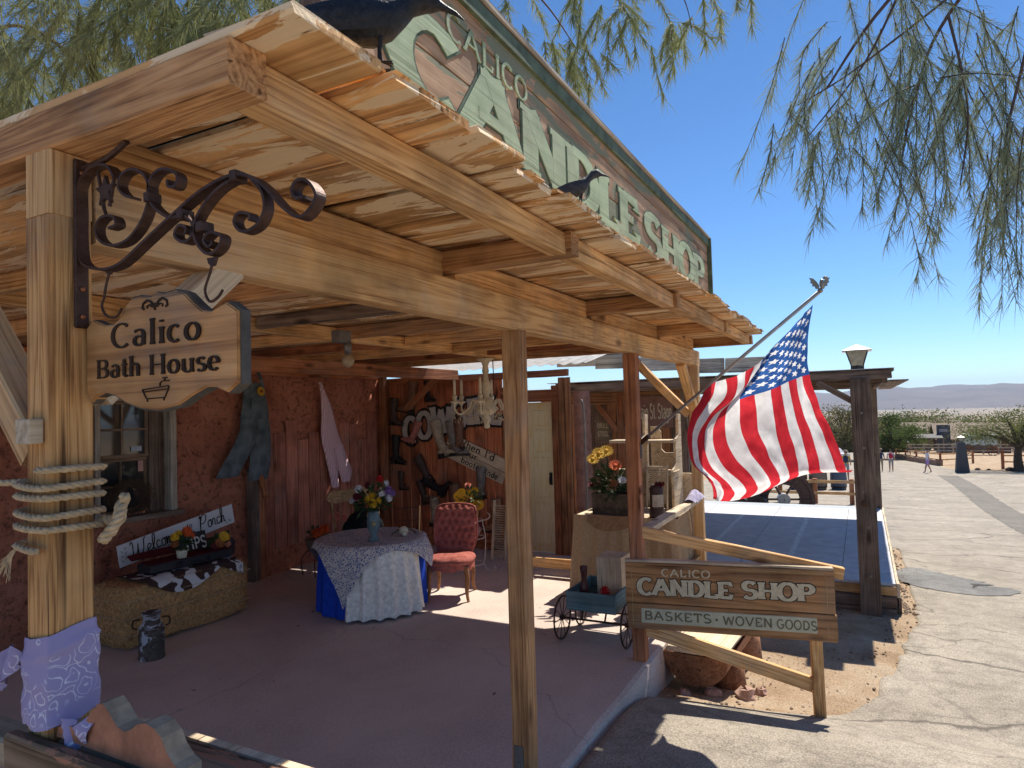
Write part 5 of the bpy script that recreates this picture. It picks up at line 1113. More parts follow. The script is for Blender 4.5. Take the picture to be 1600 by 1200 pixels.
# vase and bouquet
vb = thing('bouquet', (5.28, 4.38, TH + .02), 'blue grey vase of red, white, yellow and purple flowers on the round table', 'flowers')
VASE = plain('blue_grey_ceramic', (.13, .19, .21), .3, var=.25)
VX = Vector((5.12, 4.22, TH + .016))
mb = MB(); mb.lathe([(.055, 0), (.057, .012), (.038, .035), (.030, .06), (.045, .085), (.062, .14), (.066, .20), (.055, .25), (.048, .265), (.056, .285), (.045, .285)], VX, 22); build(mb, 'vase', VASE, vb, smooth=True)
mb = MB(); mb.ball(VX + Vector((-.05, -.04, .17)), (.02, .02, .022), 8, 6, jit=.3); build(mb, 'vase_relief', plain('gilt', (.42, .34, .18), .4, .3), vb)
leaves(vb, VX + Vector((0, 0, .38)), .15, 160, ln=.085, down=.6)
mb = MB()
sr = Vector((.463, -.886, 0)); 
for (a, z, r_, k, dd) in ((-.03, .40, .042, 'yellow', -.08), (.02, .37, .044, 'yellow', -.1), (.07, .39, .040, 'yellow', -.08), (.0, .44, .036, 'yellow', -.04), (.09, .46, .042, 'white', -.04), (.155, .41, .040, 'white', -.02), (.13, .55, .034, 'white', 0), (-.14, .50, .040, 'white', 0), (-.20, .39, .038, 'white', 0), (.07, .59, .036, 'red', 0), (-.10, .44, .04, 'burgundy', -.03), (-.16, .43, .036, 'burgundy', -.02), (.155, .48, .045, 'purple', -.02), (.18, .45, .038, 'purple', .02), (-.06, .53, .036, 'burgundy', .03), (-.21, .36, .034, 'rust', 0), (.03, .50, .036, 'salmon', .03), (-.05, .36, .036, 'salmon', -.06)):
    c = VX + sr * a + Vector((0, 0, z)) + Vector((.886, .46, 0)) * dd; blossom(vb, c, r_, k); mb.tube([VX + Vector((0, 0, .27)), c], .003, 4)
build(mb, 'stem', LEAF, vb)
for dx, dz in ((-.24, .30), (-.27, .27)): pass
sk_ = thing('animal_skull', (5.45, 4.18, TH + .02), 'small pale animal skull at the back of the round table', 'skull')
mb = MB(); mb.ball((5.46, 4.12, TH + .06), (.045, .05, .042), 10, 8); mb.ball((5.42, 4.08, TH + .038), (.03, .03, .026), 8, 6); build(mb, 'cranium', CREAM, sk_, smooth=True)
for sd in (-1, 1): mb = MB(); mb.tube(cr([(5.46 + sd * .03, 4.12 - sd * .03, TH + .07), (5.46 + sd * .07, 4.12 - sd * .06, TH + .05), (5.44 + sd * .085, 4.10 - sd * .09, TH + .03)], 4), [.012] * 8 + [.004], 6); build(mb, 'horn', plain('bone_horn', (.14, .10, .07), .5), sk_)
wb = thing('wire_basket', (5.5, 4.3, TH + .02), 'dark wire easel basket behind the vase on the round table', 'basket')
mb = MB(); B0 = Vector((5.50, 4.22, TH + .02))
for i in range(7): mb.tube([B0 + sr * (-.02 + .035 * i) + Vector((0, 0, .05)), B0 + sr * (-.04 + .042 * i) + Vector((0, 0, .25 + .02 * math.sin(i)))], .0025, 4)
for z in (.12, .25): mb.tube([B0 + sr * -.04 + Vector((0, 0, z)), B0 + sr * .22 + Vector((0, 0, z + .01))], .004, 4)
build(mb, 'wires', IRON, wb)
timber('side_stick', B0 + sr * .215 + Vector((0, 0, 0)), B0 + sr * .225 + Vector((0, 0, .27)), .014, .014, PINE, wb)
# rocking chair behind
rc = thing('rocking_chair', (5.95, 5.05, 0), 'old wooden rocking chair behind the round table', 'chair')
ax = Vector((.83, -.56, 0)).normalized(); dp = Vector((.56, .83, 0)).normalized(); O = Vector((5.98, 5.15, 0))
rows = []
for i in range(13):
    f = i / 12 - .5; row = []
    for z in (0, 1): row.append(None)
mb = MB(); poly = []
top = [(-.30, .90), (-.33, .95), (-.31, 1.01), (-.25, 1.04), (-.12, 1.035), (0, 1.05), (.12, 1.06), (.25, 1.055), (.31, 1.02), (.32, .95), (.28, .91), (.1, .905), (-.1, .895), (-.22, .89)]
mb.prism([O + ax * a + Vector((0, 0, z)) + dp * .1 for a, z in top], dp, .03); build(mb, 'crest_rail', wood('oak_finish', (.18, .09, .04), (.36, .21, .10), (.48, .31, .16)), rc, bevel=.006)
OAK = MATS['oak_finish']
for k in range(7):
    a = -.27 + .09 * k; mb = MB(); mb.tube(cr([O + ax * a * .85 + Vector((0, 0, .42)), O + ax * a * .95 + dp * .06 + Vector((0, 0, .65)), O + ax * a + dp * .11 + Vector((0, 0, .92))], 4), [.014, .012, .016, .018, .014, .011, .012, .012, .012] if k in (0, 6) else .009, 8); build(mb, 'spindle', OAK, rc, smooth=True)
mb = MB(); mb.box(O + dp * -.2 + Vector((0, 0, .41)), (.56, .5, .035), frame(ax)); build(mb, 'seat', OAK, rc, bevel=.01)
for a in (-.22, .22):
    for dd in (-.36, 0): mb = MB(); mb.tube([O + ax * a + dp * dd + Vector((0, 0, .4)), O + ax * a * 1.1 + dp * (dd * 1.1) + Vector((0, 0, .06))], .018, 8); build(mb, 'leg', OAK, rc, smooth=True)
    mb = MB(); mb.strip(cr([O + ax * a * 1.1 + dp * -.6 + Vector((0, 0, .11)), O + ax * a * 1.1 + dp * -.2 + Vector((0, 0, .03)), O + ax * a * 1.1 + dp * .12 + Vector((0, 0, .035)), O + ax * a * 1.1 + dp * .4 + Vector((0, 0, .10))], 6), ax * .03, .035); build(mb, 'rocker', OAK, rc)
bear = thing('toy_bear', (5.85, 4.95, .43), 'black plush bear with a pale muzzle sitting in the rocking chair', 'toy')
PL = cloth('black_plush', (.012, .012, .013)); 
mb = MB(); Q = O + dp * -.12
mb.ball(Q + Vector((0, 0, .62)) , (.19, .18, .20), 14, 10); mb.ball(Q + dp * -.05 + ax * .03 + Vector((0, 0, .80)), (.115, .11, .105), 12, 9); mb.ball(Q + ax * -.17 + dp * -.08 + Vector((0, 0, .60)), (.07, .07, .13), 10, 7); mb.ball(Q + ax * .17 + dp * -.08 + Vector((0, 0, .60)), (.07, .07, .13), 10, 7); mb.ball(Q + ax * -.05 + Vector((0, 0, .89)), .035, 8, 6); mb.ball(Q + ax * .11 + Vector((0, 0, .885)), .035, 8, 6)
build(mb, 'body', PL, bear, smooth=True)
mb = MB(); mb.ball(Q + dp * -.15 + ax * .08 + Vector((0, 0, .775)), (.062, .06, .055), 12, 8); build(mb, 'muzzle', plain('beige_plush', (.42, .29, .2), .9), bear, smooth=True)
mb = MB(); mb.ball(Q + dp * -.205 + ax * .085 + Vector((0, 0, .79)), .014, 8, 6); build(mb, 'nose', BLACK, bear, smooth=True)
# tufted chair
tcq = thing('tufted_chair', (5.88, 3.82, 0), 'dusty rose tufted side chair with wooden legs beside the round table', 'chair')
VEL = cloth('rose_velvet', (.34, .095, .075), (.44, .145, .115), scale=18); LEGW = wood('chair_leg_wood', (.12, .045, .018), (.30, .13, .05), (.40, .20, .09))
cf = Vector((-.93, -.36, 0)).normalized(); cs = Vector((.36, -.93, 0)).normalized(); O = Vector((5.88, 3.83, 0))   # facing the viewer's left-front; cs = viewer's right
def CP(a, f, z): return O + cs * a + cf * f + Vector((0, 0, z))
rows = []; NU, NV = 40, 40
bt = [(u / NU, v_ / NV) for u in range(NU + 1) for v_ in range(NV + 1)]
butt = [(-.18 + .072 * i + (.036 if j % 2 else 0), .50 + .075 * j) for j in range(6) for i in range(6)]
for u in range(NU + 1):
    row = []; a0 = u / NU * 2 - 1
    for v_ in range(NV + 1):
        f = v_ / NV; hw = .175 + .055 * math.sin(math.pi * min(1, f * .75 + .1)); a = a0 * hw; tops = .865 + .035 * math.cos(a0 * 1.45 * 1.1); z = .40 + f * (tops - .40) - .0
        dd = min((a - p[0]) ** 2 + (z - p[1]) ** 2 for p in butt) ** .5; puff = .035 * math.sqrt(max(0, 1 - a0 ** 4)) * math.sqrt(max(0, min(1, (1 - f) * 9))) - .028 * math.exp(-(dd / .017) ** 2)
        row.append(CP(a, -.20 - .09 * f + puff + .03 * a0 * a0, z))
    rows.append(row)
mb = MB(); mb.grid(rows)
rows2 = [[CP((u / 12 * 2 - 1) * (.175 + .055 * math.sin(math.pi * min(1, (v_ / 12) * .75 + .1))), -.235 - .09 * v_ / 12, .40 + v_ / 12 * (.865 + .035 * math.cos((u / 12 * 2 - 1) * 1.6) - .40)) for v_ in range(13)] for u in range(13)]
mb.grid(rows2); build(mb, 'backrest', VEL, tcq, smooth=True)
mb = MB(); edge = [CP(-.175, -.20, .40)] + [CP(-(.175 + .055 * math.sin(math.pi * min(1, f * .75 + .1))), -.21 - .09 * f, .40 + f * .475) for f in (.25, .5, .75, .96)] + [CP(a, -.305, .87 + .032 * math.cos(a * 6)) for a in (-.15, -.08, 0, .08, .15)] + [CP((.175 + .055 * math.sin(math.pi * min(1, f * .75 + .1))), -.21 - .09 * f, .40 + f * .475) for f in (.96, .75, .5, .25)] + [CP(.175, -.20, .40)]
mb.tube(cr(edge, 4), .013, 8); build(mb, 'back_piping', VEL, tcq, smooth=True)
mb = MB(); rows = []
for i in range(11):
    th = math.pi * i / 10 - math.pi / 2; row = []
    for j in range(40):
        a = 2 * math.pi * j / 40; c_, s_ = math.cos(a), math.sin(a); q = (abs(c_) ** 3.2 + abs(s_) ** 3.2) ** (-1 / 3.2); k = .235 + .012 * math.cos(th); row.append(CP(q * s_ * k * (abs(math.cos(th)) ** .5 if abs(math.cos(th)) > 1e-6 else 0), q * c_ * k * (abs(math.cos(th)) ** .5 if abs(math.cos(th)) > 1e-6 else 0) + .02, .385 + .055 * math.sin(th)))
    rows.append(row + [row[0]])
mb.grid(rows); build(mb, 'seat', VEL, tcq, smooth=True)
mb = MB(); rows = []
for k in range(3):
    rows.append([CP(.232 * q * s_, .232 * q * c_ + .02, .355 - .055 * k / 2 - (.012 * math.sin(j * 1.3) if k == 2 else 0)) for j in range(41) for (c_, s_, q) in [(math.cos(2 * math.pi * j / 40), math.sin(2 * math.pi * j / 40), (abs(math.cos(2 * math.pi * j / 40)) ** 3.2 + abs(math.sin(2 * math.pi * j / 40)) ** 3.2) ** (-1 / 3.2))]])
mb.grid(rows); build(mb, 'seat_frill', VEL, tcq, smooth=True)
for a, f in ((-.18, .19), (.18, .19), (-.17, -.17), (.17, -.17)):
    mb = MB(); s_ = 1 if a > 0 else -1; g_ = 1 if f > 0 else -1; mb.tube(cr([CP(a, f, .34), CP(a + .018 * s_, f + .02 * g_, .22), CP(a + .012 * s_, f + .022 * g_, .10), CP(a + .03 * s_, f + .045 * g_, 0)], 5), [.030 - .0011 * k for k in range(16)], 8); build(mb, 'leg', LEGW, tcq, smooth=True)
# plant stand with sunflowers
st_ = thing('plant_stand', (6.75, 4.15, 0), 'curly white wire plant stand behind the tufted chair', 'stand')
SO = Vector((6.75, 4.12, 0)); WW = plain('aged_white_wire', (.55, .50, .44), .5)
for z, r_ in ((.12, .15), (.42, .16), (.62, .14)):
    mb = MB(); mb.tube([SO + Vector((r_ * math.cos(k * .2618), r_ * math.sin(k * .2618), z)) for k in range(25)], .006, 5); build(mb, 'ring', WW, st_)
for k in range(4):
    a = k * 1.57 + .5; e = Vector((math.cos(a), math.sin(a), 0))
    mb = MB(); mb.tube(cr([SO + e * .20 + Vector((0, 0, .70)), SO + e * .23 + Vector((0, 0, .66)), SO + e * .19 + Vector((0, 0, .62)), SO + e * .14 + Vector((0, 0, .60)), SO + e * .17 + Vector((0, 0, .42)), SO + e * .16 + Vector((0, 0, .2)), SO + e * .15 + Vector((0, 0, .10)), SO + e * .22 + Vector((0, 0, .01)), SO + e * .28 + Vector((0, 0, .04)), SO + e * .26 + Vector((0, 0, .09))], 5), .006, 5); build(mb, 'leg', WW, st_)
sb_ = thing('sunflower_basket', (6.75, 4.12, .63), 'wicker basket of yellow sunflowers on the wire plant stand', 'flowers')
mb = MB(); mb.lathe([(.085, .63), (.115, .78), (.125, .80), (.10, .80)], SO, 18); build(mb, 'basket', plain('wicker', (.34, .2, .09), .8, var=.4, scale=60, bump=.6), sb_, smooth=True)
leaves(sb_, SO + Vector((0, 0, .86)), .12, 90)
for k in range(13): blossom(sb_, SO + Vector((random.uniform(-.14, .08), random.uniform(-.15, .15), .86 + random.uniform(-.08, .12))), random.uniform(.05, .066), 'yellow', 'daisy', (-.8, random.uniform(-.7, .2), .35))
blossom(sb_, SO + Vector((0, .02, 1.02)), .045, 'salmon')
pf = thing('fabric_pot', (6.75, 4.1, .43), 'small pot in pink fabric on the lower shelf of the plant stand', 'pot')
mb = MB(); mb.lathe([(.08, .43), (.11, .47), (.13, .52), (.09, .55), (.06, .56)], SO, 16); build(mb, 'pot_cover', cloth('pink_gingham', (.38, .16, .14), (.5, .3, .26), 40), pf, smooth=True)
sh = thing('louvre_shutter', (7.6, 4.25, 0), 'tan louvred shutter leaning on the plank wall by the door', 'shutter')
timber('stile', (7.45, 4.06, 0), (7.55, 4.06, .74), .03, .03, PALEW, sh); timber('stile', (7.45, 4.24, 0), (7.55, 4.24, .74), .03, .03, PALEW, sh)
for k in range(22): timber('louvre', (7.46 + .1 * k / 22, 4.07, .06 + .029 * k), (7.46 + .1 * k / 22, 4.23, .06 + .029 * k), .022, .006, PALEW, sh, upv=(-.5, 0, .8), segs=1, rough=0)
# chandelier
chd = thing('chandelier', (6.5, 3.85, 1.68), 'ivory candle chandelier with crystal drops hanging from the porch ceiling', 'chandelier')
IV = plain('ivory_paint', (.70, .61, .43), .6, var=.15, scale=30); CO = Vector((6.5, 3.72, 0))
mb = MB(); mb.lathe([(.02, 1.70), (.035, 1.72), (.03, 1.76), (.05, 1.80), (.035, 1.84), (.10, 1.88), (.13, 1.93), (.10, 1.95), (.12, 2.0), (.06, 2.04), (.035, 2.06), (.05, 2.12), (.062, 2.18), (.035, 2.24), (.025, 2.30), (.04, 2.34), (.03, 2.40), (.045, 2.44), (.10, 2.475), (.10, 2.485)], CO, 18); build(mb, 'column', IV, chd, smooth=True)
for k in range(6):
    a = k * math.pi / 3 + .35; e = Vector((math.cos(a), math.sin(a), 0)); R_ = .37
    mb = MB(); mb.tube(cr([CO + e * .10 + Vector((0, 0, 1.96)), CO + e * .16 + Vector((0, 0, 2.02)), CO + e * .21 + Vector((0, 0, 1.93)), CO + e * .31 + Vector((0, 0, 1.87)), CO + e * R_ + Vector((0, 0, 1.92)), CO + e * R_ + Vector((0, 0, 1.99))], 6), .011, 6); arm = build(mb, 'arm', IV, chd, smooth=True)
    mb = MB(); mb.lathe([(.015, 1.98), (.055, 2.005), (.05, 2.01), (.018, 2.02), (.028, 2.06), (.026, 2.075)], CO + e * R_, 12); build(mb, 'cup', IV, arm, smooth=True)
    mb = MB(); mb.lathe([(.017, 2.07), (.015, 2.24), (.005, 2.27)], CO + e * R_, 8); build(mb, 'candle', IV, arm, smooth=True)
mb = MB()
for i in range(360):
    a = random.uniform(0, 6.28); r_ = random.uniform(.12, .42); p = CO + Vector((r_ * math.cos(a), r_ * math.sin(a), random.uniform(1.76, 1.93))); mb.ball(p, (.005, .005, .010), 5, 3)
tag(build(mb, 'crystal_drops', plain('amber_crystal', (.5, .4, .26), .2), chd), kind='stuff')
mb = MB(); mb.tube([CO + Vector((.03, -.09, 1.95)), CO + Vector((.02, -.085, 2.5))], .006, 5); mb.tube([CO + Vector((0, 0, 2.48)), CO + Vector((0, 0, 2.56))], .006, 5); build(mb, 'chain', IRON, chd)
# ================================================================ skirted display table by the far rail
sk2 = thing('skirted_table', (6.9, 2.2, 0), 'display table with a gathered tan burlap skirt under the flower box', 'table')
mb = MB(); mb.box((6.86, 2.18, .775), (.66, 1.02, .03)); build(mb, 'table_top', PALEW, sk2, bevel=.004)
BUR = cloth('burlap', (.40, .285, .175), (.44, .32, .20), scale=60); per = []
for a, b_, n_ in (((7.19, 2.69), (6.53, 2.69), 24), ((6.53, 2.69), (6.53, 1.67), 40), ((6.53, 1.67), (7.19, 1.67), 24)):
    for k in range(n_): per.append((a[0] + (b_[0] - a[0]) * k / n_, a[1] + (b_[1] - a[1]) * k / n_))
cen = Vector((6.86, 2.18, 0)); rows = []
for i in range(9):
    f = i / 8; row = []
    for j, (x, y) in enumerate(per):
        o = (Vector((x, y, 0)) - cen).normalized(); w = .034 * math.sin(j * 1.15 + .8 * math.sin(j * .31)) * (.4 + .6 * f); q = Vector((x, y, .79 - .77 * f)) + o * (w + .025 + .05 * f); row.append(q)
    rows.append(row)
mb = MB(); mb.grid(rows); build(mb, 'skirt', BUR, sk2, smooth=True)
rows = []
for i in range(10):
    row = []
    for j in range(9): u, w = i / 9, j / 8; row.append((6.515 - .02 - .03 * w, 2.55 - .55 * u + .05 * w * math.sin(u * 5), .795 - w * (.05 + .10 * math.sin(math.pi * min(1, u * 1.1)))))
    rows.append(row)
mb = MB(); mb.grid(rows); build(mb, 'swag', cloth('brown_swag', (.30, .18, .10)), sk2, smooth=True)
fb = thing('flower_box', (6.72, 2.35, .79), 'mossy wooden box of yellow, orange and dried flowers on the skirted table', 'flowers')
BARK = plain('mossy_bark', (.11, .08, .055), .95, var=.5, scale=14, bump=1.0)
for p0, p1, w, h in (((6.60, 2.53, .90), (6.60, 2.14, .90), .03, .22), ((6.86, 2.53, .90), (6.86, 2.14, .90), .03, .22), ((6.617, 2.53, .90), (6.843, 2.53, .90), .03, .22), ((6.617, 2.14, .90), (6.843, 2.14, .90), .03, .22)): timber('side_board', p0, p1, w, h, BARK, fb, rough=.008)
leaves(fb, (6.72, 2.34, 1.08), .20, 240, ln=.10, down=.5); leaves(fb, (6.70, 2.32, 1.12), .18, 90, plain('dried_leaf', (.20, .12, .07), .8), .09, 'dried_foliage')
mb = MB()
for c, r_, k in (((6.62, 2.52, 1.36), .07, 'yellow'), ((6.62, 2.45, 1.42), .08, 'yellow'), ((6.60, 2.36, 1.45), .075, 'yellow'), ((6.60, 2.27, 1.30), .07, 'orange'), ((6.62, 2.55, 1.10), .05, 'burgundy'), ((6.60, 2.20, 1.15), .05, 'white'), ((6.58, 2.30, 1.12), .05, 'rust')): blossom(fb, c, r_, k, 'daisy', (-.6, -.3, .6)); mb.tube([(6.72, 2.34, .95), c], .004, 4)
build(mb, 'stem', LEAF, fb)
lt = thing('old_lantern', (6.62, 1.87, .79), 'rusty old lantern bottle with a paper label on the skirted table', 'lantern')
mb = MB(); mb.lathe([(.075, .79), (.078, .82), (.07, .86), (.066, 1.02), (.07, 1.08), (.05, 1.11), (.04, 1.115)], (6.60, 1.85, 0), 16); build(mb, 'lantern_body', plain('dark_rust', (.07, .04, .035), .5, .2, .4), lt, smooth=True)
mb = MB(); rows = [[(6.60 + .0715 * math.cos(a), 1.85 + .0715 * math.sin(a), z) for a in [R(160 + 7 * k) for k in range(16)]] for z in (.90, 1.02)]; mb.grid(rows); build(mb, 'paper_label', plain('aged_paper', (.5, .43, .34), .8, var=.3), lt, recalc=False)
mb = MB(); mb.tube([(6.60, 1.85, 1.10), (6.60, 1.80, 1.30)], .006, 5); build(mb, 'handle', PALEW, lt)
for k in range(3): blossom(lt, (6.58, 1.84 - .03 * k, 1.12), .03, 'burgundy')
# stepped shelf of bleached wood, stands behind the rail
ss = thing('stepped_shelf', (7.4, 2.0, 0), 'bleached wooden stepped display shelf behind the skirted table', 'shelf')
for i, (z, x, w) in enumerate(((1.17, 7.30, .26), (1.50, 7.45, .26))): timber('shelf_board', (x, 1.80 + .03 * i, z), (x, 2.58, z), w, .03, PALEW, ss)
for yy, top_ in ((1.82, 1.62), (2.20, 1.62)):
    mb = MB(); prof = [(7.20, -.0), (7.20, 1.05), (7.17, 1.12), (7.19, 1.20), (7.28, 1.24), (7.33, 1.27), (7.33, 1.48), (7.36, 1.53), (7.44, 1.56), (7.48, 1.58), (7.48, 1.75), (7.52, 1.80), (7.60, 1.80), (7.60, 0)]
    mb.prism([(x, yy, z) for x, z in prof], (0, 1, 0), .03); build(mb, 'side_panel', PALEW, ss, bevel=.003)
mb = MB(); pf_ = [(1.66, .0), (1.66, 1.02), (1.68, 1.10), (1.74, 1.13), (1.86, 1.13), (1.86, 1.30), (1.92, 1.36), (2.02, 1.36), (2.06, 1.40), (2.06, 1.60), (2.10, 1.66), (2.18, 1.66), (2.18, 0)]
mb.prism([(7.62, y, z) for y, z in pf_], (1, 0, 0), .03); build(mb, 'front_panel', PALEW, ss, bevel=.003)
wsb = thing('washboard', (7.15, 1.97, .8), 'ribbed wooden washboard standing on the skirted table', 'washboard')
mb = MB(); 
for k in range(16): mb.box((7.08 + .003 * k, 1.98, .86 + .022 * k), (.016, .20, .013))
tag(build(mb, 'ribs', PALEW, wsb), kind='stuff'); timber('washboard_rail', (7.07, 2.09, .80), (7.13, 2.09, 1.26), .02, .02, PALEW, wsb); timber('washboard_rail', (7.07, 1.87, .80), (7.13, 1.87, 1.26), .02, .02, PALEW, wsb); timber('washboard_rail', (7.125, 2.09, 1.23), (7.125, 1.87, 1.23), .02, .04, PALEW, wsb)
# little cart
ct = thing('toy_cart', (5.3, 1.95, 0), 'small blue wooden cart with thin iron wheels on the porch edge', 'cart')
TEAL = wood('teal_paint', (.05, .10, .11), (.10, .20, .22), (.17, .28, .29), patch=(.16, .12, .09), patch_amt=.34)
z0, z1 = .27, .42
for p0, p1 in (((5.07, 2.20, .345), (5.07, 1.78, .345)), ((5.60, 2.20, .345), (5.60, 1.78, .345)), ((5.085, 1.79, .345), (5.585, 1.79, .345)), ((5.085, 2.19, .345), (5.585, 2.19, .345))): timber('side_board', p0, p1, .02, .15, TEAL, ct)
mb = MB(); mb.box((5.335, 1.99, .275), (.50, .39, .015)); build(mb, 'floor_board', TEAL, ct)
def wheel(parent, c, r_, axis_, mat, nsp=10, th=.008, hub=.02):
    c = Vector(c); u = Vector(axis_).cross(Vector((0, 0, 1))).normalized(); mb = MB(); mb.tube([c + u * r_ * math.cos(k * math.pi / 16) + Vector((0, 0, r_ * math.sin(k * math.pi / 16))) for k in range(33)], th, 6, cap=False); w_ = build(mb, 'wheel', mat, parent, smooth=True)
    for k in range(nsp):
        a = k * 2 * math.pi / nsp; mb = MB(); mb.tube([c, c + (u * math.cos(a) + Vector((0, 0, math.sin(a)))) * r_], th * .45, 4); build(mb, 'spoke', mat, w_)
    mb = MB(); mb.tube([c - Vector(axis_).normalized() * hub, c + Vector(axis_).normalized() * hub], hub, 8); build(mb, 'hub', mat, w_); return w_
for x, y, r_ in ((5.14, 2.27, .17), (5.14, 1.71, .17), (5.53, 2.26, .13), (5.53, 1.72, .13)): wheel(ct, (x, y, r_ + .006), r_, (0, 1, 0), IRON)
for x, z in ((5.14, .176), (5.53, .136)): mb = MB(); mb.tube([(x, 1.69, z), (x, 2.29, z)], .009, 6); build(mb, 'axle', IRON, ct)
mb = MB(); mb.tube([(5.2, 1.9, .27), (5.14, 1.9, .18)], .008, 5); mb.tube([(5.2, 2.1, .27), (5.14, 2.1, .18)], .008, 5); build(mb, 'bracket', IRON, ct)
wbk = thing('wood_block', (5.4, 1.9, .29), 'pale rough wooden block standing in the blue cart', 'block')
timber('block', (5.42, 1.90, .285), (5.42, 1.90, .66), .22, .26, PALEW, wbk, upv=(1, 0, 0), rough=.008)
vs_ = thing('red_bottle', (5.2, 2.1, .29), 'narrow dark red bottle standing in the blue cart', 'bottle')
mb = MB(); mb.lathe([(.035, .285), (.037, .42), (.03, .46), (.022, .50), (.03, .56), (.034, .60), (.03, .605)], (5.17, 2.08, 0), 12); build(mb, 'glass', plain('dark_red_glaze', (.08, .02, .02), .25), vs_, smooth=True)
cfl = thing('cart_flower', (5.2, 1.9, .29), 'single red flower head in the front of the blue cart', 'flowers'); blossom(cfl, (5.14, 1.89, .425), .045, 'red'); leaves(cfl, (5.14, 1.89, .39), .04, 14, ln=.04)
# ================================================================ rails, shop sign and bench at the porch edge
pr_ = thing('porch_rail', (6.0, 1.55, 0), 'sunlit top rail between the two far porch posts', 'railing')
timber('rail', (5.0, 1.56, .925), (7.07, 1.56, .915), .10, .045, PALEW, pr_); timber('rail', (5.0, 1.56, .30), (7.07, 1.56, .30), .04, .07, PINE, pr_)
pc = MB(); rows = []
for i in range(14):
    row = []
    for j in range(8): u, w = i / 13, j / 7; row.append((6.62 + .46 * u, 1.60 - .13 * w, .945 + .10 * math.sin(math.pi * w) * (0.3 + .7 * math.sin(math.pi * u)) + .02 * noise.noise((u * 7, w * 7, 1))))
    rows.append(row)
pc.grid(rows); tag(build(pc, 'lilac_scarf', cloth('lilac_cotton', (.36, .32, .50), (.55, .51, .62), 20), smooth=True), 'crumpled lilac scarf on the end of the sunlit porch rail', 'scarf')
dr = thing('door_rail', (7.0, 3.2, 0), 'low wooden rail on the floor across the yellow door', 'railing')
timber('rail', (6.98, 2.78, .15), (6.98, 3.75, .14), .04, .11, PINE, dr)
for y in (2.80, 3.73): timber('foot', (6.98, y, 0), (6.98, y, .095), .05, .05, PINE, dr)
sn = thing('shop_sign', (5.07, .9, -.33), 'wooden candle shop sign with cream letters fixed to the third porch post', 'sign')
sd_ = Vector((.1898, -.9818, 0)); sn_n = Vector((-.9818, -.1898, 0))
A0 = Vector((4.905, 1.63, 0)) + sn_n * .045; SL = 1.43
timber('sign_board', A0 + Vector((0, 0, .5975)), A0 + sd_ * SL + Vector((0, 0, .5875)), .038, .295, SHOPW, sn); timber('sign_board', A0 + sd_ * .012 + Vector((0, 0, .353)), A0 + sd_ * (SL + .006) + Vector((0, 0, .343)), .038, .185, SHOPW, sn)
timber('leg', A0 + sd_ * 1.315 - sn_n * .07 + Vector((0, 0, -.42)), A0 + sd_ * 1.30 - sn_n * .07 + Vector((0, 0, .62)), .09, .075, PINE, sn, upv=sd_)
timber('top_rail', A0 + sd_ * .10 - sn_n * .075 + Vector((0, 0, .965)), A0 + sd_ * 1.50 - sn_n * .075 + Vector((0, 0, .70)), .06, .085, PINE, sn)
timber('lower_rail', A0 + sd_ * .12 - sn_n * .075 + Vector((0, 0, .235)), A0 + sd_ * 1.275 - sn_n * .075 + Vector((0, 0, -.08)), .04, .10, PINE, sn)
def SG(a, z): return A0 + sn_n * .0192 + sd_ * a + Vector((0, 0, z - .007 * a))
LET = plain('aged_cream_letter', (.60, .52, .36), .8, var=.18, scale=40); OLV = plain('olive_letter', (.17, .15, .085), .8, var=.15)
ab_ = lambda f: .30 * math.sin(math.pi * f) * 0 - .30 * f
for tx, a, z, h, w, th, tn, sr_, gp in (('CALICO', .27, .655, .052, .34, .17, .12, 0, .16), ('CANDLE', .10, .515, .115, .66, .30, .15, .19, .05), ('SHOP', .83, .530, .115, .47, .30, .15, .19, .05)):
    if sr_: build(lettering(tx, SG(a, z), sd_, (0, 0, 1), h, w, th, tn, serif=sr_, grow=.05, depth=.002, gap=gp), 'letter_outline', BLACK, sn, recalc=False)  # dark outline painted round the big letters
    build(lettering(tx, SG(a, z), sd_, (0, 0, 1), h, w, th, tn, serif=sr_, depth=.0045, gap=gp), 'lettering', LET, sn, recalc=False)
mb = MB(); mb.box(SG(.71, .363) , (1.20, .010, .108), frame(sd_)); build(mb, 'label_plate', plain('pale_green_plate', (.52, .50, .36), .7, var=.12), sn, bevel=.004)
for tx, a, w in (('BASKETS', .135, .475), ('WOVEN', .69, .33), ('GOODS', 1.05, .26)): build(lettering(tx, SG(a, .333) + sn_n * .0055, sd_, (0, 0, 1), .062, w, .16, .12, depth=.002, gap=.14), 'lettering', OLV, sn, recalc=False)
mb = MB(); mb.tube([SG(.645, .363) + sn_n * .005, SG(.645, .363) + sn_n * .0078], .010, 8); build(mb, 'dot', OLV, sn)
mb = MB(); z_ = (.285, .725)
for p in ([(.05, .30), (.05, .70), (.08, .725), (1.35, .725), (1.38, .70), (1.38, .30)],): mb.strip([SG(a, z) + sn_n * .0012 for a, z in p], sn_n * .0016, .004)
build(mb, 'border_line', plain('gold_line', (.40, .30, .13), .7), sn)
timber('cap_strip', A0 - sn_n * .02 + Vector((0, 0, .755)), A0 - sn_n * .02 + sd_ * SL + Vector((0, 0, .745)), .07, .02, PALEW, sn)
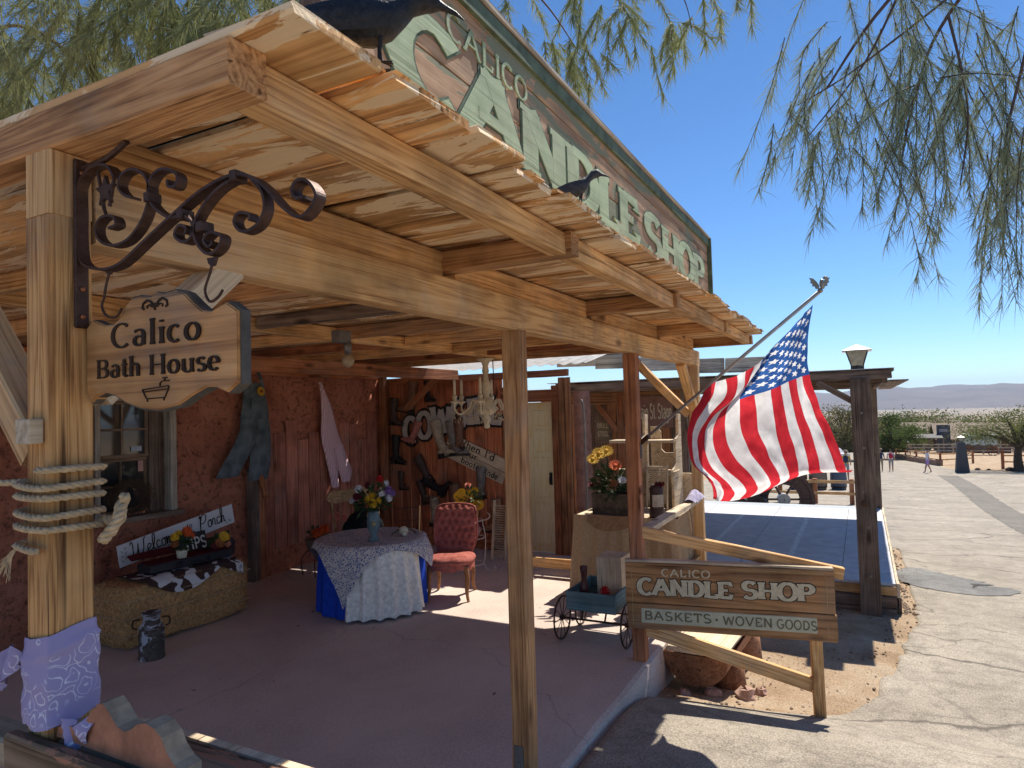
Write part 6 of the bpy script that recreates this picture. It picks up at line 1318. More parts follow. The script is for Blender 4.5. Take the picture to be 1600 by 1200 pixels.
# half-log bench
bn = thing('log_bench', (5.5, 1.1, -.4), 'half log bench with a flat pale top between the porch edge and the sign', 'bench')
LOGM = wood('log_bark', (.12, .05, .025), (.28, .13, .065), (.38, .20, .11)); n_ = 16
def halflog(p0, p1, w, h, top_):
    p0, p1 = Vector(p0), Vector(p1); d = (p1 - p0).normalized(); s_ = Vector((-d.y, d.x, 0)); mb = MB(); rows = []
    for i in range(9):
        f = i / 8; c = p0 + (p1 - p0) * f; rows.append([c + s_ * (w / 2 * math.cos(a)) * (1 + .05 * noise.noise((f * 4, a, 0))) - Vector((0, 0, h * math.sin(a) * (1 + .08 * noise.noise((f * 3, a * 2, 3)))) if math.sin(a) > 0 else Vector((0, 0, 0))) for a in [math.pi * k / n_ for k in range(n_ + 1)]])
    mb.grid(rows); mb.add(rows[0], [tuple(range(n_ + 1))]); mb.add(rows[-1], [tuple(range(n_ + 1))]); return mb
build(halflog((5.26, 1.22, -.03), (6.75, 1.13, -.05), .50, .24, 0), 'log', LOGM, bn)
timber('seat_plank', (5.27, 1.22, -.012), (6.74, 1.13, -.03), .46, .03, PALEW, bn)
for x, y in ((5.62, 1.02), (6.4, 1.0)): mb = MB(); mb.tube([(x, y, gh(x, y) - .1), (x, y + .02, -.12)], [.13, .12], 10); build(mb, 'stump_leg', LOGM, bn, smooth=True)
for k, (x, y, s_) in enumerate(((5.42, .88, .10), (5.30, 1.10, .08), (5.55, .78, .06), (5.15, 1.28, .06))):
    mb = MB(); mb.ball((x, y, gh(x, y) + s_ * .12), (s_, s_ * .8, s_ * .6), 7, 5, jit=.26); tag(build(mb, 'rock', plain('pink_stone', (.42, .27, .21), .9, var=.3, scale=10, bump=.6)), ['large pinkish stone propping the log bench', 'pinkish stone under the near end of the log bench', 'small flat stone in front of the bench leg', 'small stone against the porch slab edge'][k], 'stone', 'stones by the bench')
# pebbles on the dirt
mb = MB(); random.seed(3)
for i in range(900):
    x = random.uniform(4.9, 9.2); y = random.uniform(-.5, 1.4); s_ = random.choice((.004, .005, .007, .010, .016)); 
    if y < yl(x) - .02 and random.random() < .75: continue
    mb.ball((x, y, gh(x, y) + .004), (s_, s_ * .9, s_ * .6), 5, 3, jit=.25)
for i in range(260):
    x = random.uniform(8.8, 15.2); s_ = random.choice((.008, .014, .022, .03)); y = -.33 - abs(random.gauss(0, .07)); mb.ball((x, y, gh(x, y) + .008), (s_, s_ * .8, s_ * .6), 5, 3, jit=.25)
tag(build(mb, 'pebbles', plain('pebble', (.34, .25, .18), .95, var=.4, scale=6, bump=.3)), 'loose pebbles and grit on the dirt by the porch and stage', 'pebbles', kind='stuff')

# ================================================================ flag
fl = thing('flag', (5.0, 1.51, 1.62), 'American flag hanging from a slanting pole on the third porch post', 'flag')
FN = Vector((.9188, -.3948, 0))
FC = {0: [(4.759, 0.939, 2.053), (4.782, 0.994, 1.948), (4.823, 1.089, 1.8), (4.841, 1.13, 1.62), (4.829, 1.103, 1.47), (4.784, 0.997, 1.362), (4.797, 1.027, 1.232)],
 .23: [(4.671, 0.734, 2.094), (4.68, 0.756, 1.953), (4.736, 0.885, 1.825), (4.76, 0.941, 1.652), (4.739, 0.892, 1.482), (4.68, 0.755, 1.335), (4.728, 0.868, 1.234)],
 .46: [(4.593, 0.553, 2.189), (4.617, 0.608, 2.074), (4.658, 0.704, 1.932), (4.667, 0.725, 1.746), (4.639, 0.661, 1.57), (4.591, 0.549, 1.401), (4.647, 0.679, 1.297)],
 .73: [(4.52, 0.384, 2.351), (4.533, 0.414, 2.184), (4.546, 0.444, 2.028), (4.526, 0.396, 1.772), (4.502, 0.34, 1.606), (4.489, 0.312, 1.483), (4.504, 0.347, 1.451)],
 1: [(4.457, 0.236, 2.501), (4.465, 0.256, 2.289), (4.466, 0.257, 2.071), (4.454, 0.229, 1.877), (4.432, 0.178, 1.703), (4.409, 0.124, 1.494), (4.408, 0.123, 1.486)]}
KU = [0, .23, .46, .73, 1]; CV = [cr(FC[k], 10) for k in KU]     # 61 samples along the fly
def flag_pt(u, i):
    v_ = i / 50
    P_ = cr([CV[k][i] for k in range(5)], 12); x = interp(u, KU, [0, 12, 24, 36, 48]); a = int(min(47, x)); q = P_[a].lerp(P_[a + 1], x - a)
    d = .05 * math.sin(u * 11 + v_ * 2.5) * min(1, v_ * 2.2) + .035 * math.sin(u * 5 - v_ * 4) * min(1, v_ * 3) - .10 * math.exp(-((u - .60 + .28 * v_) / .07) ** 2) * math.exp(-((v_ - .22) / .2) ** 2)
    d += .018 * noise.noise((u * 9, v_ * 7, 3)) + .010 * noise.noise((u * 24, v_ * 10, 1))
    if v_ > 1: d += .10 * min(1, (v_ - 1) * 6)
    return q + FN * d
RED = cloth('flag_red', (.62, .03, .045), (.68, .04, .055), 14, .55); WHT = cloth('flag_white', (.82, .80, .80), (.88, .87, .86), 14, .55); BLU = cloth('flag_blue', (.03, .10, .33), (.04, .13, .40), 14, .55)
def star_print(m):
    nt = m.node_tree; uv = N(nt, 'UVMap'); sp = N(nt, 'SeparateXYZ'); lnk(nt, uv.outputs[0], sp.inputs[0])
    def M(op, a, b=None, c=None):
        n = N(nt, 'Math', operation=op)
        for k, q in enumerate((a, b, c)):
            if q is None: continue
            if hasattr(q, 'is_linked'): lnk(nt, q, n.inputs[k])
            else: n.inputs[k].default_value = q
        return n.outputs[0]
    ru = M('MULTIPLY', M('SUBTRACT', sp.outputs[0], 6 / 13), 10 * 13 / 7); cv = M('MULTIPLY', sp.outputs[1], 30.0)
    r0, c0 = M('ROUND', ru), M('ROUND', cv); x = M('MULTIPLY', M('SUBTRACT', cv, c0), .040); y = M('MULTIPLY', M('SUBTRACT', ru, r0), .047)
    rad = M('SQRT', M('ADD', M('MULTIPLY', x, x), M('MULTIPLY', y, y))); an = M('ARCTAN2', x, y); t = M('DIVIDE', M('PINGPONG', M('ADD', an, 2 * math.pi), math.pi / 5), math.pi / 5)
    lim = M('MULTIPLY', M('SUBTRACT', 1.0, M('MULTIPLY', M('POWER', t, .5), .62)), .030)
    ins = M('LESS_THAN', rad, lim); par = M('LESS_THAN', M('ABSOLUTE', M('SUBTRACT', M('MODULO', M('ADD', r0, c0), 2.0), 0.0)), .5); okr = M('MULTIPLY', M('GREATER_THAN', r0, .5), M('LESS_THAN', r0, 9.5)); okc = M('MULTIPLY', M('GREATER_THAN', c0, .5), M('LESS_THAN', c0, 11.5))
    f = M('MULTIPLY', M('MULTIPLY', ins, par), M('MULTIPLY', okr, okc))
    b = nt.nodes['Principled BSDF']; src = b.inputs['Base Color'].links[0].from_socket; col = mixc(nt, f, src, (.86, .85, .85)); lnk(nt, col, b.inputs['Base Color'])
    for n in nt.nodes:
        if n.type == 'BSDF_TRANSLUCENT': lnk(nt, col, n.inputs[0])
star_print(BLU)
NU = 78; G_ = [[flag_pt(u / NU, i) for i in range(61)] for u in range(NU + 1)]
mb = MB(); vs = [p for r_ in G_ for p in r_]; fs = []; mi = []
for u in range(NU):
    for i in range(60):
        fs.append((u * 61 + i, u * 61 + i + 1, (u + 1) * 61 + i + 1, (u + 1) * 61 + i)); st = int((u + .5) / NU * 13)
        mi.append(2 if (st >= 6 and i < 20) else (0 if st % 2 == 0 else 1))
mb.v = [tuple(p) for p in vs]; mb.f = fs; mb.m = mi; fo_ = build(mb, 'cloth', [RED, WHT, BLU], fl, smooth=True, recalc=False)
uvl = fo_.data.uv_layers.new(name='UVMap')
for lp_ in fo_.data.loops: uvl.data[lp_.index].uv = ((lp_.vertex_index // 61) / NU, (lp_.vertex_index % 61) / 50)
mb = MB(); mb.tube([(5.012, 1.53, 1.614), (4.440, .197, 2.570)], .0115, 10); build(mb, 'pole', plain('grey_aluminium', (.45, .44, .43), .35, .6), fl, smooth=True)
mb = MB(); mb.tube([(5.02, 1.545, 1.60), (4.975, 1.44, 1.675)], .019, 10); mb.box((4.975, 1.51, 1.57), (.06, .02, .12)); build(mb, 'pole_socket', IRON, fl)
mb = MB(); tip = Vector((4.436, .19, 2.578)); mb.ball(tip, .016, 8, 6); mb.ball(tip + Vector((0, -.01, .04)), (.012, .014, .03), 8, 6); mb.ball(tip + Vector((0, -.03, .075)), (.010, .014, .010), 8, 6)
for s_ in (-1, 1):
    wing = [(.004, .03), (.02, .055), (.04, .075), (.062, .078), (.052, .062), (.056, .048), (.044, .042), (.044, .026), (.030, .026), (.024, .010), (.006, .012)]
    mb.prism([tip + (Vector((.45, -.9, 0)) * s_ * a + Vector((0, 0, b_))) for a, b_ in wing], (.9, .45, 0), .006)
build(mb, 'eagle', plain('pewter', (.32, .30, .26), .4, .6), fl)

# ================================================================ the stage next door
stg = thing('stage', (11.8, 1.6, -.6), 'low blue painted outdoor stage beside the road', 'stage')
STM = plain('stage_blue_paint', (.60, .60, .63), .75, var=.15, scale=5, bump=.1); STG2 = plain('stage_grey_paint', (.42, .46, .50), .7, var=.1, scale=6, bump=.1)
for i, (x0, x1) in enumerate(((8.86, 10.74), (10.755, 12.78), (12.795, 14.5))):
    for y0, y1 in ((.30, 1.52), (1.525, 2.75), (2.755, 3.95)):
        mb = MB(); mb.box(((x0 + x1) / 2, (y0 + y1) / 2, -.235), (x1 - x0, y1 - y0 - .003, .03)); build(mb, 'deck_panel', STM, stg, bevel=.002)
    mb = MB(); mb.box(((x0 + x1) / 2, .015, -.235), (x1 - x0, .56, .03)); build(mb, 'deck_panel', STM, stg, bevel=.002)
for k in range(2): mb = MB(); mb.box((14.61 + .215 * k, 1.84, -.237), (.21, 4.2, .03)); build(mb, 'edge_board', STG2, stg, bevel=.002)
for y in (.95, 2.07): mb = MB(); mb.box((11.7, y, -.2185), (5.6, .07, .001)); build(mb, 'tape_line', plain('pale_blue_tape', (.78, .82, .86), .7, var=.25, scale=20), stg)
timber('front_board', (8.84, -.27, -.30), (8.84, 3.9, -.30), .035, .10, PINE, stg); timber('front_board', (8.84, -.27, -.43), (8.84, 3.9, -.43), .035, .12, DARKW, stg); timber('front_board', (8.85, -.27, -.555), (8.85, 3.9, -.555), .035, .10, DARKW, stg)
timber('side_board', (8.83, -.285, -.29), (14.9, -.285, -.29), .03, .16, PALEW, stg); timber('side_board', (8.84, -.30, -.46), (14.9, -.30, -.52), .03, .18, DARKW, stg)
mb = MB(); mb.box((11.8, 1.8, -.62), (5.9, 4.0, .68)); build(mb, 'understructure', DARKW, stg)
# stage canopy and lamp post
cn = thing('stage_canopy', (9, 2, -.56), 'flat timber canopy over the stage on a thick dark bolted post', 'canopy')
timber('post', (8.72, -.005, -.62), (8.70, .0, 2.14), .21, .19, DARKW, cn, upv=(1, 0, 0), rough=.004)
for z in (-.1, .45, .85, 1.35, 1.75): mb = MB(); mb.tube([(8.615, .0 + .02 * math.sin(z * 9), z), (8.60, .0 + .02 * math.sin(z * 9), z)], .014, 8); build(mb, 'bolt', plain('galvanised', (.22, .21, .20), .5, .6), cn)
mb = MB(); mb.ball((8.612, .01, .72), (.012, .04, .04), 10, 6); build(mb, 'knot', plain('knot_wood', (.09, .05, .03), .8), cn)
timber('front_beam', (8.70, -.32, 2.185), (8.70, 3.9, 2.17), .06, .10, DARKW, cn); timber('side_beam', (8.735, -.25, 2.15), (15.1, -.25, 2.15), .06, .12, DARKW, cn)
for k in range(6): timber('joist', (8.9 + 1.2 * k, -.2, 2.15), (8.9 + 1.2 * k, 3.9, 2.15), .05, .09, DARKW, cn)
for k in range(14): timber('roof_board', (8.72, -.20 + .30 * k, 2.235), (15.1, -.20 + .30 * k, 2.235), .293, .025, GREYW if k % 3 else DARKW, cn)
timber('eave_board', (9.5, -.42, 2.13), (15.0, -.42, 2.09), .22, .02, DARKW, cn); mb = MB(); mb.box((11.9, 1.8, 2.253), (6.5, 4.3, .006)); build(mb, 'metal_edge', plain('white_metal', (.72, .72, .72), .4, .2, .05), cn)
timber('brace', (8.71, .03, 1.85), (8.71, .45, 2.12), .07, .07, DARKW, cn)
timber('post', (14.9, -.2, -1.1), (14.9, -.2, 2.14), .16, .16, DARKW, cn, upv=(1, 0, 0))
ll = thing('post_lantern', (8.72, .02, 2.26), 'frosted lantern with a pyramid cap on top of the stage canopy', 'lantern')
def lantern(par, c, s, frost):
    c = Vector(c); DK = plain('lantern_frame', (.05, .045, .04), .5, .4)
    mb = MB(); mb.lathe([(.085 * s, 0), (.085 * s, .05 * s)], c, 4); build(mb, 'lantern_foot', DK, par)
    b0, b1, h = .075 * s, .135 * s, .20 * s; z0 = .05 * s
    cs_ = [(-1, -1), (1, -1), (1, 1), (-1, 1)]
    for k in range(4):
        a, b_ = cs_[k], cs_[(k + 1) % 4]; mb = MB(); mb.add([c + Vector((a[0] * b0, a[1] * b0, z0)), c + Vector((b_[0] * b0, b_[1] * b0, z0)), c + Vector((b_[0] * b1, b_[1] * b1, z0 + h)), c + Vector((a[0] * b1, a[1] * b1, z0 + h))], [(0, 1, 2, 3)]); build(mb, 'pane', frost, par, recalc=False)
        mb = MB(); mb.tube([c + Vector((a[0] * b0, a[1] * b0, z0)), c + Vector((a[0] * b1, a[1] * b1, z0 + h))], .009 * s, 5); build(mb, 'frame_bar', DK, par)
    mb = MB(); e = .185 * s; mb.add([c + Vector((x * e, y * e, z0 + h - .005 * s)) for x, y in cs_] + [c + Vector((x * e, y * e, z0 + h + .012 * s)) for x, y in cs_] + [c + Vector((0, 0, z0 + h + .10 * s))], [(3, 2, 1, 0), (0, 1, 5, 4), (1, 2, 6, 5), (2, 3, 7, 6), (3, 0, 4, 7), (4, 5, 8), (5, 6, 8), (6, 7, 8), (7, 4, 8)]); build(mb, 'cap', plain('pale_metal_cap', (.45, .43, .40), .5, .3), par)
FROST = cloth('frosted_glass', (.62, .60, .50), None, 20, .5, .3)
lantern(ll, (8.72, .02, 2.258), .82, FROST)
# facade behind the stage
fc = thing('stage_building', (9.8, 3.4, -.5), 'weathered timber stage building beside the porch with a hanging sign', 'building')
y = 2.18
while y < 4.5:
    w = random.uniform(.14, .2); timber('plank', (9.9, y + w / 2, -.5), (9.9, y + w / 2, 2.15), w - .006, .03, SCORCH if int(y * 7) % 2 else DARKW, fc, upv=(1, 0, 0)); y += w
for x, y2 in ((9.2, 3.05), (9.2, 2.15)): timber('porch_post', (x, y2, -.2), (x, y2, 2.1), .09, .09, REDW if y2 > 3 else DARKW, fc, upv=(1, 0, 0))
timber('porch_beam', (9.2, 2.0, 2.02), (9.2, 3.9, 2.02), .08, .17, SCORCH, fc); timber('porch_brace', (9.2, 3.0, 1.55), (9.2, 2.70, 1.93), .06, .07, DARKW, fc); timber('porch_brace', (9.2, 3.10, 1.55), (9.2, 3.4, 1.93), .06, .07, REDW, fc)
mb = MB(); mb.box((9.87, 2.34, 1.1), (.02, .22, 1.0)); build(mb, 'window', GLASS, fc)
timber('side_wall', (9.9, 4.0, .9), (15, 4.0, .9), .04, 2.6, DARKW, fc)
# bleached parapet boards and corrugated roof behind the boot wall
mb = MB(); prof = [(9.0, 2.9), (9.0, 5.2), (9.0, 6.6)]
for k in range(9):
    y1 = 1.0 + .62 * k; z1 = 2.30 + .018 * k + .045 * max(0, k - 1)
    timber('parapet_board', (9.35, y1, z1 + .10), (9.35, y1 + .61, z1 + .115), .03, .20, GREYW, fc)
for k in range(5): timber('parapet_board', (9.37, 2.8 + .72 * k, 2.72), (9.37, 3.51 + .72 * k, 2.76), .03, .20, DARKW if k % 2 else GREYW, fc)
cr_ = MB(); rows = []
for i in range(161):
    y = 3.1 + 3.4 * i / 160; w = .012 * math.sin(i * .78); rows.append([(8.0 + .15 * j, y, 2.47 + .03 * j + w) for j in range(9)])
cr_.grid(rows); tag(build(cr_, 'corrugated_roof', cloth('corrugated_fibreglass', (.68, .68, .66), None, 5, .5, .5), smooth=True), 'pale corrugated roofing sheet above the boot wall', 'roof')
ms = thing('stage_sign', (9.1, 2.66, 1.6), 'brown hanging sign with cream lettering under the stage building eave', 'sign')
mb = MB(); mb.box((9.12, 2.55, 1.81), (.03, .52, .44)); build(mb, 'board', plain('brown_sign_paint', (.24, .13, .10), .8, var=.2), ms, bevel=.004)
for tx, yy, w_ in (('Main', 2.795, .17), ('St.', 2.60, .09), ('Stage', 2.49, .19)): build(lettering(tx, (9.104, yy, 1.72), (0, -1, 0), (0, 0, 1), .20, w_, .18, .12, depth=.004, gap=.08), 'lettering', LET, ms, recalc=False)
dl = thing('drill_sign', (9.3, 3.3, 1.4), 'small square board reading drill steel in the shade of the stage building', 'sign')
mb = MB(); mb.box((9.30, 3.36, 1.54), (.02, .27, .34)); build(mb, 'board', DARKW, dl, bevel=.003); mb = MB(); mb.box((9.287, 3.36, 1.55), (.006, .20, .26)); build(mb, 'face', plain('dull_olive', (.22, .19, .12), .8), dl)
build(lettering('DRILL', (9.283, 3.445, 1.59), (0, -1, 0), (0, 0, 1), .07, .17, .2, .15, depth=.003), 'lettering', LET, dl, recalc=False); build(lettering('STEEL', (9.283, 3.445, 1.47), (0, -1, 0), (0, 0, 1), .07, .17, .2, .15, depth=.003), 'lettering', LET, dl, recalc=False)
# ================================================================ beyond the stage: wheel, fence, barrels
random.seed(11)
def GZ_(x, y): return gh(x, y)
ww = thing('iron_wheel', (24.3, 2.1, -1.9), 'large rusty mine wheel lying tilted behind the stage', 'wheel')
def disc(c, r0, r1, th, mat, name, ax_=Vector((1, .25, .0))):
    ax_ = ax_.normalized(); u = ax_.cross(Vector((0, 0, 1))).normalized(); c = Vector(c); mb = MB(); rows = []
    for k in range(49):
        a = k * 2 * math.pi / 48; e = u * math.cos(a) + Vector((0, 0, math.sin(a))); rows.append([c + e * r0 - ax_ * th, c + e * r1 - ax_ * th, c + e * r1 + ax_ * th, c + e * r0 + ax_ * th, c + e * r0 - ax_ * th])
    mb.grid(rows); return build(mb, name, mat, ww)
WC = Vector((24.3, 2.45, -1.42)); BRN = plain('brown_iron', (.10, .06, .05), .6, .2, .35)
disc(WC, .86, .98, .06, BRN, 'rim'); disc(WC, .50, .58, .05, BRN, 'inner_rim'); disc(WC, .02, .20, .14, plain('grey_steel', (.38, .37, .36), .45, .4), 'hub'); disc(WC, .58, .86, .015, BRN, 'web')
for k in range(6): a = k * math.pi / 3; mb = MB(); u = Vector((1, .25, 0)).normalized().cross(Vector((0, 0, 1))).normalized(); mb.tube([WC, WC + (u * math.cos(a) + Vector((0, 0, math.sin(a)))) * .88], .04, 6); build(mb, 'spoke', BRN, ww)
w2 = thing('gear_block', (23.8, 3.5, -1.9), 'dark cluster of old mining gears beside the large wheel', 'machinery')
for k, (y, z, r_) in enumerate(((3.25, -1.55, .33), (3.75, -1.60, .26), (4.2, -1.5, .3))):
    mb = MB(); mb.tube([(23.7, y, z), (23.95, y, z)], r_, 20); gg = build(mb, 'gear', plain('dark_iron', (.035, .03, .03), .5, .4), w2)
    mb = MB(); mb.tube([(23.60, y, z), (23.7, y, z)], r_ * .35, 12); build(mb, 'gear_hub', BRN, gg)
mb = MB(); mb.box((24, 3.6, -1.85), (.5, 2.0, .3)); build(mb, 'base_plate', plain('dark_iron', (.035, .03, .03), .5, .4), w2)
fn = thing('rail_fence', (29, 2, -2.1), 'two rail timber fence behind the stage', 'fence')
for k in range(4): y = .44 + 1.25 * k; timber('post', (28, y, gh(28, y) - .1), (28, y, gh(28, y) + .95), .16, .16, REDW, fn, upv=(1, 0, 0))
for z in (.42, .85): timber('rail', (27.95, .3, -2.05 + z), (27.95, 5.0, -2.05 + z), .06, .11, PINE, fn)
for k, (x, y, r_, h, mt, lab) in enumerate(((36.9, 1.15, .38, 1.05, plain('slate_bin', (.10, .13, .17), .6), 'round slate blue bin at the end of the rail fence'), (36.5, 2.05, .42, 1.1, DARKW, 'dark wooden barrel beside the slate blue bin'), (36.4, 2.95, .42, 1.1, DARKW, 'dark wooden barrel furthest left behind the flag'))):
    t = thing('barrel', (x, y, gh(x, y)), lab, 'barrel', 'barrels behind the fence'); c = (x, y, gh(x, y)); mb = MB(); mb.lathe([(r_ * .86, 0), (r_ * .97, h * .25), (r_, h * .5), (r_ * .97, h * .75), (r_ * .86, h), (r_ * .8, h), (r_ * .8, h * .95)], c, 20); build(mb, 'staves', mt, t, smooth=True)
    for z in (.12, .85): mb = MB(); mb.lathe([(r_ * .93, h * z), (r_ * .965, h * z + .01), (r_ * .965, h * z + .06), (r_ * .93, h * z + .07)], c, 20); build(mb, 'hoop', IRON, t, smooth=True)
# ================================================================ people
def person(loc, face, h, cols, walk, label, hat=None, pack=None, arms=0.0):
    t = thing('person', loc, label, 'person'); s = h / 1.75
    J = {}; w = walk
    V = [(0, 0, .96), (0, 0, 1.12), (0, 0, 1.30), (0, 0, 1.44), (0, .01, 1.53), (0, .015, 1.62), (0, .01, 1.72)]
    E = [(0, 1), (1, 2), (2, 3), (3, 4), (4, 5), (5, 6)]; Rr = [(.155, .11), (.14, .10), (.165, .11), (.10, .08), (.055, .055), (.085, .10), (.07, .08)]
    def add(p, r_, prev): V.append(p); Rr.append(r_); E.append((prev, len(V) - 1)); return len(V) - 1
    for sg in (-1, 1):
        k = add((sg * .19, 0, 1.42), (.06, .06), 2); k = add((sg * .24, -.03 * sg * w - .02, 1.16), (.045, .045), k); k = add((sg * .25, .10 * sg * w + .06 + arms * .1, .93 + arms * .2), (.035, .035), k); add((sg * .245, .13 * sg * w + .10 + arms * .12, .84 + arms * .25), (.04, .025), k)
        k = add((sg * .09, 0, .88), (.095, .095), 0); k = add((sg * .10, -sg * w * .16 + .03, .50), (.065, .065), k); k = add((sg * .10, -sg * w * .30 - .02, .09), (.042, .042), k); add((sg * .105, -sg * w * .30 + .12, .035), (.045, .03), k)
    me = bpy.data.meshes.new('body'); me.from_pydata([Vector(p) * s for p in V], E, []); o = bpy.data.objects.new('body', me); C.objects.link(o)
    md = o.modifiers.new('s', 'SKIN'); sv = me.skin_vertices[0].data
    for i, r_ in enumerate(Rr): sv[i].radius = (r_[0] * s, r_[1] * s)
    sv[0].use_root = True; md.use_smooth_shade = True; o.modifiers.new('d', 'SUBSURF').levels = 1
    dg = bpy.context.evaluated_depsgraph_get(); em = bpy.data.meshes.new_from_object(o.evaluated_get(dg)); bpy.data.objects.remove(o)
    mats = [plain('skin', (.45, .26, .18), .6, var=.08), cols[0], cols[1], plain('dark_shoe', (.05, .045, .04), .7), plain('hair_brown', (.07, .045, .03), .7)]
    em.materials.clear()
    for m_ in mats: em.materials.append(m_)
    for p in em.polygons:
        c = p.center / s; z = c.z
        p.material_index = 3 if z < .085 else 0 if z < cols[2] else 2 if z < .98 and abs(c.x) < .21 else 1 if (z < 1.47 and (abs(c.x) < .22 or z > 1.22)) else 4 if z > 1.60 and (c.y < .02 or z > 1.70) else 0
        p.use_smooth = True
    o = bpy.data.objects.new('body', em); o.matrix_basis = Matrix.Translation(loc) @ Matrix.Rotation(face, 4, 'Z'); link(o, t)
    M = Matrix.Translation(loc) @ Matrix.Rotation(face, 4, 'Z') @ Matrix.Scale(s, 4)
    if hat:
        mb = MB(); mb.lathe([(.17, 1.70), (.165, 1.715), (.105, 1.72), (.10, 1.79), (.05, 1.81)], (0, 0.01, 0), 14); mb.v = [tuple(M @ Vector(p)) for p in mb.v]; build(mb, 'hat', hat, t, smooth=True)
    if pack:
        mb = MB(); mb.ball((0, -.20, 1.24), (.15, .10, .22), 10, 8); mb.ball((0, -.28, 1.15), (.10, .05, .10), 8, 6)
        for sg in (-1, 1): mb.tube(cr([(sg * .10, -.14, 1.40), (sg * .11, .04, 1.46), (sg * .11, .13, 1.32), (sg * .13, .02, 1.12), (sg * .13, -.14, 1.10)], 4), .018, 5)
        mb.v = [tuple(M @ Vector(p)) for p in mb.v]; build(mb, 'backpack', pack, t, smooth=True)
    return t
KH = plain('khaki_cloth', (.34, .27, .19), .9); DKC = plain('navy_cloth', (.04, .05, .09), .9); GRC = plain('grey_cloth', (.30, .30, .31), .9); YEL = plain('yellow_cloth', (.62, .40, .04), .8); REDC = plain('red_cloth', (.50, .04, .06), .8); WHC = plain('white_cloth', (.68, .68, .70), .8); LIL = plain('lilac_cloth', (.42, .26, .58), .8); PLM = plain('pale_top', (.55, .50, .52), .8)
def gp(x, y): return (x, y, gh(x, y) + .01)
person(gp(46.0, .98), R(-90), 1.78, (YEL, GRC, .52), .5, 'hiker in yellow with a dark backpack walking beside the fence', hat=KH, pack=DKC)
person(gp(55.3, -.35), R(-80), 1.65, (PLM, KH, .50), .7, 'person in a pale top and shorts walking beside the dark post')
person(gp(58.8, -1.15), R(-95), 1.75, (DKC, KH, .50), .5, 'person in a dark top and khaki shorts walking down the road', hat=KH)
person(gp(59.1, -1.85), R(-92), 1.72, (WHC, GRC, .50), .4, 'person with a red backpack and grey shorts walking down the road', pack=REDC)
person(gp(57.9, -4.16), R(20), 1.72, (WHC, LIL, .62), .9, 'woman in a white top and lilac skirt crossing the road', arms=.6)
person(gp(92.0, -4.78), R(100), 1.75, (KH, DKC, .50), .3, 'person in a white hat standing by the yard fence', hat=WHC)
# ================================================================ lamp pillar
lp = thing('lamp_pillar', (59.2, -6.4, gh(59.2, -6.4)), 'tapered dark timber lamp pillar at the edge of the dirt yard', 'lamp')
mb = MB(); c = Vector((59.2, -6.42, gh(59.2, -6.42) - .05)); mb.lathe([(.62, 0), (.34, 2.3), (.30, 2.3)], c, 4); mb.v = [tuple(Matrix.Translation(c) @ Matrix.Rotation(R(45), 4, 'Z') @ Matrix.Translation(-c) @ Vector(p)) for p in mb.v]; build(mb, 'pillar', plain('slate_timber', (.085, .085, .09), .8), lp)
lantern(lp, c + Vector((0, 0, 2.32)), 1.35, FROST)
# ================================================================ yard fence, kerb logs, sign posts
yf = thing('yard_fence', (78, -5, gh(78, -5)), 'low two rail timber fence around the dirt yard', 'fence')
FP_ = [(87, -3.25), (82, -3.95), (77.4, -4.65), (73.5, -5.3), (69.9, -6.0), (72.5, -7.6), (75, -9.0)]
for x, y in FP_: timber('post', (x, y, gh(x, y) - .1), (x, y, gh(x, y) + 1.15), .17, .17, REDW, yf, upv=(1, 0, 0))
for (a, b_) in zip(FP_, FP_[1:]):
    for z in (.5, 1.0): timber('rail', (a[0], a[1], gh(*a) + z), (b_[0], b_[1], gh(*b_) + z), .10, .11, PINE, yf)
yk = thing('kerb_log', (78, -4.8, gh(78, -4.8)), 'stone kerb wall along the foot of the yard fence', 'wall')
for (a, b_) in zip(FP_[:4], FP_[1:5]): timber('kerb_stone', (a[0] - .4, a[1] + .1, gh(*a) + .22), (b_[0] - .4, b_[1] + .1, gh(*b_) + .22), .5, .55, plain('kerb_stone', (.28, .18, .13), .95, var=.3, scale=3, bump=.6), yk, rough=.05)
yf2 = thing('yard_fence', (66, -11, gh(66, -11)), 'short timber fence beside the mesquite tree', 'fence')
for x, y in ((66, -9.9), (66, -11.9), (66, -13.6)): timber('post', (x, y, gh(x, y) - .1), (x, y, gh(x, y) + 1.5), .2, .2, REDW, yf2, upv=(1, 0, 0))
for z in (.55, 1.05): timber('rail', (66, -9.9, gh(66, -9.9) + z), (66, -13.6, gh(66, -13.6) + z), .1, .1, PINE, yf2)
for k, (x, y, s_) in enumerate(((63.5, -7.9, .16), (63.5, -8.6, .12), (62.8, -9.9, .28))): mb = MB(); mb.ball((x, y, gh(x, y) + s_ * .3), (s_, s_ * 1.3, s_ * .7), 9, 6, jit=.15); tag(build(mb, 'yard_rock', plain('dark_stone', (.10, .07, .055), .9)), ['brown rock in the dirt yard right of the lamp pillar', 'tiny pale rock in the dirt yard', 'flat dark rock near the mesquite trunk'][k], 'stone', 'rocks in the yard')
sp2 = thing('park_fence', (104, -9, gh(104, -9)), 'grey board fence in front of the false front shop', 'fence')
for k in range(9): y = -5.5 - 1.6 * k; timber('post', (103, y, gh(103, y) - .1), (103, y, gh(103, y) + 1.35), .16, .16, GREYW, sp2, upv=(1, 0, 0))
for z in (.45, .85, 1.25): timber('rail', (102.9, -5.3, gh(103, -8) + z), (102.9, -18.5, gh(103, -16) + z), .06, .16, GREYW, sp2)
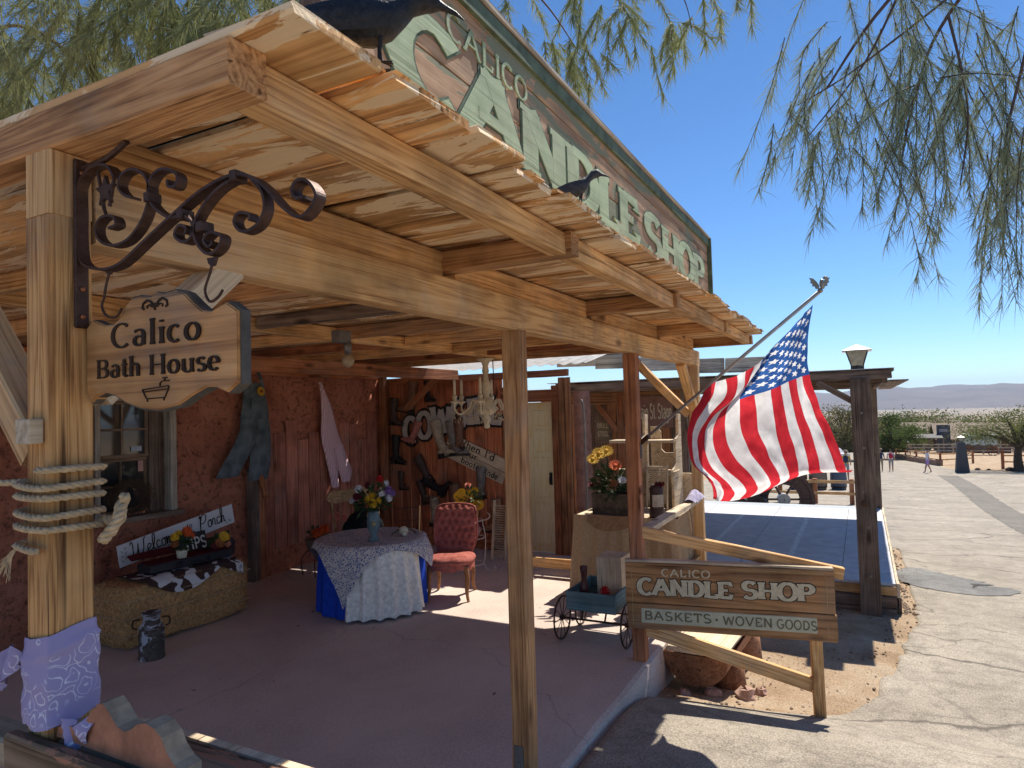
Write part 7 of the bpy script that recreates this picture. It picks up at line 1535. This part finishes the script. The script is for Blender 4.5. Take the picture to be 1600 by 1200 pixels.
# ================================================================ buildings down the street
def cabin(name, x, y0, y1, zt, depth, roofm, wallm, label, falsef=None, porch_=None, windows=3):
    g0 = gh(x, (y0 + y1) / 2) - .2; t = thing(name, (x, (y0 + y1) / 2, g0), label, 'building'); n_ = 14
    for k in range(n_): a = y0 + (y1 - y0) * k / n_; b_ = y0 + (y1 - y0) * (k + 1) / n_; mb = MB(); mb.box((x + depth / 2, (a + b_) / 2, (g0 + zt) / 2), (depth, abs(b_ - a) * .97, zt - g0)); build(mb, 'wall_board', wallm, t)
    yc = (y0 + y1) / 2; w = abs(y1 - y0) / 2 + .5; mb = MB(); rx = x + depth / 2
    mb.prism([(x - .6, yc - w, zt), (rx, yc - w, zt + depth * .23), (x + depth + .6, yc - w, zt), (x + depth + .5, yc - w, zt - .12), (rx, yc - w, zt + depth * .23 - .15), (x - .5, yc - w, zt - .12)], (0, 1, 0), 2 * w); build(mb, 'roof', roofm, t)
    for k in range(windows):
        yy = y0 + (y1 - y0) * (k + .6) / (windows + .2); mb = MB(); mb.box((x - .02, yy, g0 + 1.6), (.06, .9, 1.0)); wn = build(mb, 'window', WHITE, t); mb = MB(); mb.box((x - .06, yy, g0 + 1.6), (.03, .75, .85)); build(mb, 'pane', GLASS, wn)
    mb = MB(); mb.box((x - .03, y0 + (y1 - y0) * .45, g0 + 1.15), (.06, .95, 2.0)); build(mb, 'door', DARKW, t)
    if falsef:
        fa, fb_, ft = falsef; mb = MB(); mb.box((x - .7, (fa + fb_) / 2, (g0 + ft) / 2), (.12, abs(fb_ - fa), ft - g0)); build(mb, 'false_front', plain('slate_boards', (.075, .08, .095), .8, var=.2), t)
        mb = MB(); mb.box((x - .78, (fa + fb_) / 2, ft - .75), (.04, abs(fb_ - fa) * .6, .4)); build(mb, 'name_board', plain('faded_board', (.3, .3, .31), .8), t)
    if porch_:
        pa, pb, pz = porch_; mb = MB(); mb.box((x - 2.1, (pa + pb) / 2, pz), (3.2, abs(pb - pa), .14), Matrix.Rotation(R(-7), 3, 'Y')); build(mb, 'porch_roof', plain('grey_roofing', (.13, .12, .115), .8), t)
        for yy in (pa, (pa + pb) / 2, pb): timber('porch_post', (x - 3.5, yy, gh(x - 3.5, yy)), (x - 3.5, yy, pz - .2), .14, .14, DARKW, t, upv=(1, 0, 0))
    return t
SHG = plain('tan_shingle', (.27, .205, .15), .9, var=.2, scale=2); RDB = plain('barn_red_boards', (.14, .065, .05), .9, var=.25, scale=2); BRB = plain('brown_boards', (.17, .12, .085), .9, var=.25, scale=2)
cabin('false_front_shop', 110, -9.4, -17.5, -4.1, 9, SHG, RDB, 'shop with a slate false front and tan shingle roof beyond the yard', (-9.1, -10.7, -2.1), (-6.2, -9.6, -3.6))
cabin('long_shed', 150, -4.5, -11.5, -5.0, 8, SHG, BRB, 'long low brown shed behind the false front shop', None, None, 4)
cabin('trailer_shed', 82, 4.2, 8.5, -2.4, 6, plain('pale_roof', (.42, .41, .39), .7), BRB, 'white roofed shed half hidden behind the flag', None, None, 2)
cabin('far_house', 190, -13, -20, -5.6, 9, SHG, plain('tan_wall', (.4, .33, .26), .9), 'pale roofed house seen between the far trees', None, None, 2)
cabin('red_barn', 128, -22, -36, -5.0, 12, SHG, RDB, 'brown barn behind the mesquite tree', None, None, 3)
cw = thing('covered_wagon', (100, -12.6, gh(100, -12.6)), 'covered wagon with a pale green canvas top in the yard', 'wagon')
mb = MB(); rows = [[(99.2 + 1.1 * math.cos(math.pi * k / 12) * 1.0, -11.0 - 3.3 * i / 10, -4.15 + 1.35 * math.sin(math.pi * k / 12) + .10 * math.sin(i * 1.9)) for k in range(13)] for i in range(11)]; mb.grid(rows); build(mb, 'canvas_top', cloth('pale_green_canvas', (.56, .62, .54), None, 4), cw, smooth=True)
mb = MB(); mb.box((99.2, -12.6, -4.45), (1.9, 3.4, .6)); build(mb, 'wagon_bed', DARKW, cw)
for y in (-11.4, -13.8): wheel(cw, (98.1, y, gh(98.1, y) + .55), .55, (1, 0, 0), REDW, 10, .05, .08)
def car(name, x, y, rot, colm, label):
    z = gh(x, y); t = thing(name, (x, y, z), label, 'car'); M = Matrix.Translation((x, y, z)) @ Matrix.Rotation(rot, 4, 'Z')
    prof = [(-2.2, .35), (-2.25, .75), (-2.1, .95), (-1.5, 1.0), (-.9, 1.45), (.6, 1.48), (1.2, 1.02), (2.1, .88), (2.25, .6), (2.2, .35)]
    mb = MB(); mb.prism([M @ Vector((a, -.85, b_)) for a, b_ in prof], M.to_3x3() @ Vector((0, 1, 0)), 1.7); build(mb, 'body', colm, t, bevel=.06, bseg=2)
    for sg in (-1, 1): mb = MB(); mb.prism([M @ Vector((a, sg * .86 - .01, b_)) for a, b_ in [(-1.35, 1.02), (-.85, 1.38), (.55, 1.40), (1.0, 1.04)]], M.to_3x3() @ Vector((0, 1, 0)), .02); build(mb, 'side_window', GLASS, t)
    for a in (-1.35, 1.35):
        for sg in (-1, 1): mb = MB(); mb.tube([M @ Vector((a, sg * .70, .34)), M @ Vector((a, sg * .90, .34))], .34, 16); build(mb, 'wheel', BLACK, t)
car('parked_car', 74, 3.2, R(40), plain('silver_paint', (.5, .5, .52), .3, .3, .03), 'silver car parked behind the hiker near the white roofed shed')
# ================================================================ trees
LEAFM = {}
def leafmat(name, c, c2):
    m, nt, b = base(name); v = coords(nt, (.9, .9, .9), rnd=False); n1 = N(nt, 'TexNoise', i_Detail=3.0, i_Scale=1.0); lnk(nt, v, n1.inputs[0]); r1 = ramp(nt, [(.3, c), (.7, c2)]); lnk(nt, n1.outputs[0], r1.inputs[0]); lnk(nt, r1.outputs[0], b.inputs['Base Color']); b.inputs['Roughness'].default_value = .75
    tr = N(nt, 'BsdfTranslucent'); lnk(nt, r1.outputs[0], tr.inputs[0]); mx = N(nt, 'MixShader', i_0=.35); lnk(nt, b.outputs[0], mx.inputs[1]); lnk(nt, tr.outputs[0], mx.inputs[2]); lnk(nt, mx.outputs[0], nt.nodes['Material Output'].inputs[0]); return m
MESQ = leafmat('mesquite_leaf', (.075, .095, .03), (.17, .18, .06)); GRN = leafmat('green_leaf', (.05, .085, .025), (.11, .15, .045)); OLIVE = leafmat('olive_leaf', (.10, .095, .045), (.19, .17, .08)); BARKM = plain('tree_bark', (.10, .075, .055), .95, var=.4, scale=6, bump=.8)
def leafy(name, x, y, h, rad, mat, label, n=5200, ls=.16, trunk_r=.16, clear=.35, lean=(0, 0), clumps=26, flat=.6, grp=None):
    z = gh(x, y); t = thing(name, (x, y, z), label, 'tree', grp); B = Vector((x, y, z - .1)); mb = MB()
    fork = B + Vector((lean[0], lean[1], h * clear)); mb.tube(cr([B, B.lerp(fork, .5) + Vector((.05, .08, 0)) * h * .2, fork], 5), [trunk_r * (1 - .045 * k) for k in range(11)], 8)
    cl = []
    for k in range(clumps):
        a = random.uniform(0, 6.28); r_ = rad * math.sqrt(random.random()); e = Vector((x + lean[0] + r_ * math.cos(a), y + lean[1] + r_ * math.sin(a), z + h * (clear + .06) + (h * (1 - clear)) * (random.random() ** .8) * (1 - .55 * (r_ / rad) ** 2) * .92)); cl.append(e)
        if k % 2 == 0: mb.tube(cr([fork, fork.lerp(e, .5) + Vector((0, 0, .06 * h)), e], 4), [trunk_r * .5 * (1 - .1 * q) for q in range(9)], 5)
    build(mb, 'trunk', BARKM, t, smooth=True)
    mb = MB()
    for k in range(n):
        c = random.choice(cl); d = Vector((random.gauss(0, 1), random.gauss(0, 1), random.gauss(0, flat))) * rad * .19; p = c + d; a = Vector((random.gauss(0, 1), random.gauss(0, 1), random.gauss(0, .6))).normalized(); b_ = a.cross(Vector((random.random(), random.random(), random.random() + .1))).normalized(); l = ls * random.uniform(.6, 1.4)
        mb.add([p, p + a * l * .5 + b_ * l * .22, p + a * l, p + a * l * .5 - b_ * l * .22], [(0, 1, 2, 3)])
    build(mb, 'crown', mat, t, recalc=False); return t
leafy('mesquite_tree', 62.5, -10.4, 4.6, 3.7, MESQ, 'spreading mesquite tree with a dark twisted trunk at the right edge', 7500, .17, .38, .42, (0, 0), 44, .4)
leafy('green_tree', 84, -2.9, 4.6, 2.4, GRN, 'bright green round tree right of the dark canopy post', 6000, .22, .2, .25, (0, 0), 28, .7)
leafy('dusty_tree', 80, 1.6, 6.0, 3.0, OLIVE, 'dusty olive tree between the flag and the dark canopy post', 6000, .24, .22, .2, (0, 0), 28, .7)
for k, (x, y, h, r_, mt, lab) in enumerate(((135, -3.5, 5.5, 4, OLIVE, 'olive tree rising above the bright green tree'), (140, -9, 5.0, 5, OLIVE, 'wide olive tree behind the long low shed'), (150, -19, 6.5, 6, MESQ, 'pale tree crown above the false front shop roof'), (160, -27, 7, 7, OLIVE, 'wide crown behind the barn at the right'), (120, 5, 6.5, 5, OLIVE, 'broad olive tree behind the white roofed shed'), (210, -2, 7, 6, MESQ, 'farthest tree in line with the road'), (118, -20.5, 4.6, 4.5, MESQ, 'light green tree right of the covered wagon'), (230, -16, 8, 8, OLIVE, 'distant crown behind the pale roofed house'))):
    leafy('far_tree', x, y, h, r_, mt, lab, 2600, .42, .25, .15, (0, 0), 20, .6, 'trees down the valley')
for k in range(16):
    x = random.uniform(112, 250); f = random.uniform(-.30, -.01); y = f * x
    if 108 < x < 158 and -20 < y < -4: x += 55; y = f * x
    leafy('far_tree', x, y, random.uniform(4.5, 8) * (x / 140), random.uniform(3.5, 6) * (x / 140), (GRN, MESQ, OLIVE)[k % 3], 'rounded green tree in the band of trees below the valley', 1500, .55, .25, .12, (0, 0), 16, .6, 'band of trees below the valley')
mb = MB()
for i in range(9000):
    x = 118 + 900 * random.random() ** 2.2; y = random.uniform(-.55, .45) * x * 1.0 - 10; s_ = random.uniform(.9, 2.2) * (1 + x / 500)
    if x < 175 and -27 < y < -5: continue
    z = gh(x, y)
    for q in range(3): p = Vector((x + random.gauss(0, s_ * .5), y + random.gauss(0, s_ * .6), z + random.uniform(.2, .9) * s_)); a = Vector((random.gauss(0, .4), random.gauss(0, 1), random.gauss(0, .6))).normalized() * s_ * .7; b_ = Vector((0, random.gauss(0, .5), 1)).normalized() * s_ * .5; mb.add([p - a, p - b_, p + a, p + b_], [(0, 1, 2, 3)])
tag(build(mb, 'valley_scrub', leafmat('scrub_leaf', (.09, .10, .04), (.17, .17, .07)), recalc=False), 'olive scrub covering the valley slope', 'scrub', kind='stuff')
# ---------------------------------------------------------------- tamarisk trees close by
NEED = leafmat('tamarisk_needles', (.18, .22, .135), (.31, .335, .205)); NEED2 = leafmat('tamarisk_needles_sunlit', (.19, .22, .09), (.33, .34, .155)); TWIG = plain('tamarisk_twig', (.12, .075, .06), .8)
def tamarisk(name, trunk_pts, tr0, limbs, sprays, mat, label, nw=.0035, nl=(.10, .26), per=34, droop=.75):
    t = thing(name, trunk_pts[0], label, 'tree'); tp = cr(trunk_pts, 6); mb = MB(); k = len(tp); mb.tube(tp, [tr0 * (1 - .75 * i / k) for i in range(k)], 10); build(mb, 'trunk', BARKM, t, smooth=True)
    mt_ = MB(); nb = MB()
    for lm, r0 in limbs:
        r0 *= .62; p = cr(lm, 8); mt_.tube(p, [r0 * (1 - .85 * i / len(p)) + .002 for i in range(len(p))], 6)
    for (c, e, n, ln) in sprays:          # twigs spread round c inside ellipsoid e, hanging
        c = Vector(c)
        for q in range(n):
            s0 = c + Vector((random.gauss(0, .5) * e[0], random.gauss(0, .5) * e[1], random.gauss(0, .5) * e[2])); dirv = (s0 - c) * .6 + Vector((random.gauss(0, .25), random.gauss(0, .25), -droop * random.uniform(.4, 1.3))); dirv.normalize(); L = ln * random.uniform(.6, 1.4)
            tw = [s0, s0 + dirv * L * .5 + Vector((0, 0, -.03 * L)), s0 + dirv * L + Vector((random.gauss(0, .05), random.gauss(0, .05), -.22 * L))]; tw = cr(tw, 3); mt_.tube(tw, [.0032, .003, .0026, .0022, .002, .0016, .0012], 4)
            for _ in range(per):
                f = random.random(); i = min(len(tw) - 2, int(f * (len(tw) - 1))); p = tw[i].lerp(tw[i + 1], f * (len(tw) - 1) - i); d = (dirv * .75 + Vector((random.gauss(0, .45), random.gauss(0, .45), random.gauss(0, .35) - .35))).normalized(); l = random.uniform(*nl) * (L / .5) ** .4
                sd = d.cross(fw if abs(d.dot(fw)) < .95 else rt).normalized() * nw; m1 = p + d * l * .55; e1 = p + d * l + Vector((0, 0, -.12 * l))
                nb.add([p - sd, p + sd, m1 + sd * .8, m1 - sd * .8, e1], [(0, 1, 2, 3), (3, 2, 4)])
    tag(build(mt_, 'branches', TWIG, t, smooth=False), kind='stuff'); build(nb, 'crown', mat, t, recalc=False); return t
rb = [(c_, e_, max(4, int(n_ * .62)), l_) for c_, e_, n_, l_ in [((4.2, .05, 3.85), (.35, .25, .28), 26, .42), ((4.2, .22, 3.55), (.25, .16, .2), 16, .36), ((4.1, -.12, 3.50), (.3, .2, .3), 22, .45), ((4.2, -.35, 3.8), (.35, .28, .3), 30, .45), ((4.1, -.35, 3.35), (.3, .22, .28), 22, .45), ((4.2, -.65, 3.65), (.35, .25, .35), 36, .5), ((4.1, -.72, 3.2), (.3, .18, .3), 34, .5), ((4.15, -.66, 3.0), (.25, .15, .15), 9, .4), ((4.3, -.2, 4.15), (.4, .4, .2), 26, .45), ((4.3, -.9, 3.9), (.4, .3, .3), 30, .5)]]
rl = [([(3.3, -3.6, 4.6), (3.7, -2.2, 4.9), (4.1, -1.1, 4.6), (4.25, -.3, 4.2), (4.2, .1, 3.7)], .035), ([(4.1, -1.1, 4.6), (4.2, -.5, 3.95), (4.15, -.32, 3.5), (4.2, -.25, 3.2)], .016), ([(4.25, -.3, 4.2), (4.2, -.1, 3.8), (4.2, .2, 3.45)], .010), ([(3.9, -1.7, 4.8), (4.1, -1.0, 4.1), (4.15, -.75, 3.4), (4.15, -.68, 2.95)], .018), ([(4.2, -.5, 3.95), (4.1, -.55, 3.4), (4.1, -.5, 3.0)], .009), ([(4.2, -.6, 4.1), (4.15, -.05, 3.75), (4.1, .25, 3.6)], .008)]
tamarisk('tamarisk_tree', [(3.0, -5.2, gh(3, -5.2) - .1), (3.1, -4.8, 1.5), (3.1, -4.3, 3.2), (3.3, -3.6, 4.6)], .28, rl, rb, NEED, 'drooping tamarisk branches hanging in from the upper right', .0015, (.06, .15), 90)
lb_ = [((5.0, 10.2, 7.0), (1.2, 1.4, 1.2), 90, .8), ((5.2, 8.4, 7.0), (1.2, 1.2, 1.0), 90, .8), ((5.2, 6.7, 6.7), (1.2, 1.0, .8), 80, .8), ((5.2, 5.0, 6.3), (1.0, .9, .6), 50, .7), ((5.0, 12.0, 7.5), (1.3, 1.5, 1.5), 80, .9), ((5.2, 7.4, 7.8), (1.3, 1.6, .8), 70, .8), ((4.6, 11.2, 6.3), (.9, 1.0, .5), 40, .7), ((5.4, 4.0, 6.6), (.8, .8, .4), 26, .6), ((9.0, 4.6, 8.0), (.9, .7, .6), 16, .6), ((9.0, 3.7, 7.3), (.6, .4, .4), 12, .55), ((9.0, 3.25, 7.0), (.4, .3, .3), 8, .5), ((9.0, 2.7, 7.5), (.5, .4, .3), 9, .5), ((9.0, 1.9, 7.2), (.5, .4, .25), 9, .45), ((9, 1.3, 7.4), (.4, .4, .2), 5, .4), ((9, 3.2, 8.2), (.9, 1.0, .4), 12, .5)]
ll_ = [([(7, 9.5, 5.2), (6, 9.6, 6.6), (5.2, 10.4, 7.6), (5, 11.8, 7.6)], .09), ([(6.5, 9.5, 6.0), (5.6, 8.2, 7.2), (5.2, 6.8, 7.3), (5.2, 5.4, 6.7), (5.4, 4.2, 6.6)], .08), ([(7, 9.5, 5.2), (8.0, 7.6, 7.6), (8.8, 5.4, 8.8), (9, 3.6, 8.6), (9, 2.2, 7.9), (9, 1.5, 7.3)], .10), ([(8.95, 4.6, 8.8), (9, 3.9, 7.9), (9, 3.4, 7.0)], .03), ([(9, 3.6, 8.6), (9, 2.9, 7.8), (9, 2.6, 7.2)], .022), ([(9, 2.2, 7.9), (9, 1.9, 7.4), (9, 1.8, 6.9)], .016)]
tamarisk('tamarisk_tree', [(7.3, 9.4, -.3), (7.2, 9.4, 2.2), (7.0, 9.5, 5.2)], .3, ll_, lb_, NEED2, 'large sunlit tamarisk tree rising behind the adobe building and roof', .0045, (.12, .28), 90)

# ================================================================ air between here and the mountains
mb = MB(); mb.box((8450, -2000, 40), (17100, 32000, 560)); hz_m = bpy.data.materials.new('haze_air'); hz_m.use_nodes = True; nt = hz_m.node_tree; nt.nodes.clear()
pv = nt.nodes.new('ShaderNodeVolumePrincipled'); pv.inputs['Color'].default_value = (.55, .76, 1.0, 1); pv.inputs['Density'].default_value = 5.5e-5; pv.inputs['Anisotropy'].default_value = 0.0
mo = nt.nodes.new('ShaderNodeOutputMaterial'); nt.links.new(pv.outputs[0], mo.inputs['Volume']); hz_m.cycles.homogeneous_volume = True
tag(build(mb, 'haze', hz_m), 'pale desert haze filling the air over the valley', 'haze', kind='stuff')
